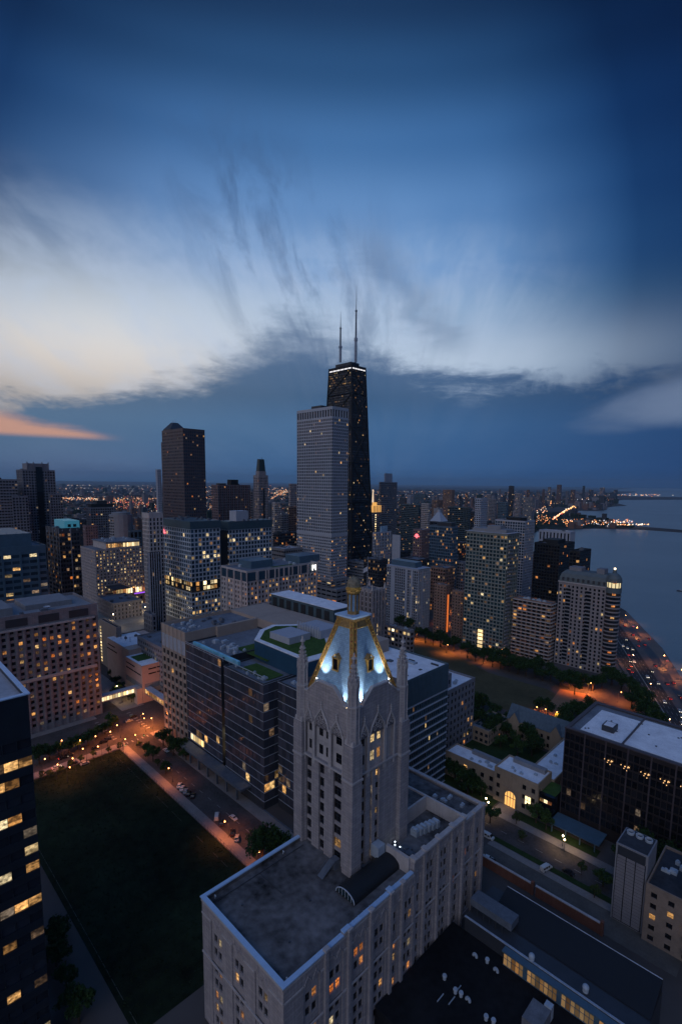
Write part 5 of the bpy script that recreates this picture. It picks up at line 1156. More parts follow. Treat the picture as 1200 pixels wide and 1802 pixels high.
mid = [
 ('grey_green_block', 'grey green glass apartment block left of the pyramid roofed building', 737, 888, 1080, 706, 741, tealm, dict(litp=.05, fx=.8, fz=.5)),
 ('ribbed_pale_tower', 'pale balconied tower directly right of the grey green block', 754, 886, 1060, 741, 757, stone2, dict(litp=.03, fx=.7, fz=.5)),
 ('striped_tower', 'dark striped glass tower between the pyramid roofed building and the white ended slab', 826, 893, 1000, 788, 828, tealm, dict(litp=.05, fx=.8, fz=.6)),
 ('white_ended_slab', 'tall slab with a bright white end wall, right of the striped tower', 846, 877, 960, 836, 858, whitecon, dict(litp=.06, fx=.55, fz=.5)),
 ('brown_slab', 'brown brick slab behind the pyramid roofed building', 770, 880, 1500, 760, 779, brick, dict(litp=.06)),
 ('brown_slab', 'brown brick slab with a lit rooftop sign, farthest of the brown slabs', 795, 862, 1900, 779, 800, brick, dict(litp=.05)),
 ('dark_gap_block', 'dark block beside the white ended slab with a long lit parapet', 833, 900, 1150, 812, 836, darkm, dict(litp=.1)),
 ('white_low_block', 'small white block far behind the ribbed pale tower', 722, 872, 1700, 716, 728, whitecon, dict(litp=.02)),
 ('broad_block', 'broad grey block far behind the grey green block', 748, 869, 1600, 728, 749, bluem, dict(litp=.03)),
 ('slim_tower', 'slim dark tower on the skyline near the park shore', 903, 855, 1700, 895, 904, darkm, dict(litp=.05)),
 ('slim_pale_tower', 'slim pale tower right of the slim dark tower on the skyline', 915, 868, 1500, 906, 918, stone, dict(litp=.06)),
 ('wide_far_slab', 'wide far slab above the shore drive, left of the harbor lights', 936, 876, 1650, 920, 941, concrete, dict(litp=.05)),
 ('dim_tower', 'dim tower far behind the glass curtain block', 872, 878, 1400, 860, 874, stoneb, dict(litp=.05)),
 ('dim_wide_block', 'dim wide block behind the white ended slab', 892, 884, 1300, 876, 894, bluem, dict(litp=.05)),
 ('boxy_tower', 'boxy tower left of the wide far slab', 863, 870, 1800, 856, 864, stone, dict(litp=.05)),
]
for nm, lb, cx, yt, D, xl, xr, wl, sd_ in mid:
    T(nm, lb, cx, yt, D, xl=xl, xr=max(xr, cx+1.5), wall=wl, roof=rdark, st=ofc(**{**dict(bw=3.4), **sd_}), units=1, cap=30)
b, q = T('red_sign_hotel', 'pinkish stone hotel with a round red lit sign near its roof', 742, 932, 700, xl=727, xr=757, wall=pinkbr, roof=rpale, fin=False, st=ofc(fx=.42, fz=.5, litp=.10, lits=[LY, LD, LW]))
x0, x1_, y0, y1_, Z, zr = q
def rs(u):
    xc = x0+(x1_-x0)*.45; z = Z-9
    u.poly([(xc+3.0*math.cos(math.pi*i/8), y0-.4, z+2.6*math.sin(math.pi*i/8)) for i in range(9)]); u.box(xc-1, xc+1, y0-.5, y0-.3, z-3.2, z-.2); u.box(xc-4, xc-1.3, y0-.5, y0-.3, z-1.6, z-.5); u.box(xc+1.3, xc+4, y0-.5, y0-.3, z-1.6, z-.5)
b.extra(rs, 'red_sign', redm); b.finish()
T('blue_glass_block', 'blue grey glass block with a teal light streak right of the red signed hotel', 795, 927, 660, xl=756, xr=806, wall=mat('blue_glass_wall', (.10, .15, .20), .3, .1, .1), roof=rdark, st=ofc(fh=4, bw=3, fx=.8, fz=.7, litp=.09, glass=GB, lits=[LW, LD, LO]), pent=[(.3, .95, .1, .7, 6, darkm)], cap=80)
v = at_d(775, 918, 860)
b = Bd('pyramid_roof_building', 'dark building capped by a pale pyramid roof right of the black tower', 'building', (v.x, v.y, 0), cap=30)
x0, x1_, y0, y1_ = v.x-22, v.x, v.y, v.y+22
b.block(x0, x1_, y0, y1_, 0, v.z, darkm, rdark, ofc(litp=.1, fx=.7), 0)
b.extra(lambda u: (u.prism([(x0, y0), (x1_, y0), (x1_, y1_), (x0, y1_)], v.z+.01, v.z+15, 0, True, .2), u.box(x0+9, x1_-9, y0+9, y1_-9, v.z+15, v.z+19)), 'pyramid_roof', lightm); b.finish()
# ---- white ribbed apartment tower
b, q = T('ribbed_apartment_tower', 'white ribbed apartment tower with dark balconied bays, a few rooms lit, facing the park', 736, 1003, base=(745, 1110), xl=681, xr=757, wall=whitecon, roof=rgrey, fin=False, st=ofc(fh=2.9, bw=2.9, fx=.86, fz=.84, dep=1.1, litp=.09, lits=[LW, LY, LY], pier=1, pw=.5, pd=.5, skip=lambda i, j: i in (2, 9) or (i in (10,) and False)))
x0, x1_, y0, y1_, Z, zr = q
b.extra(lambda u: (u.box(x0+2, x1_-8, y0+5, y1_-4, zr+.01, Z+6)), 'penthouse', bluem); b.extra(lambda u: u.box(x0-.6, x1_+.6, y0-.6, y1_+.6, Z+.004, Z+.5), 'roof_edge', whitecon)
for t in (.20, .78): b.extra(lambda u: u.box(x0+(x1_-x0)*t, x0+(x1_-x0)*t+2.8, y0-.62, y0-.51, 0, Z-.1), 'blank_strip', whitecon)
b.finish()
# ---- brown brick pair with the orange lit recess
for nm, lb, cx, yt, D, xl, xr, units_ in (('brown_brick_tower', 'brown brick apartment tower whose orange lit recess faces its twin', 785, 1030, 505, 764, 792, 2), ('brown_brick_tower', 'right hand twin brown brick apartment tower with small stacked windows', 815, 1041, 495, 796, 821, 2)):
    b, q = T(nm, lb, cx, yt, D, xl=xl, xr=xr, wall=brick, roof=rpale, fin=False, group='twin brown brick towers by the park', st=ofc(fh=3.0, bw=3.2, fx=.4, fz=.5, litp=.07, lits=[LW, LO]), units=units_)
    if 'recess' in lb:
        x0, x1_, y0, y1_, Z, zr = q
        b.extra(lambda u: u.box(x1_+.4, x1_+.9, y0+2.4, y0+4.2, 4, Z-10), 'lit_recess', emis('orange_lit_stair', (1, .22, .03), .8))
    b.finish()
# ---- glass and concrete park tower
b, q = T('balconied_park_tower', 'greenish concrete apartment tower with gridded glazing and stacked balconies, tallest of the park front', 893, 940, base=(905, 1153), xl=821, xr=914, wall=mat('sage_concrete', (.25, .28, .26), .85, .07, .2, streak=.2), roof=rpale, fin=False, st=ofc(fh=3.35, bw=3.3, fx=.80, fz=.68, dep=.7, litp=.10, lits=[LD, LW, LD, LD, LY], glass=GT, slab=.35, slabh=.18))
x0, x1_, y0, y1_, Z, zr = q
b.extra(lambda u: [u.box(x1_+.36, x1_+1.9, y0+1, y0+7.5, z, z+.9) for z in [5+i*3.35 for i in range(int((Z-10)/3.35))]], 'balcony', concrete)
b.extra(lambda u: (u.box(x0+4, x1_-3, y0+3, y1_-4, zr+.01, Z+3.2), u.box(x0+18, x1_-10, y0+5, y1_-8, Z+3.21, Z+6)), 'penthouse', concrete); b.extra(lambda u: u.box(x0+3, x1_-2, y0+2, y1_-3, Z+3.205, Z+3.5) if 0 else u.box(x0-1, x1_+1, y0-1, y1_+1, Z+.01, Z+.35), 'roof_edge', rpale)
for i in range(5): b.panes.append((Vector((x0+(x1_-x0)*.46, y0-.42, 3.5+i*3.6)), 5.0, 2.6, '', LB, Vector((1, 0, 0)), Vector((0, -1, 0))))
b.finish()
T('lattice_tower', 'pale lattice fronted tower rising behind the balconied park tower', 924, 917, 600, xl=871, xr=941, wall=whitecon, roof=rdark, st=ofc(fh=3.2, bw=3.1, fx=.80, fz=.78, litp=.05, glass=GB, dep=.6, lits=[LD, LW]), pent=[(.3, .8, .2, .8, 4, blackm)], cap=100)
T('brown_balcony_block', 'mid-rise with rows of brown brick balconies right of the balconied park tower', 970, 1062, base=(969, 1166), xl=903, xr=978, wall=brick, roof=rgrey, st=ofc(fh=3.2, bw=4.2, fx=.72, fz=.6, dep=.7, litp=.14, lits=[LO, LW, LD], slab=1.0, slabh=.35, slabm=stone2), units=8, um=unitm)
# black steel-and-glass lake front slabs
T('black_glass_slab', 'black steel and glass apartment slab behind the brown balcony block, a few rooms lit', 985, 958, 500, xl=940, xr=1011, wall=blackm, roof=rdark, st=ofc(fh=3.0, bw=2.6, fx=.82, fz=.7, litp=.05, lits=[LO, LW], dep=.15), pent=[(.2, .8, .2, .7, 4, blackm)], cap=100)
T('black_glass_slab', 'second black apartment slab half hidden behind the mansard roofed tower', 1020, 970, 470, xl=1002, xr=1040, wall=blackm, roof=rdark, st=ofc(fh=3.0, bw=2.6, fx=.82, fz=.7, litp=.04, lits=[LO, LW], dep=.15), cap=60, units=1)
T('white_column_block', 'lakefront block crowned with tall white columns and dark bays, seen against the water', 1003, 936, 800, xl=948, xr=1012, wall=whitecon, roof=rpale, st=ofc(fh=14, bw=5.5, fx=.45, fz=.8, litp=.08, lits=[LO], dep=1.2, glass=GN), units=1, cap=40)
# ---- mansard tower with the round corner turret
b, q = T('mansard_tower', 'tall cream apartment tower with mansard roof and a glowing round corner lantern', 1074, 1036, base=(1072, 1188), xl=983, xr=1088, wall=stone3, roof=rdark, fin=False, parapet=0, units=0, st=ofc(fh=3.15, bw=3.5, fx=.48, fz=.62, dep=.35, litp=.11, lits=[LO, LW, LY], skip=None))
x0, x1_, y0, y1_, Z, zr = q
b.extra(lambda u: [u.box(x0+2+i*2.0+(4 if i > 5 else 0), x0+2+i*2.0+.01, y0-.01, y0, 0, 1) for i in range(0)] or u.box(x0-.6, x1_+.6, y0-.6, y1_+.6, Z+.004, Z+.7), 'cornice', stone2)
def msd(u):
    prof = [(0, .71), (.3, 4), (1.4, 7.5), (3.6, 10)]
    for (i0, z0), (i1, z1) in zip(prof, prof[1:]):
        a = (x0+i0, x1_-i0, y0+i0, y1_-i0); c = (x0+i1, x1_-i1, y0+i1, y1_-i1)
        A = [(a[0], a[2]), (a[1], a[2]), (a[1], a[3]), (a[0], a[3])]; C_ = [(c[0], c[2]), (c[1], c[2]), (c[1], c[3]), (c[0], c[3])]
        for k in range(4):
            m = (k+1) % 4; u.quad((*A[k], Z+z0), (*A[m], Z+z0), (*C_[m], Z+z1), (*C_[k], Z+z1))
    u.quad((x0+3.6, y0+3.6, Z+10), (x1_-3.6, y0+3.6, Z+10), (x1_-3.6, y1_-3.6, Z+10), (x0+3.6, y1_-3.6, Z+10))
b.extra(msd, 'mansard_roof', mans)
for i in range(11): b.extra(lambda u: (u.box(x0+2.5+i*4.1, x0+4.3+i*4.1, y0-.1, y0+2, Z+1.6, Z+4.4),), 'dormer', darkm)
b.extra(lambda u: (u.box(x0+6, x0+16, y0+5, y1_-5, Z+10.01, Z+13), u.box(x0+28, x0+34, y0+5, y1_-6, Z+10.01, Z+14)), 'penthouse', stoneb)
for k, t in enumerate((.15, .55)):
    b.extra(lambda u: [(u.box(x0+(x1_-x0)*t, x0+(x1_-x0)*t+4.4, y0-.5, y0-.38, z, z+.9), u.box(x0+(x1_-x0)*t+.2, x0+(x1_-x0)*t+4.2, y0-.37, y0-.03, z+.9, z+2.8, 1)) for z in [4+j*3.15 for j in range(int(Z/3.15)-2)]], 'balcony_stack', [concrete, GN])
cxt, cyt = x1_+1, y0+3.5
b.extra(lambda u: [(u.cyl(cxt, cyt, 6.0, 2+j*3.15, 3.0+j*3.15, 18), u.cyl(cxt, cyt, 5.6, 3.0+j*3.15, 5.15+j*3.15, 18, 1)) for j in range(int((Z-4)/3.15))], 'round_bay', [stone3, glass('bay_night_glass', (.01, .015, .025), .12, (.05, .04, .03))])
zz_ = 2+int((Z-4)/3.15)*3.15
b.extra(lambda u: (u.cyl(cxt, cyt, 5.9, zz_, Z+1.0, 18), u.cyl(cxt, cyt, 5.9, Z+5.2, Z+5.9, 18), u.lathe(cxt, cyt, [(5.9, Z+5.9), (5.5, Z+8.5), (4.0, Z+11), (1.6, Z+12.6), (1.2, Z+15)], 18)), 'turret_dome', mans)
b.extra(lambda u: u.cyl(cxt, cyt, 5.1, Z+1.01, Z+5.19, 14), 'lit_lantern', emis('lantern_room_light', (1, .80, .42), .9)); b.extra(lambda u: [u.tube((cxt+5.3*math.cos(i*math.pi/6), cyt+5.3*math.sin(i*math.pi/6), Z+1), (cxt+5.3*math.cos(i*math.pi/6), cyt+5.3*math.sin(i*math.pi/6), Z+5.2), .35, 5) for i in range(12)], 'lantern_mullion', darkm)
b.extra(lambda u: (u.sphere((cxt, cyt, Z+15.8), .9, 8, 5)), 'finial_lamp', emis('finial_light', (1, .8, .5), 3))
for j in range(8): b.panes.append((Vector((cxt+2.2, cyt-5.25, 11+j*9.45)), 2.6, 1.9, '', random.choice([LO, LW]), Vector((.92, .39, 0)).normalized(), Vector((.39, -.92, 0))))
b.finish()
# ---- law school quadrangle
b = Bd('law_school', 'low cream stone law school with white roofs and a big glowing arched entrance', 'building', (-85, 214, 0))
cream = mat('cream_limestone', (.34, .27, .20), .85, .10, .25, streak=.3)
gst_ = S_(fh=4.3, bw=4.6, fx=.42, fz=.52, dep=.4, litp=.06, lits=[LW, LO, LD], glass=GN, band1=2, band0=1)
b.block(-139, -110, 216.0, 226.8, 0, 13, cream, rwhite, gst_, .7, sides='SE')
b.block(-110, -88.2, 214.5, 229.5, 0, 17, cream, rwhite, dict(gst_, skip=lambda i, j: i in (1, 2) and j < 3), .8, part='entrance_wall', sides='SE')
b.block(-100, -87.0, 229.7, 282, 0, 13, cream, rwhite, gst_, .7, part='east_wing_wall', sides='SE')
b.extra(lambda u: (u.box(-128, -112, 224, 226.4, 12.31, 14.2), u.box(-106, -90, 225.5, 228.5, 16.21, 18.2)), 'roof_monitor', concrete)
def arch(u):
    xc = -101.2; r = 3.0; pr = None; yw = 214.38
    for i in range(13):
        an = math.pi*i/12; cu = (xc-r*math.cos(an), 5.0+r*math.sin(an))
        if pr: u.tube((pr[0], yw, pr[1]), (cu[0], yw, cu[1]), .35, 5)
        pr = cu
    for s in (-r, r): u.box(xc+s-.35, xc+s+.35, yw-.35, yw+.1, 0, 5.0)
    u.box(xc-r, xc+r, yw-.1, yw+.05, 4.5, 4.8, 0)
    for k in (-1.5, 0, 1.5): u.box(xc+k-.12, xc+k+.12, yw-.12, yw+.05, 0, 7.4)
    u.box(xc-5, xc+5, yw-.3, yw+.05, 8.8, 9.3)
b.extra(arch, 'arch_surround', cream)
b.extra(lambda u: u.poly([(-101.2-3*math.cos(math.pi*i/12), 214.40, 5.0+3*math.sin(math.pi*i/12)) for i in range(13)]+[(-98.2, 214.40, .1), (-104.2, 214.40, .1)]), 'arched_window', emis('arch_window_light', (1, .50, .13), 1.25, True))
b.panes.append((Vector((-92.6, 214.30, 7.2)), 2.6, 4.2, '', LB, Vector((1, 0, 0)), Vector((0, -1, 0)))); b.extra(lambda u: (u.box(-94.2, -91.0, 214.0, 214.29, 9.3, 9.7), u.box(-92.68, -92.5, 214.15, 214.25, 5.1, 9.3), u.box(-93.9, -91.3, 214.15, 214.25, 7.1, 7.3)), 'window_frame', cream)
b.extra(lambda u: (u.box(-88.19, -81.6, 216, 226, 0, 12), u.box(-88.19, -81.4, 215.8, 217.8, 12.01, 12.6)), 'glass_link', GN); b.extra(lambda u: u.box(-88.0, -81.8, 218, 229, 12.01, 12.3), 'roof_garden', green)
for i in range(3): b.panes.append((Vector((-86.9+i*1.9, 215.95, 9.6)), 1.7, 1.6, '', [LW, LB, LO][i], Vector((1, 0, 0)), Vector((0, -1, 0))))
b.units(-136, -113, 218, 224, 12.3, 6, unitm, .5); b.units(-108, -91, 216, 224, 16.2, 4, unitm, .4); b.units(-98, -89, 232, 262, 12.3, 5, unitm, .5); b.finish()
# gabled hall behind the courtyard
b = Bd('gabled_hall', 'long stone hall with a steep slate gable roof across the leafy courtyard', 'building', (-102, 277, 0))
b.block(-136, -101, 279, 290, 0, 11, cream, slate, S_(fh=5, bw=4, fx=.4, fz=.5, litp=.05, lits=[LO, LD], glass=GN), 0)
def gable(u):
    x0, x1, y0, y1, z0, z1 = -136.6, -100.4, 278.4, 290.6, 10.9, 18.5; ym = (y0+y1)/2
    u.quad((x0, y0, z0), (x1, y0, z0), (x1, ym, z1), (x0, ym, z1)); u.quad((x1, y1, z0), (x0, y1, z0), (x0, ym, z1), (x1, ym, z1)); u.poly([(x0, y0, z0), (x0, ym, z1), (x0, y1, z0)]); u.poly([(x1, y0, z0), (x1, y1, z0), (x1, ym, z1)])
    for xc in (-131, -106):
        u.quad((xc-3.4, y0-1.5, z0), (xc, y0-1.5, z0+5.6), (xc, ym, z0+5.6), (xc-3.4, ym, z0)); u.quad((xc, y0-1.5, z0+5.6), (xc+3.4, y0-1.5, z0), (xc+3.4, ym, z0), (xc, ym, z0+5.6)); u.poly([(xc-3.3, y0-1.3, 0), (xc+3.3, y0-1.3, 0), (xc+3.3, y0-1.3, z0), (xc, y0-1.3, z0+5.4), (xc-3.3, y0-1.3, z0)], 1)
b.extra(gable, 'slate_roof', [slate, cream]); b.finish()
b = Bd('flat_library', 'low flat roofed wing with skylights among the courtyard trees', 'building', (-140, 262, 0)); b.block(-150, -137, 258, 284, 0, 9, cream, rgrey, S_(litp=.1), .6); b.extra(lambda u: [u.box(-148+i*3.6, -145.6+i*3.6, 262, 280, 8.41, 9.2) for i in range(3)], 'skylight', GB); b.units(-148, -139, 260, 270, 8.4, 2, unitd, .5); b.finish()
# ---- dark bronze slab at right
b = Bd('bronze_glass_slab', 'wide dark bronze glass slab with a white roof and a row of lit chandeliers', 'building', (-81, 223, 0))
std = S_(fh=3.6, bw=2.15, fx=.86, fz=.80, dep=.2, litp=.006, lits=[LD, LD, LW], glass=GN, pier=4, pw=.5, pd=.5, pierm=granite, band1=1.6, band0=5, rowlit={8: 8, 3: 8, 1: 14})
b.block(-81, -14, 223, 262, 0, 44, mat('bronze_frame', (.022, .016, .016), .5, .1, .3), rgrey, std, .5)
b.extra(lambda u: (u.box(-76, -58.5, 227, 255, 43.52, 43.7), u.box(-57.9, -16, 227, 258, 43.52, 43.7)), 'white_roof', rwhite)
b.extra(lambda u: (u.box(-81.3, -14, 222.6, 224.2, 44.004, 44.5), u.box(-58.5, -57.9, 224.21, 260, 43.6, 44.4), u.box(-81.3, -79.6, 224.21, 262, 44.004, 44.3), u.box(-79.59, -14, 259.5, 262, 44.004, 44.3)), 'roof_kerb', granite)
b.extra(lambda u: (u.box(-69, -64, 233, 239, 43.71, 46.2), u.box(-68.4, -64.6, 233.6, 238.4, 46.21, 46.3, 1)), 'roof_hatch', [darkm, rwhite]); b.extra(lambda u: [u.box(-75+((i*37) % 58), -74.3+((i*37) % 58), 229+((i*11) % 24), 229.7+((i*11) % 24), 43.71, 43.95) for i in range(16)], 'roof_drain', darkm)
for i, x in enumerate((-62, -55.5, -48, -41, -34)):
    b.extra(lambda u: [u.sphere((x+math.cos(k)*.9*(1+k % 2), 222.55, 36.2+math.sin(k)*.8-(k % 3)*.4), .2, 5, 4) for k in range(9)], 'chandelier', emis('chandelier_glow', (1, .55, .22), 1.6))
b.extra(lambda u: (u.box(-81.1, -60, 211, 221, 3.6, 4.0), [u.box(-80+i*6, -79.6+i*6, 211.4, 211.8, 0, 3.6) for i in range(4)]), 'entrance_canopy', bluem)
b.finish()
b = Bd('dark_gymnasium', 'low dark flat roofed field house behind the bronze slab', 'building', (-58, 264, 0)); b.block(-84, -60, 266, 284, 0, 18, darkm, rdark, S_(litp=0, fx=.2), .6); b.units(-80, -64, 268, 280, 17.4, 3, unitd); b.finish()
# ---- gothic library tower left of the ribbed tower
b, q = T('gothic_library_tower', 'tall gothic university tower with pale pierced parapet behind the gilded lantern', 655, 1040, base=(668, 1185), xl=628, xr=677, wall=stone, roof=rgrey, fin=False, st=ofc(fh=4.1, bw=4.0, fx=.36, fz=.74, litp=.05, pier=1, pw=1.2, pd=1.0), units=3)
x0, x1_, y0, y1_, Z, zr = q
b.extra(lambda u: ([u.prism(u.ring(x, y, 1.3, 4), Z, Z+5, 0, True, .2) for x in (x0, x1_) for y in (y0, y1_)], [u.box(x0+i*2.2, x0+1.1+i*2.2, y0-.2, y0+.4, Z+.01, Z+1.4) for i in range(int((x1_-x0)/2.2))], [u.box(x1_-.4, x1_+.2, y0+i*2.2, y0+1.1+i*2.2, Z+.01, Z+1.4) for i in range(int((y1_-y0)/2.2))]), 'pinnacled_parapet', stone2)
for j in range(6): b.panes.append((Vector((x1_+.15, y0+(y1_-y0)*.45, 18+j*4.1)), 1.1, 2.6, '', LY, Vector((0, 1, 0)), Vector((1, 0, 0))))
b.finish()
v = at_d(652, 1048, 395)
fl = Bd('flagpole', 'tall white flagpole with a pale flag on the gothic library tower', 'flagpole', (x0+6, y0+6, Z)); fx_, fy_ = x0+6, y0+6
fl.extra(lambda u: u.tube((fx_, fy_, zr), (fx_, fy_, Z+26), .3, 6, 0, .15), 'pole', whitecon)
fl.extra(lambda u: [u.quad((fx_-i*1.0, fy_-.05-.3*math.sin(i), Z+14-i*.5), (fx_-(i+1)*1.0, fy_-.05-.3*math.sin(i+1), Z+13.5-i*.5), (fx_-(i+1)*1.0, fy_-.05-.3*math.sin(i+1), Z+17.0-i*.5), (fx_-i*1.0, fy_-.05-.3*math.sin(i), Z+17.6-i*.5)) for i in range(5)], 'flag', mat('pale_flag', (.40, .45, .52), .9))
T('dark_medical_block', 'grey block with tall dark slots between the gilded lantern and the library tower', 668, 1150, base=(676, 1225), xl=640, xr=679, wall=stoneb, roof=rgrey, st=ofc(fh=12, bw=3.4, fx=.7, fz=.85, litp=.02), units=5, um=unitm)
T('stone_quad_wing', 'three storey stone university wing with a few bright windows beside the park trees', 722, 1110, base=(727, 1170), xl=675, xr=729, wall=stone3, roof=rgrey, st=ofc(fh=4.3, bw=4, litp=.12, lits=[LB, LY, LW]), units=5, um=unitm)
for nm, lb, cx, yt, D, xl, xr, wl, kw in (
 ('dark_hotel_block', 'dark block with an amber lit rooftop room left of the ribbed apartment tower', 668, 985, 560, 640, 682, darkm, dict(litp=.12, lits=[LW, LD])),
 ('low_store_block', 'low banded department store right of the black tower', 641, 990, 640, 612, 655, concrete, dict(fx=.85, fz=.4, litp=.05)),
 ('brown_backing_block', 'dim brown block between the ribbed tower and the twin brick towers', 783, 1000, 600, 758, 800, brick, dict(litp=.08)),
 ('dim_flat_block', 'dim flat block behind the twin brick towers', 815, 990, 680, 790, 824, stoneb, dict(litp=.12)),
 ('lit_shop_block', 'dark low block with bright storefronts beyond the blue glass block', 812, 955, 800, 806, 822, darkm, dict(litp=.3, lits=[LO, LW])),
 ('grey_step_block', 'stepped grey block with a pale machine room behind the brown backing block', 792, 978, 700, 760, 806, concrete, dict(litp=.04)),
 ('low_terrace_block', 'low grey block under the red signed hotel', 735, 985, 640, 705, 755, darkm, dict(litp=.05)),
 ('white_sign_block', 'low ribbed block with a small white lamp at the foot of the hospital cubes', 268, 1082, 440, 253, 276, stoneb, dict(litp=.04, fx=.4, fz=.7)),
 ('pale_shop_row', 'low pale shop building below the restaurant terraces', 200, 1062, 520, 172, 250, stone, dict(litp=.04, fx=.3)),
):
    T(nm, lb, cx, yt, D, xl=xl, xr=xr, wall=wl, roof=rgrey, st=ofc(**kw), units=4, cap=50)
# ---- lower right: roofs, brick wall, chimney-like tower
b = Bd('panelled_tower', 'narrow stone tower with three columns of pale panels at lower right', 'tower', (-36, 176, 0))
b.extra(lambda u: (u.box(-46.2, -36.2, 181.8, 193, 0, 29)), 'wall', stoneb); b.extra(lambda u: u.box(-45.7, -36.7, 181.62, 181.79, .5, 25.2), 'panel_backing', blackm)
b.extra(lambda u: [u.box(-45.5+i*2.95, -42.85+i*2.95, 181.5, 181.61, .9+j*1.22, 1.95+j*1.22) for i in range(3) for j in range(20)], 'panel_face', mat('pale_panel', (.20, .195, .215), .7, .06, .5))
b.extra(lambda u: (u.box(-45.5, -36.9, 181.5, 181.75, 25.3, 28.4)), 'dark_louvre', darkm); b.extra(lambda u: [u.lathe(-44+i*2.9, 190, [(1.2, 29.01), (1.3, 30), (1.1, 30.1), (1.0, 29.2)], 12) for i in range(3)], 'roof_fan', unitm)
b.extra(lambda u: u.box(-45.8, -36.6, 182.2, 192.6, 29.004, 29.06), 'roof', rdark); b.finish()
b = Bd('courtyard_apartments', 'tan brick apartment house with dark square windows and a rounded balcony at the right edge', 'building', (-36, 178, 0), cap=60)
b.block(-35.8, -6, 180, 205, 0, 21, mat('tan_brick', (.24, .19, .155), .9, .1, .3), rdark, S_(fh=4.2, bw=5.2, fx=.36, fz=.5, dep=.4, litp=.03, glass=GN, lits=[LW]), 1)
b.block(-26, -8, 184, 204, 20, 27, stone, rdark, S_(fh=5, bw=5, fx=.2, litp=0), .8, part='upper_wall'); b.extra(lambda u: [u.cyl(-22, 179.6, 2.4, 4+j*4.2, 5+j*4.2, 14) for j in range(3)], 'balcony', beige); b.units(-34, -27, 184, 200, 20, 4, unitm, .7)
b.extra(lambda u: u.sphere((-22, 177.9, 10.6), .25, 6, 4), 'balcony_lamp', emis('lamp_glow', (1, .5, .15), 8)); b.finish()
zb = 12
b = Bd('arena_roof', 'dark foreground hall with a long slanting black roof and a glowing amber clerestory, lower right', 'building', (-30, 150, 0))
ya = at(818, 1612, zb).y; yr = at(862, 1560, zb+4).y; xa = at(818, 1612, zb).x; xe = -24
b.extra(lambda u: (u.box(-81, -10, 95, ya, 0, zb-5)), 'lower_roof', mat('tar_roof_black', (.012, .013, .015), .95, .3, .06))
b.extra(lambda u: (u.box(xa, xe, ya, ya+18, 0, zb)), 'hall_wall', darkm)
b.extra(lambda u: (u.poly([(xa+6, ya+6, zb+.3), (xe, ya+6, zb+.3), (xe, ya+17, zb+4), (xa+6, ya+17, zb+4)]), u.poly([(xa+6, ya+17.01, zb), (xa+6, ya+17.01, zb+4), (xe, ya+17.01, zb+4), (xe, ya+17.01, zb)]), u.poly([(xe, ya+6, zb+.2), (xe, ya+17, zb+.2), (xe, ya+17, zb+4), (xe, ya+6, zb+.3)]), u.poly([(xa+6, ya+6, zb+.2), (xa+6, ya+6, zb+.3), (xa+6, ya+17, zb+4), (xa+6, ya+17, zb+.2)])), 'slanting_roof', mat('black_roof_sheet', (.004, .005, .008), .7, .12, .1))
b.extra(lambda u: (u.tube((xa+6, ya+17, zb+4), (xe, ya+17, zb+4), .16, 4), u.box(xa, xe, ya-.3, ya+.3, zb+.01, zb+.3)), 'roof_edge', mat('edge_flashing', (.30, .36, .44), .5))
xs0 = at(895, 1660, zb).x
b.extra(lambda u: (u.box(xs0, xe, ya-2.36, ya-2.27, zb-2.5, zb-2.36), u.box(xs0, xe, ya-2.4, ya-2.26, zb-4.9, zb-4.7)), 'clerestory_rail', bluem)
b.extra(lambda u: u.box(xs0, xe, ya-2.2, ya-1.9, zb-5, zb-.6) or u.box(xs0-.5, xe, ya-2.6, ya-.31, zb-.6, zb-.2), 'clerestory_frame', bluem)
n = int((xe-xs0)/1.25)
for i in range(n):
    if i % 8 not in (5,): b.panes.append((Vector((xs0+.6+i*1.25, ya-2.25, zb-2.9)), 1.05, 3.6, '', mat_cl, Vector((1, 0, 0)), Vector((0, -1, 0)))) if 0 else b.panes.append((Vector((xs0+.6+i*1.25, ya-2.25, zb-2.9)), 1.05, 3.6, '', lit('clerestory_light', (.9, .40, .10), (.8, .5, .22), .3, True), Vector((1, 0, 0)), Vector((0, -1, 0))))
b.extra(lambda u: (u.box(-76.5, -62, ya+3, ya+8, zb+2.2, zb+4.6),), 'roof_cabin', unitd); b.extra(lambda u: [u.box(-76+i*2.2, -75.7+i*2.2, ya+2.6, ya+2.8, zb, zb+2.4) for i in range(6)], 'cabin_post', darkm)
for (px, py, hz) in ((935, 1683, 1.8), (1030, 1738, 1.8)):
    v = at(px, py, zb+1.2); b.extra(lambda u: (u.cyl(v.x, v.y, .8, zb, zb+.9, 10), u.sphere((v.x, v.y, zb+1.3), .95, 10, 6)), 'turbine_vent', unitm)
for (px, py) in ((838, 1682), (857, 1689), (875, 1708), (782, 1718), (801, 1742), (811, 1748), (826, 1760), (855, 1789), (868, 1796)):
    v = at(px, py, zb-4); 
    if px in (838, 875, 826): b.extra(lambda u: [u.tube((v.x+.55*math.cos(k*.5)-.5, v.y, zb-5+.9*math.sin(k*.5)+.4), (v.x+.55*math.cos(k*.5+.5)-.5, v.y, zb-5+.9*math.sin(k*.5+.5)+.4), .42, 8) for k in range(6)], 'gooseneck_vent', unitm)
    else: b.extra(lambda u: (u.cyl(v.x, v.y, .5, zb-5, zb-3.9, 10), u.cyl(v.x, v.y, .72, zb-3.9, zb-3.5, 10, 0, .8)), 'mushroom_vent', unitm)
v = at(940, 1790, zb-1); b.extra(lambda u: (u.box(v.x-2.6, v.x+2.4, v.y-2, v.y+5, zb-5, zb-1.2), u.box(v.x+.4, v.x+2.4, v.y+5.1, v.y+6.8, zb-5, zb-.8, 1)), 'roof_cabin', [mat('grey_cabin', (.16, .17, .19), .8), unitm])
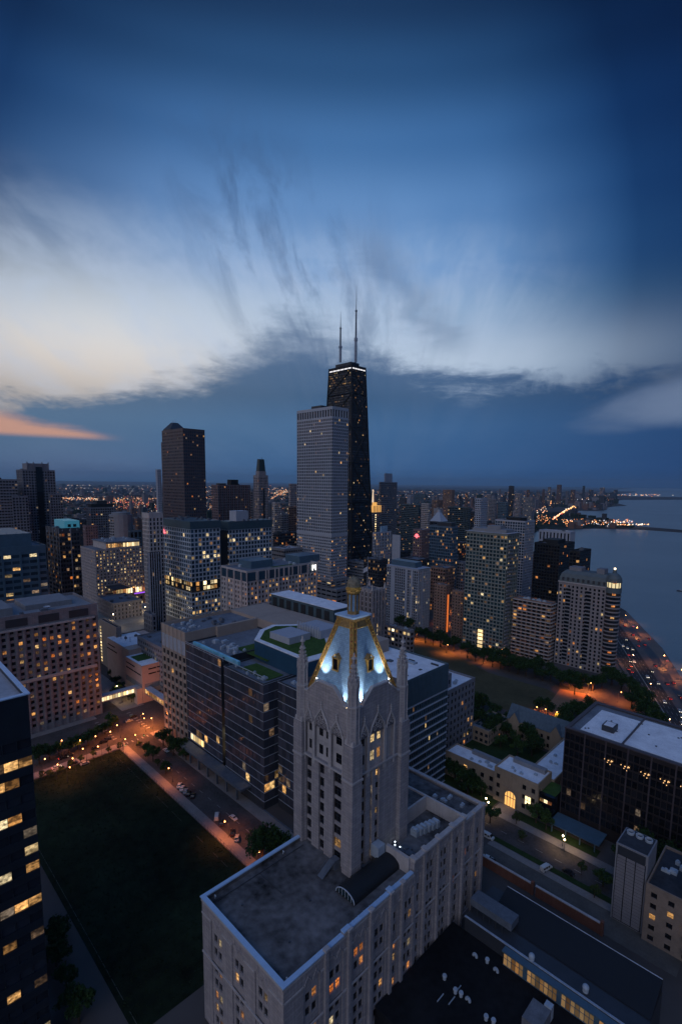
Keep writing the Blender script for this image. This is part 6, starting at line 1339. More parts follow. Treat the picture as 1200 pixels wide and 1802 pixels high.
for q_ in ((775, 1755), (795, 1760), (806, 1740)): v = at(*q_, zb-4.6); b.extra(lambda u: (u.box(v.x-.2, v.x, v.y-1.5, v.y+1.6, zb-5, zb-4.7)), 'skylight_frame', unitm)
b.finish()
# brick forecourt wall with pale coping
bw = Bd('brick_wall', 'red brown brick wall with pale stone coping between the dark roofs and the paved drive', 'wall', (-90, 173, 0))
for (a, c_) in (((845, 1507), (940, 1556)), ((948, 1560), (1058, 1637))):
    A, C_ = at(*a, 2), at(*c_, 2); bw.extra(lambda u: u.box(A.x, C_.x, 171.6, 172.2, 0, 4.0), 'brickwork', brickr); bw.extra(lambda u: u.box(A.x, C_.x, 171.45, 172.35, 4.004, 4.35), 'coping', stone2)
bw.extra(lambda u: [u.box(x, x+1.0, 171.3, 172.5, 0, 5.2) for x in (at(940, 1556, 2).x, at(1055, 1635, 2).x)], 'pier', brickr)
# ======================================================================= GROUND, WATER, ROADS
def sheet(name, pts, z, m, kind='structure', label=None):
    mb = MB(); mb.poly([(x, y, z) for x, y in pts]); o = mb.build(name, m); o['kind'] = kind; return o
def gp(l, z=0): return [(at(x, y, z).x, at(x, y, z).y) for x, y in l]
coast_px = [(1200, 1196), (1165, 1141), (1101, 1075)]
c0 = gp(coast_px)
far = gp([(945, 934), (1045, 929.5), (1130, 931.5), (1200, 936.5), (1260, 941), (1262, 937.5), (1200, 932.5), (1110, 925), (1062, 917), (1022, 911), (1008, 904), (1018, 898.5), (1050, 899), (1067, 896.5), (1060, 893.5), (1080, 891), (1102, 889.8), (1088, 886), (1072, 882.5), (1095, 879.5), (1200, 879.2), (1260, 879.5), (1260, 876), (1200, 874.8), (1112, 873.5), (1086, 869.5), (1122, 865.2)])
land = [(c0[0][0]+60, c0[0][1]-160), (120, 60), (120, -400), (-9000, -400), (-70000, 20000), (-70000, 70000), (-30000, 80000)]
hx, hy = at(1070, 864.0).x, at(1070, 864.0).y
land_pts = [*c0[:1], c0[1], c0[2], (-330, 860), (-560, 1120)]+far+[(hx, hy), (hx*3, hy*3.4)]+[(-30000, 80000), (-70000, 70000), (-70000, 20000), (-9000, -400), (300, -400), (300, 150), (c0[0][0]+90, c0[0][1]-180)]
me_m = mat('city_ground', (.085, .075, .070), .95, .2, .006)
from mathutils.geometry import delaunay_2d_cdt
cv, ce, cf, _a, _b, _c = delaunay_2d_cdt([Vector((x/1000, y/1000)) for x, y in land_pts], [], [list(range(len(land_pts)))], 1, 1e-7)
me = bpy.data.meshes.new('ground')
_v = [(q.x*1000, q.y*1000, 0) for q in cv]; _n = len(_v); _f = [tuple(f) for f in cf]
_v += [(x, y, -2.4) for x, y, _z in _v]; _e = {}
for f in _f:
    for i in range(len(f)):
        k = (f[i], f[(i+1) % len(f)]); _e[k] = 1
_s = [(b_, a_, a_+_n, b_+_n) for (a_, b_) in _e if (b_, a_) not in _e]
me.from_pydata(_v, [], _f+_s); me.materials.append(me_m)
o = bpy.data.objects.new('ground', me); COL.objects.link(o); o['kind'] = 'structure'
# lake
wm = bpy.data.materials.new('lake_water'); wm.use_nodes = True; t = wm.node_tree; b_ = NB(t); p = t.nodes['Principled BSDF']
p.inputs['Roughness'].default_value = .30; p.inputs['IOR'].default_value = 1.33
g_ = b_.n('ShaderNodeTexCoord'); mp = b_.n('ShaderNodeMapping'); t.links.new(g_.outputs['Object'], mp.inputs[0]); mp.inputs['Scale'].default_value = (1, .45, 1); mp.inputs['Rotation'].default_value = (0, 0, .5)
bn = b_.n('ShaderNodeBump'); bn.inputs['Strength'].default_value = .5; bn.inputs['Distance'].default_value = .8
t.links.new(b_.m('ADD', b_.noise(mp.outputs[0], .10, 5, .6), b_.m('MULTIPLY', b_.noise(mp.outputs[0], .45, 3, .5), .35)), bn.inputs['Height']); t.links.new(bn.outputs[0], p.inputs['Normal'])
t.links.new(b_.ramp(b_.noise(g_.outputs['Object'], .0022, 4, .6), [(.35, (.16, .225, .25)), (.65, (.22, .295, .315))]), p.inputs['Base Color'])
o = sheet('lake', [(-1000, -3000), (90000, -3000), (90000, 90000), (-70000, 90000), (-70000, 60000), (-7000, 800)], -1.6, wm)
# streets near by
S1 = sheet('street', [(-420, 109), (-120, 109), (-120, 124), (-420, 124)], .004, asphalt)
sheet('avenue', [(-331, -200), (-290, -200), (-290, 700), (-331, 700)], .008, asphalt)
sheet('avenue_north', [(-260, 188), (-20, 188), (-20, 203.5), (-260, 203.5)], .004, asphalt)
park_road = gp([(690, 1098), (745, 1112), (862, 1170), (950, 1202), (1060, 1240), (1075, 1215), (960, 1180), (870, 1150), (745, 1095)])
sheet('park_street', park_road, .006, asphalt)
def kerbed(name, x0, x1, y0, y1, m=pave, h=.14):
    mb = MB(); mb.box(x0, x1, y0, y1, 0, h, bottom=False); o = mb.build(name, m); o['kind'] = 'structure'; return o
kerbed('pavement', -289.5, -126, 104.2, 108.8); kerbed('pavement', -289.5, -126, 124.3, 129.5); kerbed('pavement', -336.5, -331.2, -60, 108.5); kerbed('pavement', -289.8, -284, -60, 104); kerbed('pavement', -420, -331.2, 124.3, 139); kerbed('pavement', -331, -331.1+.2, 0, 1)
kerbed('pavement', -200, -20, 203.8, 208.2); kerbed('pavement', -96, -46.5, 184.2, 187.6)
kerbed('drive', -96, -24, 172.5, 184.1, mat('drive_concrete', (.10, .094, .086), .9, .14, .15), .1)
kerbed('entrance_walk', -106, -97, 208.4, 214.0, pave, .12)
# markings
mb = MB()
for i in range(9): mb.box(-326+i*3.6, -325.2+i*3.6, 125.2, 127.6, .010, .016)
for i in range(9): mb.box(-326+i*3.6, -325.2+i*3.6, 105.4, 107.6, .010, .016)
for i in range(5): mb.box(-288.4, -286.0, 109.6+i*3, 110.3+i*3, .010, .016)
for i in range(18): mb.box(-310.4, -310.2, -40+i*8, -36+i*8, .010, .014)
o = mb.build('road_marking', paint); o['kind'] = 'structure'
mb = MB()
for i in range(20): mb.box(-280+i*8, -277+i*8, 116.4, 116.6, .008, .012)
for i in range(24): mb.box(-200+i*8, -197+i*8, 195.6, 195.8, .008, .012)
o = mb.build('centre_line', paint); o['kind'] = 'structure'
# the vacant meadow and its faint border line
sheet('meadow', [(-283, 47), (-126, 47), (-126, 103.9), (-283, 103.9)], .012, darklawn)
o = bpy.data.objects['meadow']
mb = MB(); rr = random.Random(3)
def pl(a, c_):
    A, C_ = Vector((*a, 0)), Vector((*c_, 0)); L_ = (C_-A).length; d = (C_-A)/L_; t = 0; n = Vector((-d.y, d.x, 0))*.08
    while t < L_:
        e = min(L_, t+rr.uniform(2, 7))
        if rr.random() < .8: mb.poly([tuple(A+d*t-n+Vector((0, 0, .03))), tuple(A+d*e-n+Vector((0, 0, .03))), tuple(A+d*e+n+Vector((0, 0, .03))), tuple(A+d*t+n+Vector((0, 0, .03)))])
        t = e+rr.uniform(.1, .9)
pl((-276, 99.8), (-128, 98.4)); pl((-245, 49), (-128, 48.6)); pl((-276, 99.8), (-281.6, 60))
o = mb.build('border_line', mat('chalk_line', (.09, .10, .09), .9, .2, 1)); o['kind'] = 'structure'
# tufts of grass
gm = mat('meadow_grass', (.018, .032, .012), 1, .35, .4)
mb = MB()
for _ in range(9000):
    x, y = rr.uniform(-282, -127), rr.uniform(48, 103.5); h = rr.uniform(.15, .5); a = rr.uniform(0, 3.14); wv = rr.uniform(.15, .45)
    mb.poly([(x-wv*math.cos(a), y-wv*math.sin(a), .013), (x+wv*math.cos(a), y+wv*math.sin(a), .013), (x+rr.uniform(-.1, .1), y+rr.uniform(-.1, .1), h)])
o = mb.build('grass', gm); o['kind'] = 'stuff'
# chain fence along the meadow
fb = Bd('chain_fence', 'low dark fence of posts and rails between the meadow and the street', 'fence', (-126, 104.1, 0))
fb.extra(lambda u: (u.box(-283, -126, 104.04, 104.1, 1.5, 1.56), u.box(-283, -126, 104.04, 104.1, .5, .55)), 'rail', mat('fence_metal', (.10, .11, .13), .6))
fb.extra(lambda u: [u.box(-283+i*2.6, -282.9+i*2.6, 104.0, 104.12, 0, 1.7) for i in range(60)], 'post', mat('fence_metal', (.1, .11, .13)))
# lawns, park field
sheet('front_lawn', [(-150, 208.6), (-107, 208.6), (-107, 215.6), (-150, 215.6)], .012, lawn); sheet('front_lawn', [(-96, 208.6), (-60, 208.6), (-60, 214), (-96, 214)], .012, lawn)
sheet('courtyard_lawn', [(-150, 228), (-101, 228), (-101, 276), (-150, 276)], .012, lawn)
sheet('hedge_strip', [(-98, 187.8), (-40, 187.8), (-40, 190.6), (-98, 190.6)], .16, lawn)
pf = gp([(700, 1120), (745, 1122), (860, 1184), (960, 1212), (1010, 1238), (975, 1262), (905, 1252), (800, 1230), (740, 1180)])
sheet('park_field', pf, .010, mat('park_field_grass', (.085, .075, .040), 1, .16, .045))
sheet('park_path', gp([(930, 1255), (1000, 1262), (1050, 1235), (1035, 1222), (985, 1212), (968, 1235)]), .016, mat('red_gravel', (.26, .15, .09), .95, .1, .1))
# lake shore drive
def strip(name, A, Bp, m, z): sheet(name, gp(A+Bp[::-1]), z, m)
strip('lakefront_path', [(1200, 1196), (1165, 1141), (1101, 1075)], [(1200, 1222), (1160, 1160), (1098, 1086)], mat('path_concrete', (.16, .14, .13), .9, .08, .1), .012)
strip('verge', [(1200, 1222), (1160, 1160), (1098, 1086)], [(1200, 1242), (1156, 1176), (1095, 1094)], darkm, .012)
strip('shoulder', [(1200, 1242), (1156, 1176), (1095, 1094)], [(1200, 1262), (1150, 1188), (1090, 1100)], mat('shoulder_concrete', (.12, .11, .11), .9, .1, .1), .012)
strip('highway', [(1200, 1262), (1150, 1188), (1090, 1100)], [(1215, 1430), (1190, 1340), (1128, 1218), (1060, 1120)], mat('highway_asphalt', (.045, .044, .046), .85, .14, .08), .020)
strip('service_drive', [(1215, 1430), (1190, 1340), (1128, 1218), (1060, 1120)], [(1180, 1420), (1160, 1300), (1105, 1215), (1050, 1150)], mat('service_concrete', (.16, .13, .115), .9, .12, .1), .012)
mb = MB()
A0, A1 = at(1200, 1262), at(1090, 1100); B0, B1 = at(1190, 1340), at(1060, 1120)
for ln in range(1, 8):
    f = ln/8; a = A0.lerp(B0, f); c_ = A1.lerp(B1, f); n = 26; d = (c_-a)
    s = Vector((-d.y, d.x, 0)).normalized()*(.11 if ln != 4 else .3)
    for k in range(n):
        if ln != 4: p0, p1 = a+d*(k/n), a+d*((k+.45)/n)
        else: p0, p1 = a+d*(k/n), a+d*((k+1)/n)
        for q in (p0, p1): q.z = .03
        mb.poly([tuple(p0-s), tuple(p1-s), tuple(p1+s), tuple(p0+s)])
o = mb.build('lane_line', paint); o['kind'] = 'structure'
mb = MB(); a, c_ = A0.lerp(B0, 1.02), A1.lerp(B1, 1.02)
mb.tube((a.x, a.y, .5), (c_.x, c_.y, .5), .35, 4); o = mb.build('median_barrier', darkm); tag(o, 'long dark barrier between the highway and its service drive', 'barrier')
# the tree-dark far shore parks and beaches
fg = mat('far_park', (.020, .030, .022), 1, .2, .01)
sheet('far_park', gp([(950, 931), (1045, 929), (1108, 926.5), (1060, 918), (1020, 912), (1000, 903), (965, 900), (930, 905), (925, 925)]), .3, fg)
sheet('beach', gp([(1022, 911), (1008, 904), (1016, 899.4), (1010, 899), (1000, 904), (1014, 911.5)]), .4, mat('beach_sand', (.30, .27, .22), .95))
# ------------------------------------------------------------------ trees
def leafm(name, c): return mat(name, c, .9, .34, .5)
LM = [leafm('leaf_dark', (.022, .048, .014)), leafm('leaf_mid', (.040, .075, .020)), leafm('leaf_olive', (.050, .065, .020))]
bark = mat('bark', (.06, .045, .035), .95, .2, 1)
def make_tree(seed, h, r, n, leaf, sz):
    rr = random.Random(seed); R = thing('tree', '', 'tree')
    mb = MB(); mb.tube((0, 0, 0), (0, 0, h*.42), r*.085, 7, 0, r*.055); tips = []
    for i in range(8):
        a = i*2.4+rr.random(); q = rr.uniform(.35, .75); t = (math.cos(a)*r*q, math.sin(a)*r*q, h*rr.uniform(.55, .85)); mb.tube((0, 0, h*rr.uniform(.3, .42)), t, r*.04, 5, 0, r*.012); tips.append(t)
    mb.tube((0, 0, h*.4), (0, 0, h*.85), r*.05, 5, 0, r*.01); tips.append((0, 0, h*.86)); mb.build('trunk', bark, R)
    cl = []
    for t in tips:
        cl.append((t, r*rr.uniform(.34, .5)))
        for _ in range(2): cl.append(((t[0]+rr.uniform(-.3, .3)*r, t[1]+rr.uniform(-.3, .3)*r, t[2]+rr.uniform(-.12, .14)*h), r*rr.uniform(.2, .36)))
    mb = MB()
    for _ in range(n):
        c, cr = rr.choice(cl); d = Vector((rr.gauss(0, 1), rr.gauss(0, 1), rr.gauss(0, .8))).normalized()*cr*(rr.random()**.35)
        p = Vector(c)+d; s = sz*rr.uniform(.6, 1.3); u = Vector((rr.gauss(0, 1), rr.gauss(0, 1), rr.gauss(0, .7))).normalized(); v = u.cross(Vector((rr.gauss(0, 1), rr.gauss(0, 1), rr.gauss(0, 1)))).normalized()
        mb.poly([tuple(p-u*s-v*s*.5), tuple(p+u*s*.2-v*s*.7), tuple(p+u*s+v*s*.3), tuple(p-u*s*.1+v*s*.8)], rr.choice([0, 0, 1]))
    mb.build('crown', [leaf, LM[1]], R); return R
protos = [make_tree(11, 11, 5.2, 1700, LM[0], .42), make_tree(12, 9, 4.2, 1300, LM[1], .38), make_tree(13, 13, 6.2, 2200, LM[0], .45), make_tree(14, 5.5, 2.4, 600, LM[2], .26)]
used = {}
ORD = ['first', 'second', 'third', 'fourth', 'fifth', 'sixth', 'seventh', 'eighth', 'ninth', 'tenth', 'eleventh', 'twelfth', 'thirteenth', 'fourteenth', 'fifteenth', 'sixteenth', 'seventeenth', 'eighteenth', 'nineteenth', 'twentieth', 'twenty-first', 'twenty-second', 'twenty-third', 'twenty-fourth']
def relabel(group, form):
    g = sorted([o for o in bpy.data.objects if o.parent is None and o.get('group') == group], key=lambda o: proj(o.location)[0])
    for i, o in enumerate(g): o['label'] = form.format(ORD[i])
def tree(px, py, k, label, group, s=1.0, z=0):
    v = at(px, py, z); rr = random.Random(int(px*13+py)); sc_ = s*rr.uniform(.88, 1.14)
    if k not in used: used[k] = 1; t = protos[k]; t.location = (v.x, v.y, z); t.rotation_euler = (0, 0, rr.uniform(0, 6)); t.scale = (sc_,)*3; t['label'] = label; t['group'] = group
    else: copy_tree(protos[k], (v.x, v.y, z), rr.uniform(0, 6), label, group, (sc_*rr.uniform(.82, 1.2), sc_*rr.uniform(.82, 1.2), sc_*rr.uniform(.85, 1.15)))
G1 = 'street trees along the stone hospital'
for i, (px, py) in enumerate([(88, 1338), (105, 1330), (122, 1327), (138, 1321), (156, 1313), (172, 1300), (186, 1292), (200, 1283), (70, 1345), (196, 1276)]): tree(px, py, i % 2, 'dark street tree in the row in front of the stone hospital', G1, .85)
for i, (px, py) in enumerate([(125, 1352), (143, 1343), (165, 1335), (192, 1326), (108, 1362), (75, 1370), (212, 1320), (88, 1368)]): tree(px, py, 3, 'small street tree at the kerb along the west side of the meadow', 'small kerb trees west of the meadow', .8)
for i, (px, py) in enumerate([(246, 1316), (262, 1330), (278, 1348), (292, 1362), (256, 1322), (270, 1340)]): tree(px, py, (3, 1)[i % 2], 'bushy young tree on the pavement at the north edge of the meadow', 'pavement trees north of the meadow', .75)
for i, (px, py) in enumerate([(288, 1312), (302, 1318), (316, 1330), (328, 1338), (306, 1330)]): tree(px, py, (0, 1)[i % 2], 'dense tree at the foot of the tan stone grid wall', 'trees at the foot of the research block', .9)
tree(462, 1516, 2, 'big round tree beside the parked cars, lit orange from below', None, 1.0); tree(492, 1512, 0, 'big dark tree touching the parapet of the gothic hall', None, 1.1)
for i, (px, py) in enumerate([(702, 1105), (718, 1112), (733, 1122), (748, 1132), (762, 1136), (775, 1138), (788, 1144), (798, 1146), (690, 1095)]): tree(px, py, (0, 2)[i % 2], 'dark park tree in front of the twin brick towers', 'trees below the twin brick towers', 1.15)
for i, (px, py) in enumerate([(822, 1158), (836, 1164), (850, 1168), (866, 1174), (880, 1178), (895, 1182), (910, 1186), (925, 1190), (940, 1194), (954, 1198), (968, 1200), (860, 1164), (888, 1172), (915, 1180), (945, 1188)]): tree(px, py, (2, 0)[i % 2], 'dark tree in the dense row along the north side of the park field', 'tree row north of the park field', 1.15)
for i, (px, py) in enumerate([(1010, 1222), (1024, 1212), (1042, 1216), (1058, 1212), (1075, 1206), (1092, 1214), (1106, 1222), (1118, 1235), (1126, 1252), (1110, 1245), (1134, 1268), (1150, 1285), (1000, 1212), (985, 1208), (1140, 1300)]): tree(px, py, (2, 0)[i % 2], 'dark tree at the foot of the mansard tower beside the lake drive', 'trees around the mansard tower', 1.1)
for i, (px, py) in enumerate([(960, 1262), (948, 1252), (1005, 1268), (990, 1276), (1020, 1262), (1035, 1255), (1000, 1290)]): tree(px, py, (2, 0)[i % 2], 'tree at the south east corner of the park field near the orange path', 'trees by the orange path', .95)
ct = [(800, 1262), (812, 1275), (826, 1285), (838, 1262), (850, 1250), (862, 1275), (876, 1290), (890, 1300), (905, 1310), (918, 1296), (930, 1310), (944, 1318), (900, 1285), (862, 1300), (880, 1315), (935, 1330), (800, 1290), (815, 1300), (795, 1245), (868, 1262), (910, 1330), (845, 1288), (955, 1300), (820, 1255)]
for i, (px, py) in enumerate(ct): tree(px, py, (2, 0, 1)[i % 3], 'leafy tree filling the courtyard of the law school', 'courtyard trees of the law school', 1.0)
for i, (px, py) in enumerate([(800, 1372), (815, 1384), (830, 1395), (846, 1402), (812, 1368), (835, 1382), (822, 1398), (790, 1360)]): tree(px, py, (0, 1)[i % 2], 'dark tree on the lawn in front of the law school west wing', 'lawn trees in front of the law school', .9)
for i, (px, py) in enumerate([(862, 1448), (918, 1478), (942, 1448), (1022, 1540), (1060, 1560), (908, 1450), (960, 1460), (1045, 1580)]): tree(px, py, (1, 3)[i % 2], 'street tree along the avenue between the law school and the drive', 'avenue street trees', .85)
for i, (px, py) in enumerate([(1120, 1540), (1140, 1528), (1165, 1520), (1188, 1515), (1150, 1550), (1180, 1545), (1198, 1530), (1095, 1535), (1130, 1510), (1170, 1500)]): tree(px, py, (2, 0)[i % 2], 'black shadowed tree in front of the bronze slab at right', 'shadowed trees before the bronze slab', 1.0)
for i, (px, py) in enumerate([(195, 1190), (205, 1205), (212, 1215), (226, 1232), (200, 1222), (216, 1228), (232, 1236)]): tree(px, py, (1, 0)[i % 2], 'plaza tree with tiny lights between the hospital and the windowless pavilion', 'plaza trees by the pavilion', .7)
for i, (px, py) in enumerate([(100, 1700), (118, 1740), (105, 1660), (125, 1780), (140, 1800)]): tree(px, py, (0, 1)[i % 2], 'dark tree on the street south of the meadow', 'trees south of the meadow', .9)
for k in range(4):
    if k not in used: pass
# ------------------------------------------------------------------ street lamps
sod = emis('sodium_lamp', (1, .36, .10), 16); whl = emis('warm_white_lamp', (1, .74, .42), 14)
def lamp_proto(name, h, arm, lm):
    R = thing(name, '', 'street lamp'); u = MB(); u.tube((0, 0, 0), (0, 0, h), .11, 6, 0, .07); u.cyl(0, 0, .22, 0, .6, 8)
    if arm: u.tube((0, 0, h-.1), (arm, 0, h+.25), .05, 5)
    u.build('pole', darkm, R); u = MB()
    if arm: u.box(arm-.15, arm+.55, -.16, .16, h+.18, h+.34); u.sphere((arm+.2, 0, h+.12), .30, 8, 5, 1)
    else: u.sphere((0, 0, h+.3), .38, 8, 6, 1); u.cyl(0, 0, .16, h-.1, h+.02, 8)
    u.build('lamp_head', [darkm, lm], R); return R
LP1 = lamp_proto('street_lamp', 8.0, 1.5, sod); LP2 = lamp_proto('globe_lamp', 4.6, 0, whl)
lused = set(); lcount = 0
def lamp(px, py, P, h, label, group, power, col=(1, .26, .055), rz=0):
    global lcount
    v = at(px, py, h)
    if P.name not in lused: lused.add(P.name); o = P; o.location = (v.x, v.y, 0); o.rotation_euler = (0, 0, rz); o['label'] = label; o['group'] = group
    else: o = copy_tree(P, (v.x, v.y, 0), rz, label, group)
    ld = bpy.data.lights.new('lamp_light', 'SPOT'); ld.energy = power*1.5; ld.color = col; ld.shadow_soft_size = .3; ld.spot_size = math.radians(150); ld.spot_blend = .5
    if 245 < px < 270 and py < 1270: ld.type = 'POINT'
    lo = bpy.data.objects.new('lamp_light', ld); COL.objects.link(lo); lo.parent = o; lo.location = ((1.7 if h > 6 else 0), 0, h-.35 if h > 6 else h+.95)
GL = 'sodium lamps around the crossing'
for i, (px, py) in enumerate([(167, 1294), (189, 1289), (140, 1306), (152, 1318), (133, 1332), (99, 1344), (73, 1338), (109, 1306), (212, 1276), (241, 1291), (217, 1300), (248, 1258), (256, 1266), (179, 1313), (268, 1262), (118, 1350)]):
    lamp(px, py, LP1, 8.0, 'orange sodium street lamp near the street crossing west of the meadow', GL, (4500 if px > 245 else 2400) if px > 195 else 650, rz=i*1.3)
lamp(402, 1443, LP1, 8.0, 'orange street lamp standing over the cars parked beside the meadow', None, 2400, rz=-1.6)
lamp(303, 1350, LP1, 8.0, 'orange street lamp hidden behind young trees north of the meadow', None, 1500, rz=-1.6)
lamp(452, 1512, LP1, 4.0, 'orange lamp glowing under the big round tree', None, 700, rz=0)
lamp(820, 1420-13, LP2, 4.6, 'left globe lamp on the lawn edge by the law school walk', 'globe lamps on the law school side of the avenue', 350, (1, .72, .40)) if 0 else None
for (px, py, lb) in ((855, 1406, 'upper of two warm globe lamps beside the law school walk'), (859, 1413, 'lower of two warm globe lamps beside the law school walk'), (990, 1472, 'upper of two globe lamps on the avenue in front of the bronze slab'), (993, 1479, 'lower of two globe lamps on the avenue in front of the bronze slab')):
    lamp(px, py, LP2, 4.6, lb, 'globe lamps on the avenue', 420, (1, .66, .34))
for (px, py, e) in ((733, 1113, 2600), (785, 1134, 2600), (812, 1135, 1500), (880, 1142, 2200), (850, 1150, 1500), (1035, 1201, 5500), (1003, 1196, 2000), (1088, 1217, 1800), (975, 1252, 3500), (955, 1247, 2600), (940, 1243, 1600), (765, 1118, 1500)):
    lamp(px, py, LP1, 8.0, 'orange park street lamp among the trees around the park field', 'sodium lamps around the park', e*2.6)
for (px, py) in ((1103, 1082), (1123, 1104), (1172, 1153), (1203, 1178)):
    lamp(px, py, LP1, 9.0, 'tall drive lamp on the verge between highway and lakefront path', 'lake drive lamps', 5200, (1, .34, .10), rz=math.pi*.9)
for (px, py) in ((1110, 1150), (1140, 1200), (1172, 1262), (1195, 1310)):
    lamp(px, py, LP1, 9.0, 'tall drive lamp on the inland edge of the lake highway', 'inland drive lamps', 3600, (1, .45, .18))
for (px, py, e) in ((215, 1225, 500), (206, 1208, 300)):
    lamp(px, py, LP2, 4.6, 'small plaza lamp between the trees below the pavilion', 'plaza lamps by the pavilion', e, (1, .66, .34))
for (px, py) in ((240, 1090), (262, 1098), (205, 1082)):
    lamp(px, py, LP1, 30.0, 'floodlight pole over the parking deck', 'parking deck lamps', 5000, (1, .74, .46)) if 0 else None
dl = [(-520, 200), (-490, 180), (-465, 205), (-460, 165), (-500, 215)]
for x, y in dl:
    o = copy_tree(LP2, (x, y, 20.0), 0, 'deck lamp on the open top of the parking garage', 'deck lamps on the garage'); ld = bpy.data.lights.new('lamp_light', 'POINT'); ld.energy = 2200; ld.color = (1, .80, .55); ld.shadow_soft_size = .3
    lo = bpy.data.objects.new('lamp_light', ld); COL.objects.link(lo); lo.parent = o; lo.location = (0, 0, 5.6)
mr = random.Random(77)
for (ax, bx, ay, by, nn, e, wh) in ((165, 245, 1066, 1098, 6, 7000, 'below the restaurant terraces'), (476, 528, 975, 1015, 5, 9000, 'left of the white grid tower base'), (640, 700, 1010, 1060, 5, 6000, 'behind the gothic library tower'), (756, 824, 990, 1090, 10, 7000, 'around the twin brick towers'), (806, 826, 930, 990, 4, 11000, 'beyond the blue glass block'), (640, 760, 960, 1000, 8, 8000, 'at the right foot of the black tower'), (115, 150, 960, 1040, 4, 9000, 'left of the lit hotel'), (200, 300, 1000, 1060, 4, 8000, 'in front of the hospital cubes')):
    for _ in range(nn):
        lamp(mr.uniform(ax, bx), mr.uniform(ay, by), LP1, 9.0, 'orange street lamp '+wh, 'street lamps '+wh, e*1.8, rz=mr.uniform(0, 6))
    g_ = sorted([o for o in bpy.data.objects if o.parent is None and o.get('group') == 'street lamps '+wh], key=lambda o: proj(o.location)[0])
    for i_, o in enumerate(g_): o['label'] = f'{ORD[i_]} orange street lamp from the left '+wh
# traffic signals at the crossing
def signal():
    R = thing('traffic_light', '', 'traffic light'); u = MB(); u.tube((0, 0, 0), (0, 0, 5.6), .09, 6); u.tube((0, 0, 5.2), (4.5, 0, 5.6), .06, 5); u.build('pole', darkm, R)
    u = MB(); u.box(4.2, 4.6, -.2, .2, 4.5, 5.5); u.build('signal_box', blackm, R); u = MB(); u.sphere((4.4, -.24, 4.7), .12, 6, 4); u.build('signal_light', emis('signal_green', (.1, 1, .35), 3), R); return R
TS = signal()
for i, (px, py) in enumerate([(217, 1320), (241, 1312), (271, 1300), (208, 1290)]):
    v = at(px, py); lb = ['traffic signal at the near left corner of the crossing', 'traffic signal at the near corner beside the meadow tip', 'traffic signal at the right corner by the tan grid wall', 'traffic signal at the hospital corner of the crossing'][i]
    if i == 0: TS.location = (v.x, v.y, 0); TS['label'] = lb; TS['group'] = 'traffic signals at the crossing'
    else: copy_tree(TS, (v.x, v.y, 0), i*1.57, lb, 'traffic signals at the crossing')
# ------------------------------------------------------------------ cars
def paintm(name, c): 
    m = mat(name, c, .28, .02, .5, metal=.1); return m
tyre = mat('tyre_rubber', (.012, .012, .012), .9); hl = emis('headlight_on', (1, .86, .62), 5); tl = emis('taillight_on', (1, .05, .03), 4); hoff = mat('lamp_lens', (.4, .4, .4), .2); tloff = mat('tail_lens', (.25, .01, .01), .3)
def make_car(m, kind='car', on=False):
    R = thing('car' if kind == 'car' else 'van', '', 'car' if kind == 'car' else 'van')
    Lh, Wh = (2.25, .90) if kind == 'car' else (2.7, 1.0)
    prof = [(-Lh, .35), (-Lh, .78), (-Lh*.97, .92), (-Lh*.68, .98), (-Lh*.48, 1.42), (-Lh*.05, 1.47), (Lh*.25, 1.40), (Lh*.52, .98), (Lh*.9, .84), (Lh, .68), (Lh, .35)] if kind == 'car' else [(-Lh, .35), (-Lh, 1.2), (-Lh*.97, 2.1), (-Lh*.1, 2.2), (Lh*.42, 2.1), (Lh*.72, 1.25), (Lh*.95, 1.1), (Lh, .8), (Lh, .35)]
    u = MB(); n = len(prof)
    for s in (-1, 1):
        P = [(x, s*(Wh-(.16 if z > 1.1 else 0)), z) for x, z in prof]; u.poly(P if s > 0 else P[::-1])
    for i in range(n):
        (xa, za), (xb, zb_) = prof[i], prof[(i+1) % n]; wa, wb = Wh-(.16 if za > 1.1 else 0), Wh-(.16 if zb_ > 1.1 else 0)
        u.quad((xa, -wa, za), (xb, -wb, zb_), (xb, wb, zb_), (xa, wa, za))
    u.build('body', m, R)
    u = MB()
    if kind == 'car':
        u.quad((Lh*.27, -.66, 1.40), (Lh*.50, -.76, 1.03), (Lh*.50, .76, 1.03), (Lh*.27, .66, 1.40)); u.quad((-Lh*.50, -.66, 1.41), (-Lh*.66, -.76, 1.03), (-Lh*.66, .76, 1.03), (-Lh*.50, .66, 1.41))
        u.v = [(x+(.02 if x > 0 else -.02), y, z+.02) for x, y, z in u.v]
        for s in (-1, 1): u.quad((-Lh*.60, s*.905, 1.02), (Lh*.44, s*.905, 1.02), (Lh*.24, s*.765, 1.37), (-Lh*.46, s*.765, 1.39))
    else:
        u.quad((Lh*.45, -.78, 2.05), (Lh*.71, -.85, 1.32), (Lh*.71, .85, 1.32), (Lh*.45, .78, 2.05)); u.v = [(x+.03, y, z+.02) for x, y, z in u.v]
        for s in (-1, 1):
            for a in (-.9, -.42, .06): u.quad((Lh*a, s*1.005, 1.25), (Lh*(a+.36), s*1.005, 1.25), (Lh*(a+.36), s*.86, 1.85), (Lh*a, s*.86, 1.85))
    u.build('window', GN, R)
    for sx_ in (-.62, .60):
        for s in (-1, 1):
            w_ = MB(); w_.tube((Lh*sx_, s*(Wh-.2), .33), (Lh*sx_, s*(Wh+.02), .33), .33, 12); o = w_.build('wheel', tyre, R)
    for s in (-1, 1):
        w_ = MB(); w_.box(Lh-.02, Lh+.04, s*.62-.2, s*.62+.2, .58, .76); w_.build('headlight', hl if on else hoff, R)
        w_ = MB(); w_.box(-Lh-.04, -Lh+.02, s*.62-.18, s*.62+.18, .70, .88); w_.build('taillight', tl if on else tloff, R)
    return R
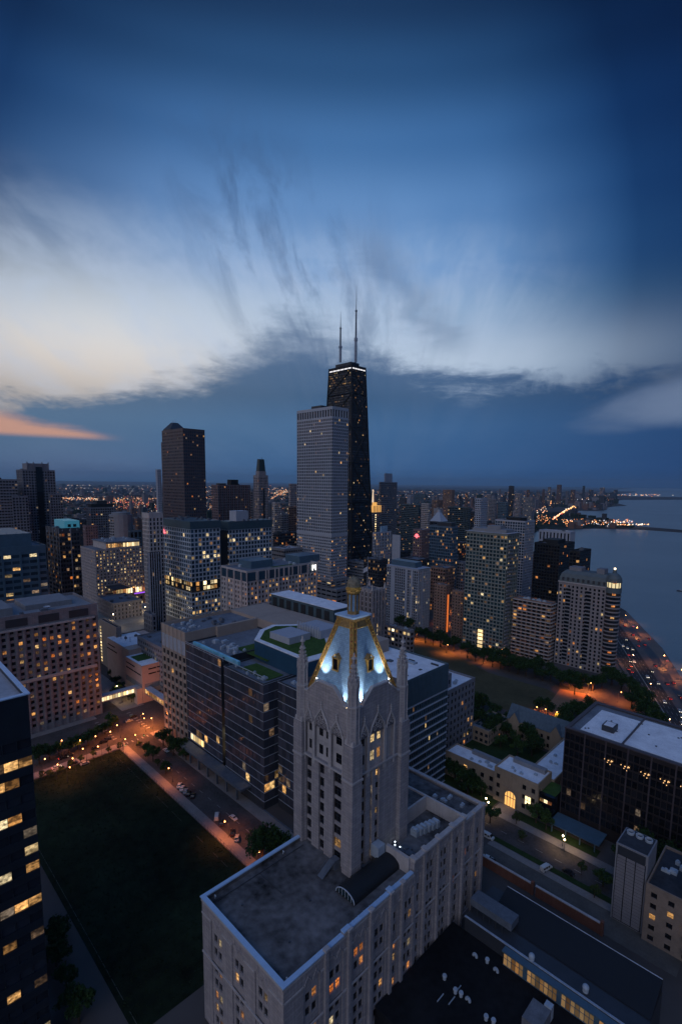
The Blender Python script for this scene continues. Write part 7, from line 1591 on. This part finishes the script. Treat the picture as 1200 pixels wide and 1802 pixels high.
pw = paintm('car_white', (.62, .62, .60)); pk_ = paintm('car_black', (.018, .018, .02)); pg = paintm('car_silver', (.30, .31, .33)); pr_ = paintm('car_red', (.25, .02, .02)); pbl = paintm('car_navy', (.02, .03, .07))
CP = {('w', 0): make_car(pw), ('k', 0): make_car(pk_), ('s', 0): make_car(pg), ('v', 0): make_car(pw, 'van'), ('w', 1): make_car(pw, on=True), ('k', 1): make_car(pk_, on=True), ('s', 1): make_car(pg, on=True), ('r', 1): make_car(pr_, on=True), ('b', 0): make_car(pbl)}
cu = set()
def car(px, py, k, rz, label, group, on=0, z=.02):
    v = at(px, py, z); P = CP[(k, on)]
    if (k, on) not in cu: cu.add((k, on)); P.location = (v.x, v.y, z); P.rotation_euler = (0, 0, rz); P['label'] = label; (group and P.__setitem__('group', group))
    else: copy_tree(P, (v.x, v.y, z), rz, label, group)
PKD = 'vehicles parked beside the meadow'
for px, py, k, rz, lb in ((382, 1439, 'v', 2.5, 'white passenger van, first in the group parked under the orange lamp'), (411, 1441, 'w', 0.0, 'white car parked across the street from the white van'), (391, 1450, 'k', 2.45, 'dark car parked behind the white van'), (409, 1467, 'k', 2.5, 'black car between the dark car and the pale car under the orange lamp'), (417, 1477, 's', 2.5, 'pale silver car nearest the big tree in the parked group'),
    (316, 1384, 'w', 2.45, 'white car, first of the five parked in a row north of the meadow'), (321, 1389, 'w', 2.45, 'white car second in the row north of the meadow'), (327, 1394, 's', 2.45, 'silver car in the middle of the row north of the meadow'), (332, 1398, 'k', 2.45, 'black car fourth in the row north of the meadow'), (340, 1402, 'k', 2.45, 'black car at the right end of the row north of the meadow')):
    car(px, py, k, rz, lb, PKD)
car(293, 1322, 'w', .05, 'white car parked by the dense trees under the tan grid wall', None)
for px, py, k, on in ((183, 1307, 'k', 0), (168, 1318, 'k', 0), (122, 1331, 'k', 0), (112, 1335, 'k', 1), (150, 1345, 's', 0), (100, 1352, 'w', 1), (128, 1345, 'k', 0), (235, 1262, 'k', 0), (228, 1270, 's', 0), (190, 1302, 'b', 0)):
    car(px, py, k, 1.57, 'dark car on the avenue between the stone hospital and the meadow', 'cars on the avenue west of the meadow', on)
for px, py, k, rz, lb in ((858, 1512, 'w', .2, 'white car at the brick wall beside the gothic hall'), (866, 1518, 'k', .2, 'black car next to the white car at the brick wall'), (1000, 1537, 'k', -.1, 'dark car waiting on the paved drive behind the brick wall')):
    car(px, py, k, rz, lb, None, z=.12)
car(960, 1530, 'v', 1.3, 'white van with lights stopped on the paved drive', None, z=.12); car(858, 1474, 'v', 0, 'white delivery van parked at the end of the drive by the street tree', None, z=.12)
hd = math.atan2(A1.y-A0.y, A1.x-A0.x)
hw = [(1113, 1079+24, 'w', 1, 0), (1098, 1102, 'r', 1, 0), (1101, 1126, 's', 1, 1), (1095, 1137, 'w', 1, 1), (1103, 1141, 'w', 1, 1), (1112, 1143, 's', 1, 1), (1105, 1153, 'r', 1, 0), (1108, 1164, 'k', 1, 1), (1115, 1165, 'w', 1, 1), (1109, 1173, 'r', 1, 0), (1105, 1178, 'k', 1, 0), (1111, 1183, 'r', 1, 0),
      (1113, 1118, 'r', 1, 0), (1123, 1128, 'k', 1, 0), (1122, 1137, 'k', 1, 0), (1133, 1135, 'k', 1, 0), (1141, 1125, 'k', 1, 0), (1146, 1182, 'k', 1, 1), (1139, 1192, 's', 1, 1), (1157, 1203, 's', 1, 1), (1152, 1172, 'k', 1, 0), (1173, 1204, 'k', 1, 0), (1184, 1202, 'r', 1, 0), (1172, 1163, 's', 1, 0), (1138, 1192, 'w', 1, 1), (1195, 1252, 'w', 1, 1), (1198, 1262, 's', 1, 1), (1199, 1274, 'w', 1, 1), (1163, 1258, 'k', 1, 0), (1197, 1228, 'k', 1, 0), (1178, 1230, 'r', 1, 0), (1168, 1236, 'w', 1, 1)]
for px, py, k, on, toward in hw:
    car(px, py, k, hd+(math.pi if toward else 0), 'car driving toward the camera with headlights on, on the lake highway' if toward else 'car driving away on the lake highway with red taillights', 'cars coming down the lake highway' if toward else 'cars going up the lake highway', on, .03)
for k_, P in CP.items():
    if k_ not in cu:
        for c in list(P.children): bpy.data.objects.remove(c)
        bpy.data.objects.remove(P)
for gname, form in (('courtyard trees of the law school', '{} leafy tree from the left in the courtyard of the law school'), ('street trees along the stone hospital', '{} tree from the left in the row before the stone hospital'),
    ('small kerb trees west of the meadow', '{} small kerb tree from the left, west of the meadow'),
    ('pavement trees north of the meadow', '{} young pavement tree from the left at the north meadow edge'),
    ('trees at the foot of the research block', '{} dense tree from the left below the tan stone grid wall'),
    ('trees below the twin brick towers', '{} park tree from the left below the twin brick towers'),
    ('tree row north of the park field', '{} tree from the left in the dense row north of the park field'),
    ('trees around the mansard tower', '{} dark tree from the left around the mansard tower and lake drive'),
    ('trees by the orange path', '{} tree from the left near the orange lit park path'),
    ('lawn trees in front of the law school', '{} lawn tree from the left in front of the law school'),
    ('avenue street trees', '{} street tree from the left along the avenue by the law school'),
    ('plaza trees by the pavilion', '{} plaza tree from the left beside the windowless pavilion'),
    ('trees south of the meadow', '{} dark tree from the left on the street south of the meadow'),
    ('shadowed trees before the bronze slab', '{} shadowed tree from the left before the bronze glass slab'),
    ('sodium lamps around the crossing', '{} orange street lamp from the left around the crossing'),
    ('sodium lamps around the park', '{} orange lamp from the left around the park field'),
    ('lake drive lamps', '{} tall lamp from the left between highway and lakefront path'),
    ('inland drive lamps', '{} tall lamp from the left on the inland edge of the highway'),
    ('deck lamps on the garage', '{} deck lamp from the left on top of the parking garage'),
    ('plaza lamps by the pavilion', '{} small plaza lamp from the left below the pavilion'),
    ('cars on the avenue west of the meadow', '{} car from the left on the avenue west of the meadow'),
    ('cars coming down the lake highway', '{} car from the left coming down the lake highway with headlights on'),
    ('cars going up the lake highway', '{} car from the left going up the lake highway, red taillights')):
    try: relabel(gname, form)
    except IndexError: pass
# streetside people glimpsed near the meadow
# small boat on the lake
v = at(1199, 1041, -1.5)
bo = Bd('yacht', 'small dark moored boat on the lake cut by the right edge of the view', 'boat', (v.x, v.y, -1.5))
bo.extra(lambda u: u.poly([(v.x-7, v.y-2, -.2), (v.x+7, v.y-1.5, -.2), (v.x+8, v.y, -.2), (v.x+7, v.y+1.5, -.2), (v.x-7, v.y+2, -.2)]) or u.prism([(v.x-6.5, v.y-1.6), (v.x+7, v.y-1.2), (v.x+7.6, v.y), (v.x+7, v.y+1.2), (v.x-6.5, v.y+1.6)], -1.7, -.21), 'hull', darkm)
bo.extra(lambda u: (u.box(v.x-3, v.x+2, v.y-1, v.y+1, -.19, 1.2), u.tube((v.x, v.y, 1.2), (v.x, v.y, 9), .12, 5)), 'cabin', whitecon)
# ------------------------------------------------------------------ the city beyond
rr = random.Random(21)
foot = []
for o in [o for o in bpy.data.objects if o.parent is None and o.get('category') in ('building', 'skyscraper', 'hospital', 'academic hall', 'parking garage')]:
    xs, ys = [], []
    for c in o.children:
        if c.type == 'MESH' and c.name.split('.')[0] not in ('window',):
            for q in c.bound_box: xs.append(q[0]+o.location.x); ys.append(q[1]+o.location.y)
    if xs: foot.append((min(xs)-4, max(xs)+4, min(ys)-4, max(ys)+4))
def poly_in(x, y, P):
    c = False; j = len(P)-1
    for i in range(len(P)):
        if (P[i][1] > y) != (P[j][1] > y) and x < (P[j][0]-P[i][0])*(y-P[i][1])/(P[j][1]-P[i][1])+P[i][0]: c = not c
        j = i
    return c
park = gp([(940, 932), (1000, 932), (1012, 896), (985, 882), (945, 896), (915, 925)])
walls = [mat('far_stone', (.20, .19, .20), .9, .1, .1), mat('far_brick', (.16, .10, .08), .9, .1, .1), mat('far_glass', (.06, .08, .10), .6, .1, .1), mat('far_pale', (.32, .33, .36), .9, .1, .1), mat('far_dark', (.05, .055, .065), .8, .1, .1)]
wn = ['stone', 'brick', 'grey glass', 'pale concrete', 'dark']
near = []; nb = 0; tries = 0
while nb < 170 and tries < 9000:
    tries += 1
    px = rr.uniform(90, 940); D = 700+1500*rr.random()**1.2
    v = at_d(px, 860, D); x, y = round(v.x/14)*14, round(v.y/14)*14
    wd, dp = rr.choice([14, 18, 24, 32]), rr.choice([14, 20, 26, 40])
    if any(x-wd < f[1] and x > f[0] and y < f[3] and y+dp > f[2] for f in foot): continue
    if any(x-wd < f[1]+3 and x > f[0]-3 and y < f[3]+3 and y+dp > f[2]-3 for f in near): continue
    if not poly_in(x, y, land_pts) or not poly_in(x-wd, y+dp, land_pts) or poly_in(x, y, park): continue
    east = px > 640
    h = rr.choice([12, 16, 22, 28, 34, 42])*(1.0 if not east else 1.25)
    if rr.random() < (.16 if east else .05): h = rr.uniform(55, 105 if east else 75)
    k = rr.randrange(5)
    near.append((x-wd, x, y, y+dp)); nb += 1
    hn = 'low' if h < 25 else 'mid-rise' if h < 50 else 'tall'
    side = 'left of the granite tower' if px < 300 else 'right of the granite tower' if px < 560 else 'right of the black tower' if px < 800 else 'inland of the lake shore'
    far_ = 'distant' if D > 1300 else 'nearer'
    bb = Bd('city_block', f'{far_} {hn} {wn[k]} city building {side}', 'building', (x, y, 0), f'{far_} {hn} {wn[k]} buildings {side}', cap=0)
    st = S_(fh=rr.choice([3.6, 4.2]), bw=rr.choice([3.2, 4.0]), fx=rr.uniform(.4, .75), fz=rr.uniform(.4, .65), dep=.3, litp=rr.choice([.03, .06, .12]), lits=[LW, LY, LO, LD, LD], glass=rr.choice([GN, GD, GB]))
    bb.block(x-wd, x, y, y+dp, 0, h, walls[k], rr.choice([rgrey, rdark, rpale, rdark]), st, .8)
    if h > 20: bb.extra(lambda u: u.box(x-wd*.7, x-wd*.3, y+dp*.3, y+dp*.65, h-.79, h+rr.uniform(2, 5)), 'penthouse', walls[rr.choice([0, 4])])
    bb.finish()
# lower city: one mass of roofs out to the horizon
mb = MB(); lits_ = MB(); lm2 = MB()
def lblob(M, x, y, z, s, mi): 
    M.poly([(x-s, y-s*.3, z), (x+s, y-s*.3, z), (x, y+s*.6, z+s*1.5)], mi); M.poly([(x-s, y-s*.3, z), (x+s*.1, y+s, z), (x, y-s*.3, z+s*1.5)], mi); M.poly([(x+s, y-s*.3, z), (x, y+s*.9, z), (x, y-s*.2, z+s*1.5)], mi)
n = 0
while n < 9000:
    px = rr.uniform(-20, 1090); D = 900*math.exp(rr.random()*2.75)
    v = at_d(px, 860, D); x, y = v.x, v.y
    if not poly_in(x, y, land_pts) or poly_in(x, y, park): continue
    if any(x-20 < f[1] and x > f[0] and y < f[3] and y+20 > f[2] for f in foot) or (D < 2300 and any(x-20 < f[1] and x > f[0] and y < f[3] and y+20 > f[2] for f in near)): continue
    n += 1
    s = 9+D*.0042*rr.uniform(.5, 1.5); h = rr.uniform(5, 15)+(rr.uniform(15, 60) if rr.random() < .025 else 0)
    if px > 930: h += rr.choice([0, 0, 6, 14, 30 if D > 2600 else 0])
    mb.box(x-s, x+s*rr.uniform(-.3, .4), y, y+s*rr.uniform(.5, 1.3), 0, h, rr.randrange(4), bottom=False)
o = mb.build('distant_city', [walls[4], walls[1], walls[0], mat('far_tree_mass', (.02, .032, .02), 1)]); o['kind'] = 'stuff'
# skyline clusters along the far shore
ft = [(968, 857, 4200, 7), (986, 853, 4400, 10), (1028, 855, 6000, 5), (1062, 858, 7500, 10), (1010, 862, 4600, 9), (1042, 862, 6500, 9), (948, 866, 3600, 7), (957, 861, 3900, 5), (975, 866, 3800, 6), (999, 864, 4300, 6), (930, 862, 3300, 6), (890, 866, 3600, 5), (880, 861, 4400, 4), (822, 868, 3000, 6), (812, 873, 2600, 7), (770, 872, 3400, 6), (706, 876, 3000, 7), (1085, 862, 8500, 8)]
for i, (px, yt, D, wpx) in enumerate(ft):
    v = at_d(px, yt, D); wd = wpx*D/FPX
    bb = Bd('shore_tower', 'hazy apartment tower on the distant northern skyline', 'building', (v.x, v.y, 0), 'hazy towers on the northern skyline', cap=0)
    k = (0, 1, 4)[i % 3]
    bb.block(v.x-wd*.6, v.x, v.y, v.y+wd*.5, 0, v.z, walls[k], rdark, S_(fh=9, bw=9, fx=.6, fz=.5, litp=.09, lits=[LW, LY, LD], glass=GN), .5); bb.finish()
relabel('hazy towers on the northern skyline', '{} hazy tower from the left on the distant northern skyline')
# lights of the far streets
cols = [emis('far_amber_light', (1, .46, .16), 3.2), emis('far_orange_light', (1, .30, .08), 2.6), emis('far_white_light', (1, .86, .68), 3.0), emis('far_red_light', (1, .08, .05), 2.2), emis('far_pale_light', (.8, .88, 1), 2.2)]
def far_light(px, py, k, s): v = at(px, py, 0); D = math.hypot(v.x, v.y); lblob(lits_, v.x, v.y, 9+D*.001, s*D/1700, k)
def scatter(n, x0, x1, y0, y1, ks, s=(.35, .9)):
    for _ in range(n): far_light(rr.uniform(x0, x1), y0+(y1-y0)*rr.random(), rr.choice(ks), rr.uniform(*s))
def clus(n, x0, x1, y, sp, ks, s=(.4, 1.1)):
    for _ in range(n): far_light(rr.uniform(x0, x1), rr.gauss(y, sp), rr.choice(ks), rr.uniform(*s))
scatter(260, 96, 700, 860, 882, [0, 2, 2, 4, 1]); clus(190, 96, 276, 882, 1.8, [0, 0, 2, 1]); clus(260, 170, 280, 893, 5.5, [0, 1, 1, 0, 2, 3]); clus(110, 110, 190, 880.5, 1.2, [0, 2, 1]); clus(80, 200, 280, 887, 1.2, [0, 1, 3])
scatter(140, 96, 280, 898, 935, [0, 2, 1, 4], (.3, .7)); clus(60, 360, 375, 885, 12, [0, 1, 2]); clus(150, 470, 512, 868, 5, [0, 1, 2, 0]); clus(70, 360, 520, 866, 3, [0, 1, 2])
for t in range(70): far_light(476+t*.5+rr.gauss(0, .6), 881-t*.30+rr.gauss(0, .9), rr.choice([0, 1, 2]), rr.uniform(.4, .9))
for (a, c_, y_) in ((100, 160, 856.0), (190, 272, 856.6), (110, 270, 861), (655, 760, 867), (760, 900, 872)): clus(46, a, c_, y_, .35, [2, 2, 0], (.3, .6))
scatter(300, 655, 940, 866, 905, [0, 2, 4, 0, 1], (.3, .75)); clus(60, 655, 830, 878, 3, [0, 2, 4]); scatter(120, 660, 900, 905, 960, [0, 2, 1], (.3, .8)); clus(26, 735, 850, 968, 10, [1, 0], (.4, 1.0)); scatter(80, 470, 530, 890, 960, [0, 1, 4], (.3, .8))
scatter(60, 115, 250, 935, 1010, [0, 1, 2], (.3, .7)); scatter(70, 640, 830, 960, 1080, [0, 1, 2], (.25, .6))
for t in range(150):           # the lit sweep of the drive
    f = t/150; px = 974+f*4+26*f**1.2+22*f**3; py = 918-f*22-8*f**2.2
    far_light(px+rr.gauss(0, 1.4), py+rr.gauss(0, .7), rr.choice([0, 2, 0, 3 if px < 990 else 0]), rr.uniform(.7, 1.7))
clus(190, 990, 1112, 924, 3.0, [0, 2, 1, 4, 1], (.6, 1.7)); clus(34, 1085, 1140, 928.6, .5, [0, 2], (.9, 1.8)); clus(26, 1018, 1060, 894, 1.0, [0, 1, 2], (.5, 1.2)); clus(46, 1018, 1076, 880, 1.4, [0, 1, 2], (.5, 1.2)); clus(60, 1045, 1165, 873.5, 1.0, [0, 2, 1], (.5, 1.2)); clus(40, 944, 962, 908, 9, [0, 0, 1, 2], (.6, 1.4)); clus(16, 957, 970, 887, 2.5, [1, 0], (.8, 1.6)); clus(30, 965, 1040, 885, 4, [0, 1, 4], (.4, 1)); clus(36, 940, 990, 920, 4, [0, 1], (.6, 1.5)); far_light(1129, 928, 2, 2.0)
far_light(1118, 872, 0, 1.4); far_light(1183, 874, 2, .9)
o = lits_.build('distant_street_lights', cols); o['kind'] = 'stuff'; 
# dark groves of the far lake shore park
mb = MB()
for _ in range(700):
    px, py = rr.choice([(rr.uniform(930, 1060), rr.uniform(903, 927)), (rr.uniform(960, 1062), rr.uniform(880, 893)), (rr.uniform(1060, 1110), rr.uniform(922, 929)), (rr.uniform(950, 1075), rr.uniform(873, 882))])
    v = at(px, py); 
    if not poly_in(v.x, v.y, land_pts): continue
    r_ = rr.uniform(6, 14)*(1+math.hypot(v.x, v.y)/6000)
    for q in range(7):
        a = rr.uniform(0, 6.28); s = r_*rr.uniform(.5, 1); mb.poly([(v.x+r_*math.cos(a)*.6-s*.5, v.y+r_*math.sin(a)*.6, 1), (v.x+r_*math.cos(a)*.6+s*.5, v.y+r_*math.sin(a)*.6, 1), (v.x+r_*math.cos(a)*.6+s*.3, v.y+r_*math.sin(a)*.6+s*.4, s*.5), (v.x+r_*math.cos(a)*.6-s*.3, v.y+r_*math.sin(a)*.6+s*.2, s*.45)])
o = mb.build('shore_woodland', fg); o['kind'] = 'stuff'
# ------------------------------------------------------------------ the air
hz = MB(); hz.box(-26000, 9000, -450, 34000, -3.0, 520); ho = hz.build('haze', None) if 0 else None
me = bpy.data.meshes.new('haze'); me.from_pydata(hz.v, [], hz.f); hm = bpy.data.materials.new('haze'); hm.use_nodes = True; t = hm.node_tree; t.nodes.clear()
pv = t.nodes.new('ShaderNodeVolumePrincipled'); ou = t.nodes.new('ShaderNodeOutputMaterial'); t.links.new(pv.outputs[0], ou.inputs['Volume'])
pv.inputs['Color'].default_value = (.50, .76, 1, 1); pv.inputs['Density'].default_value = 3.6e-5; pv.inputs['Anisotropy'].default_value = .1
me.materials.append(hm); ho = bpy.data.objects.new('haze', me); COL.objects.link(ho); ho['kind'] = 'stuff'
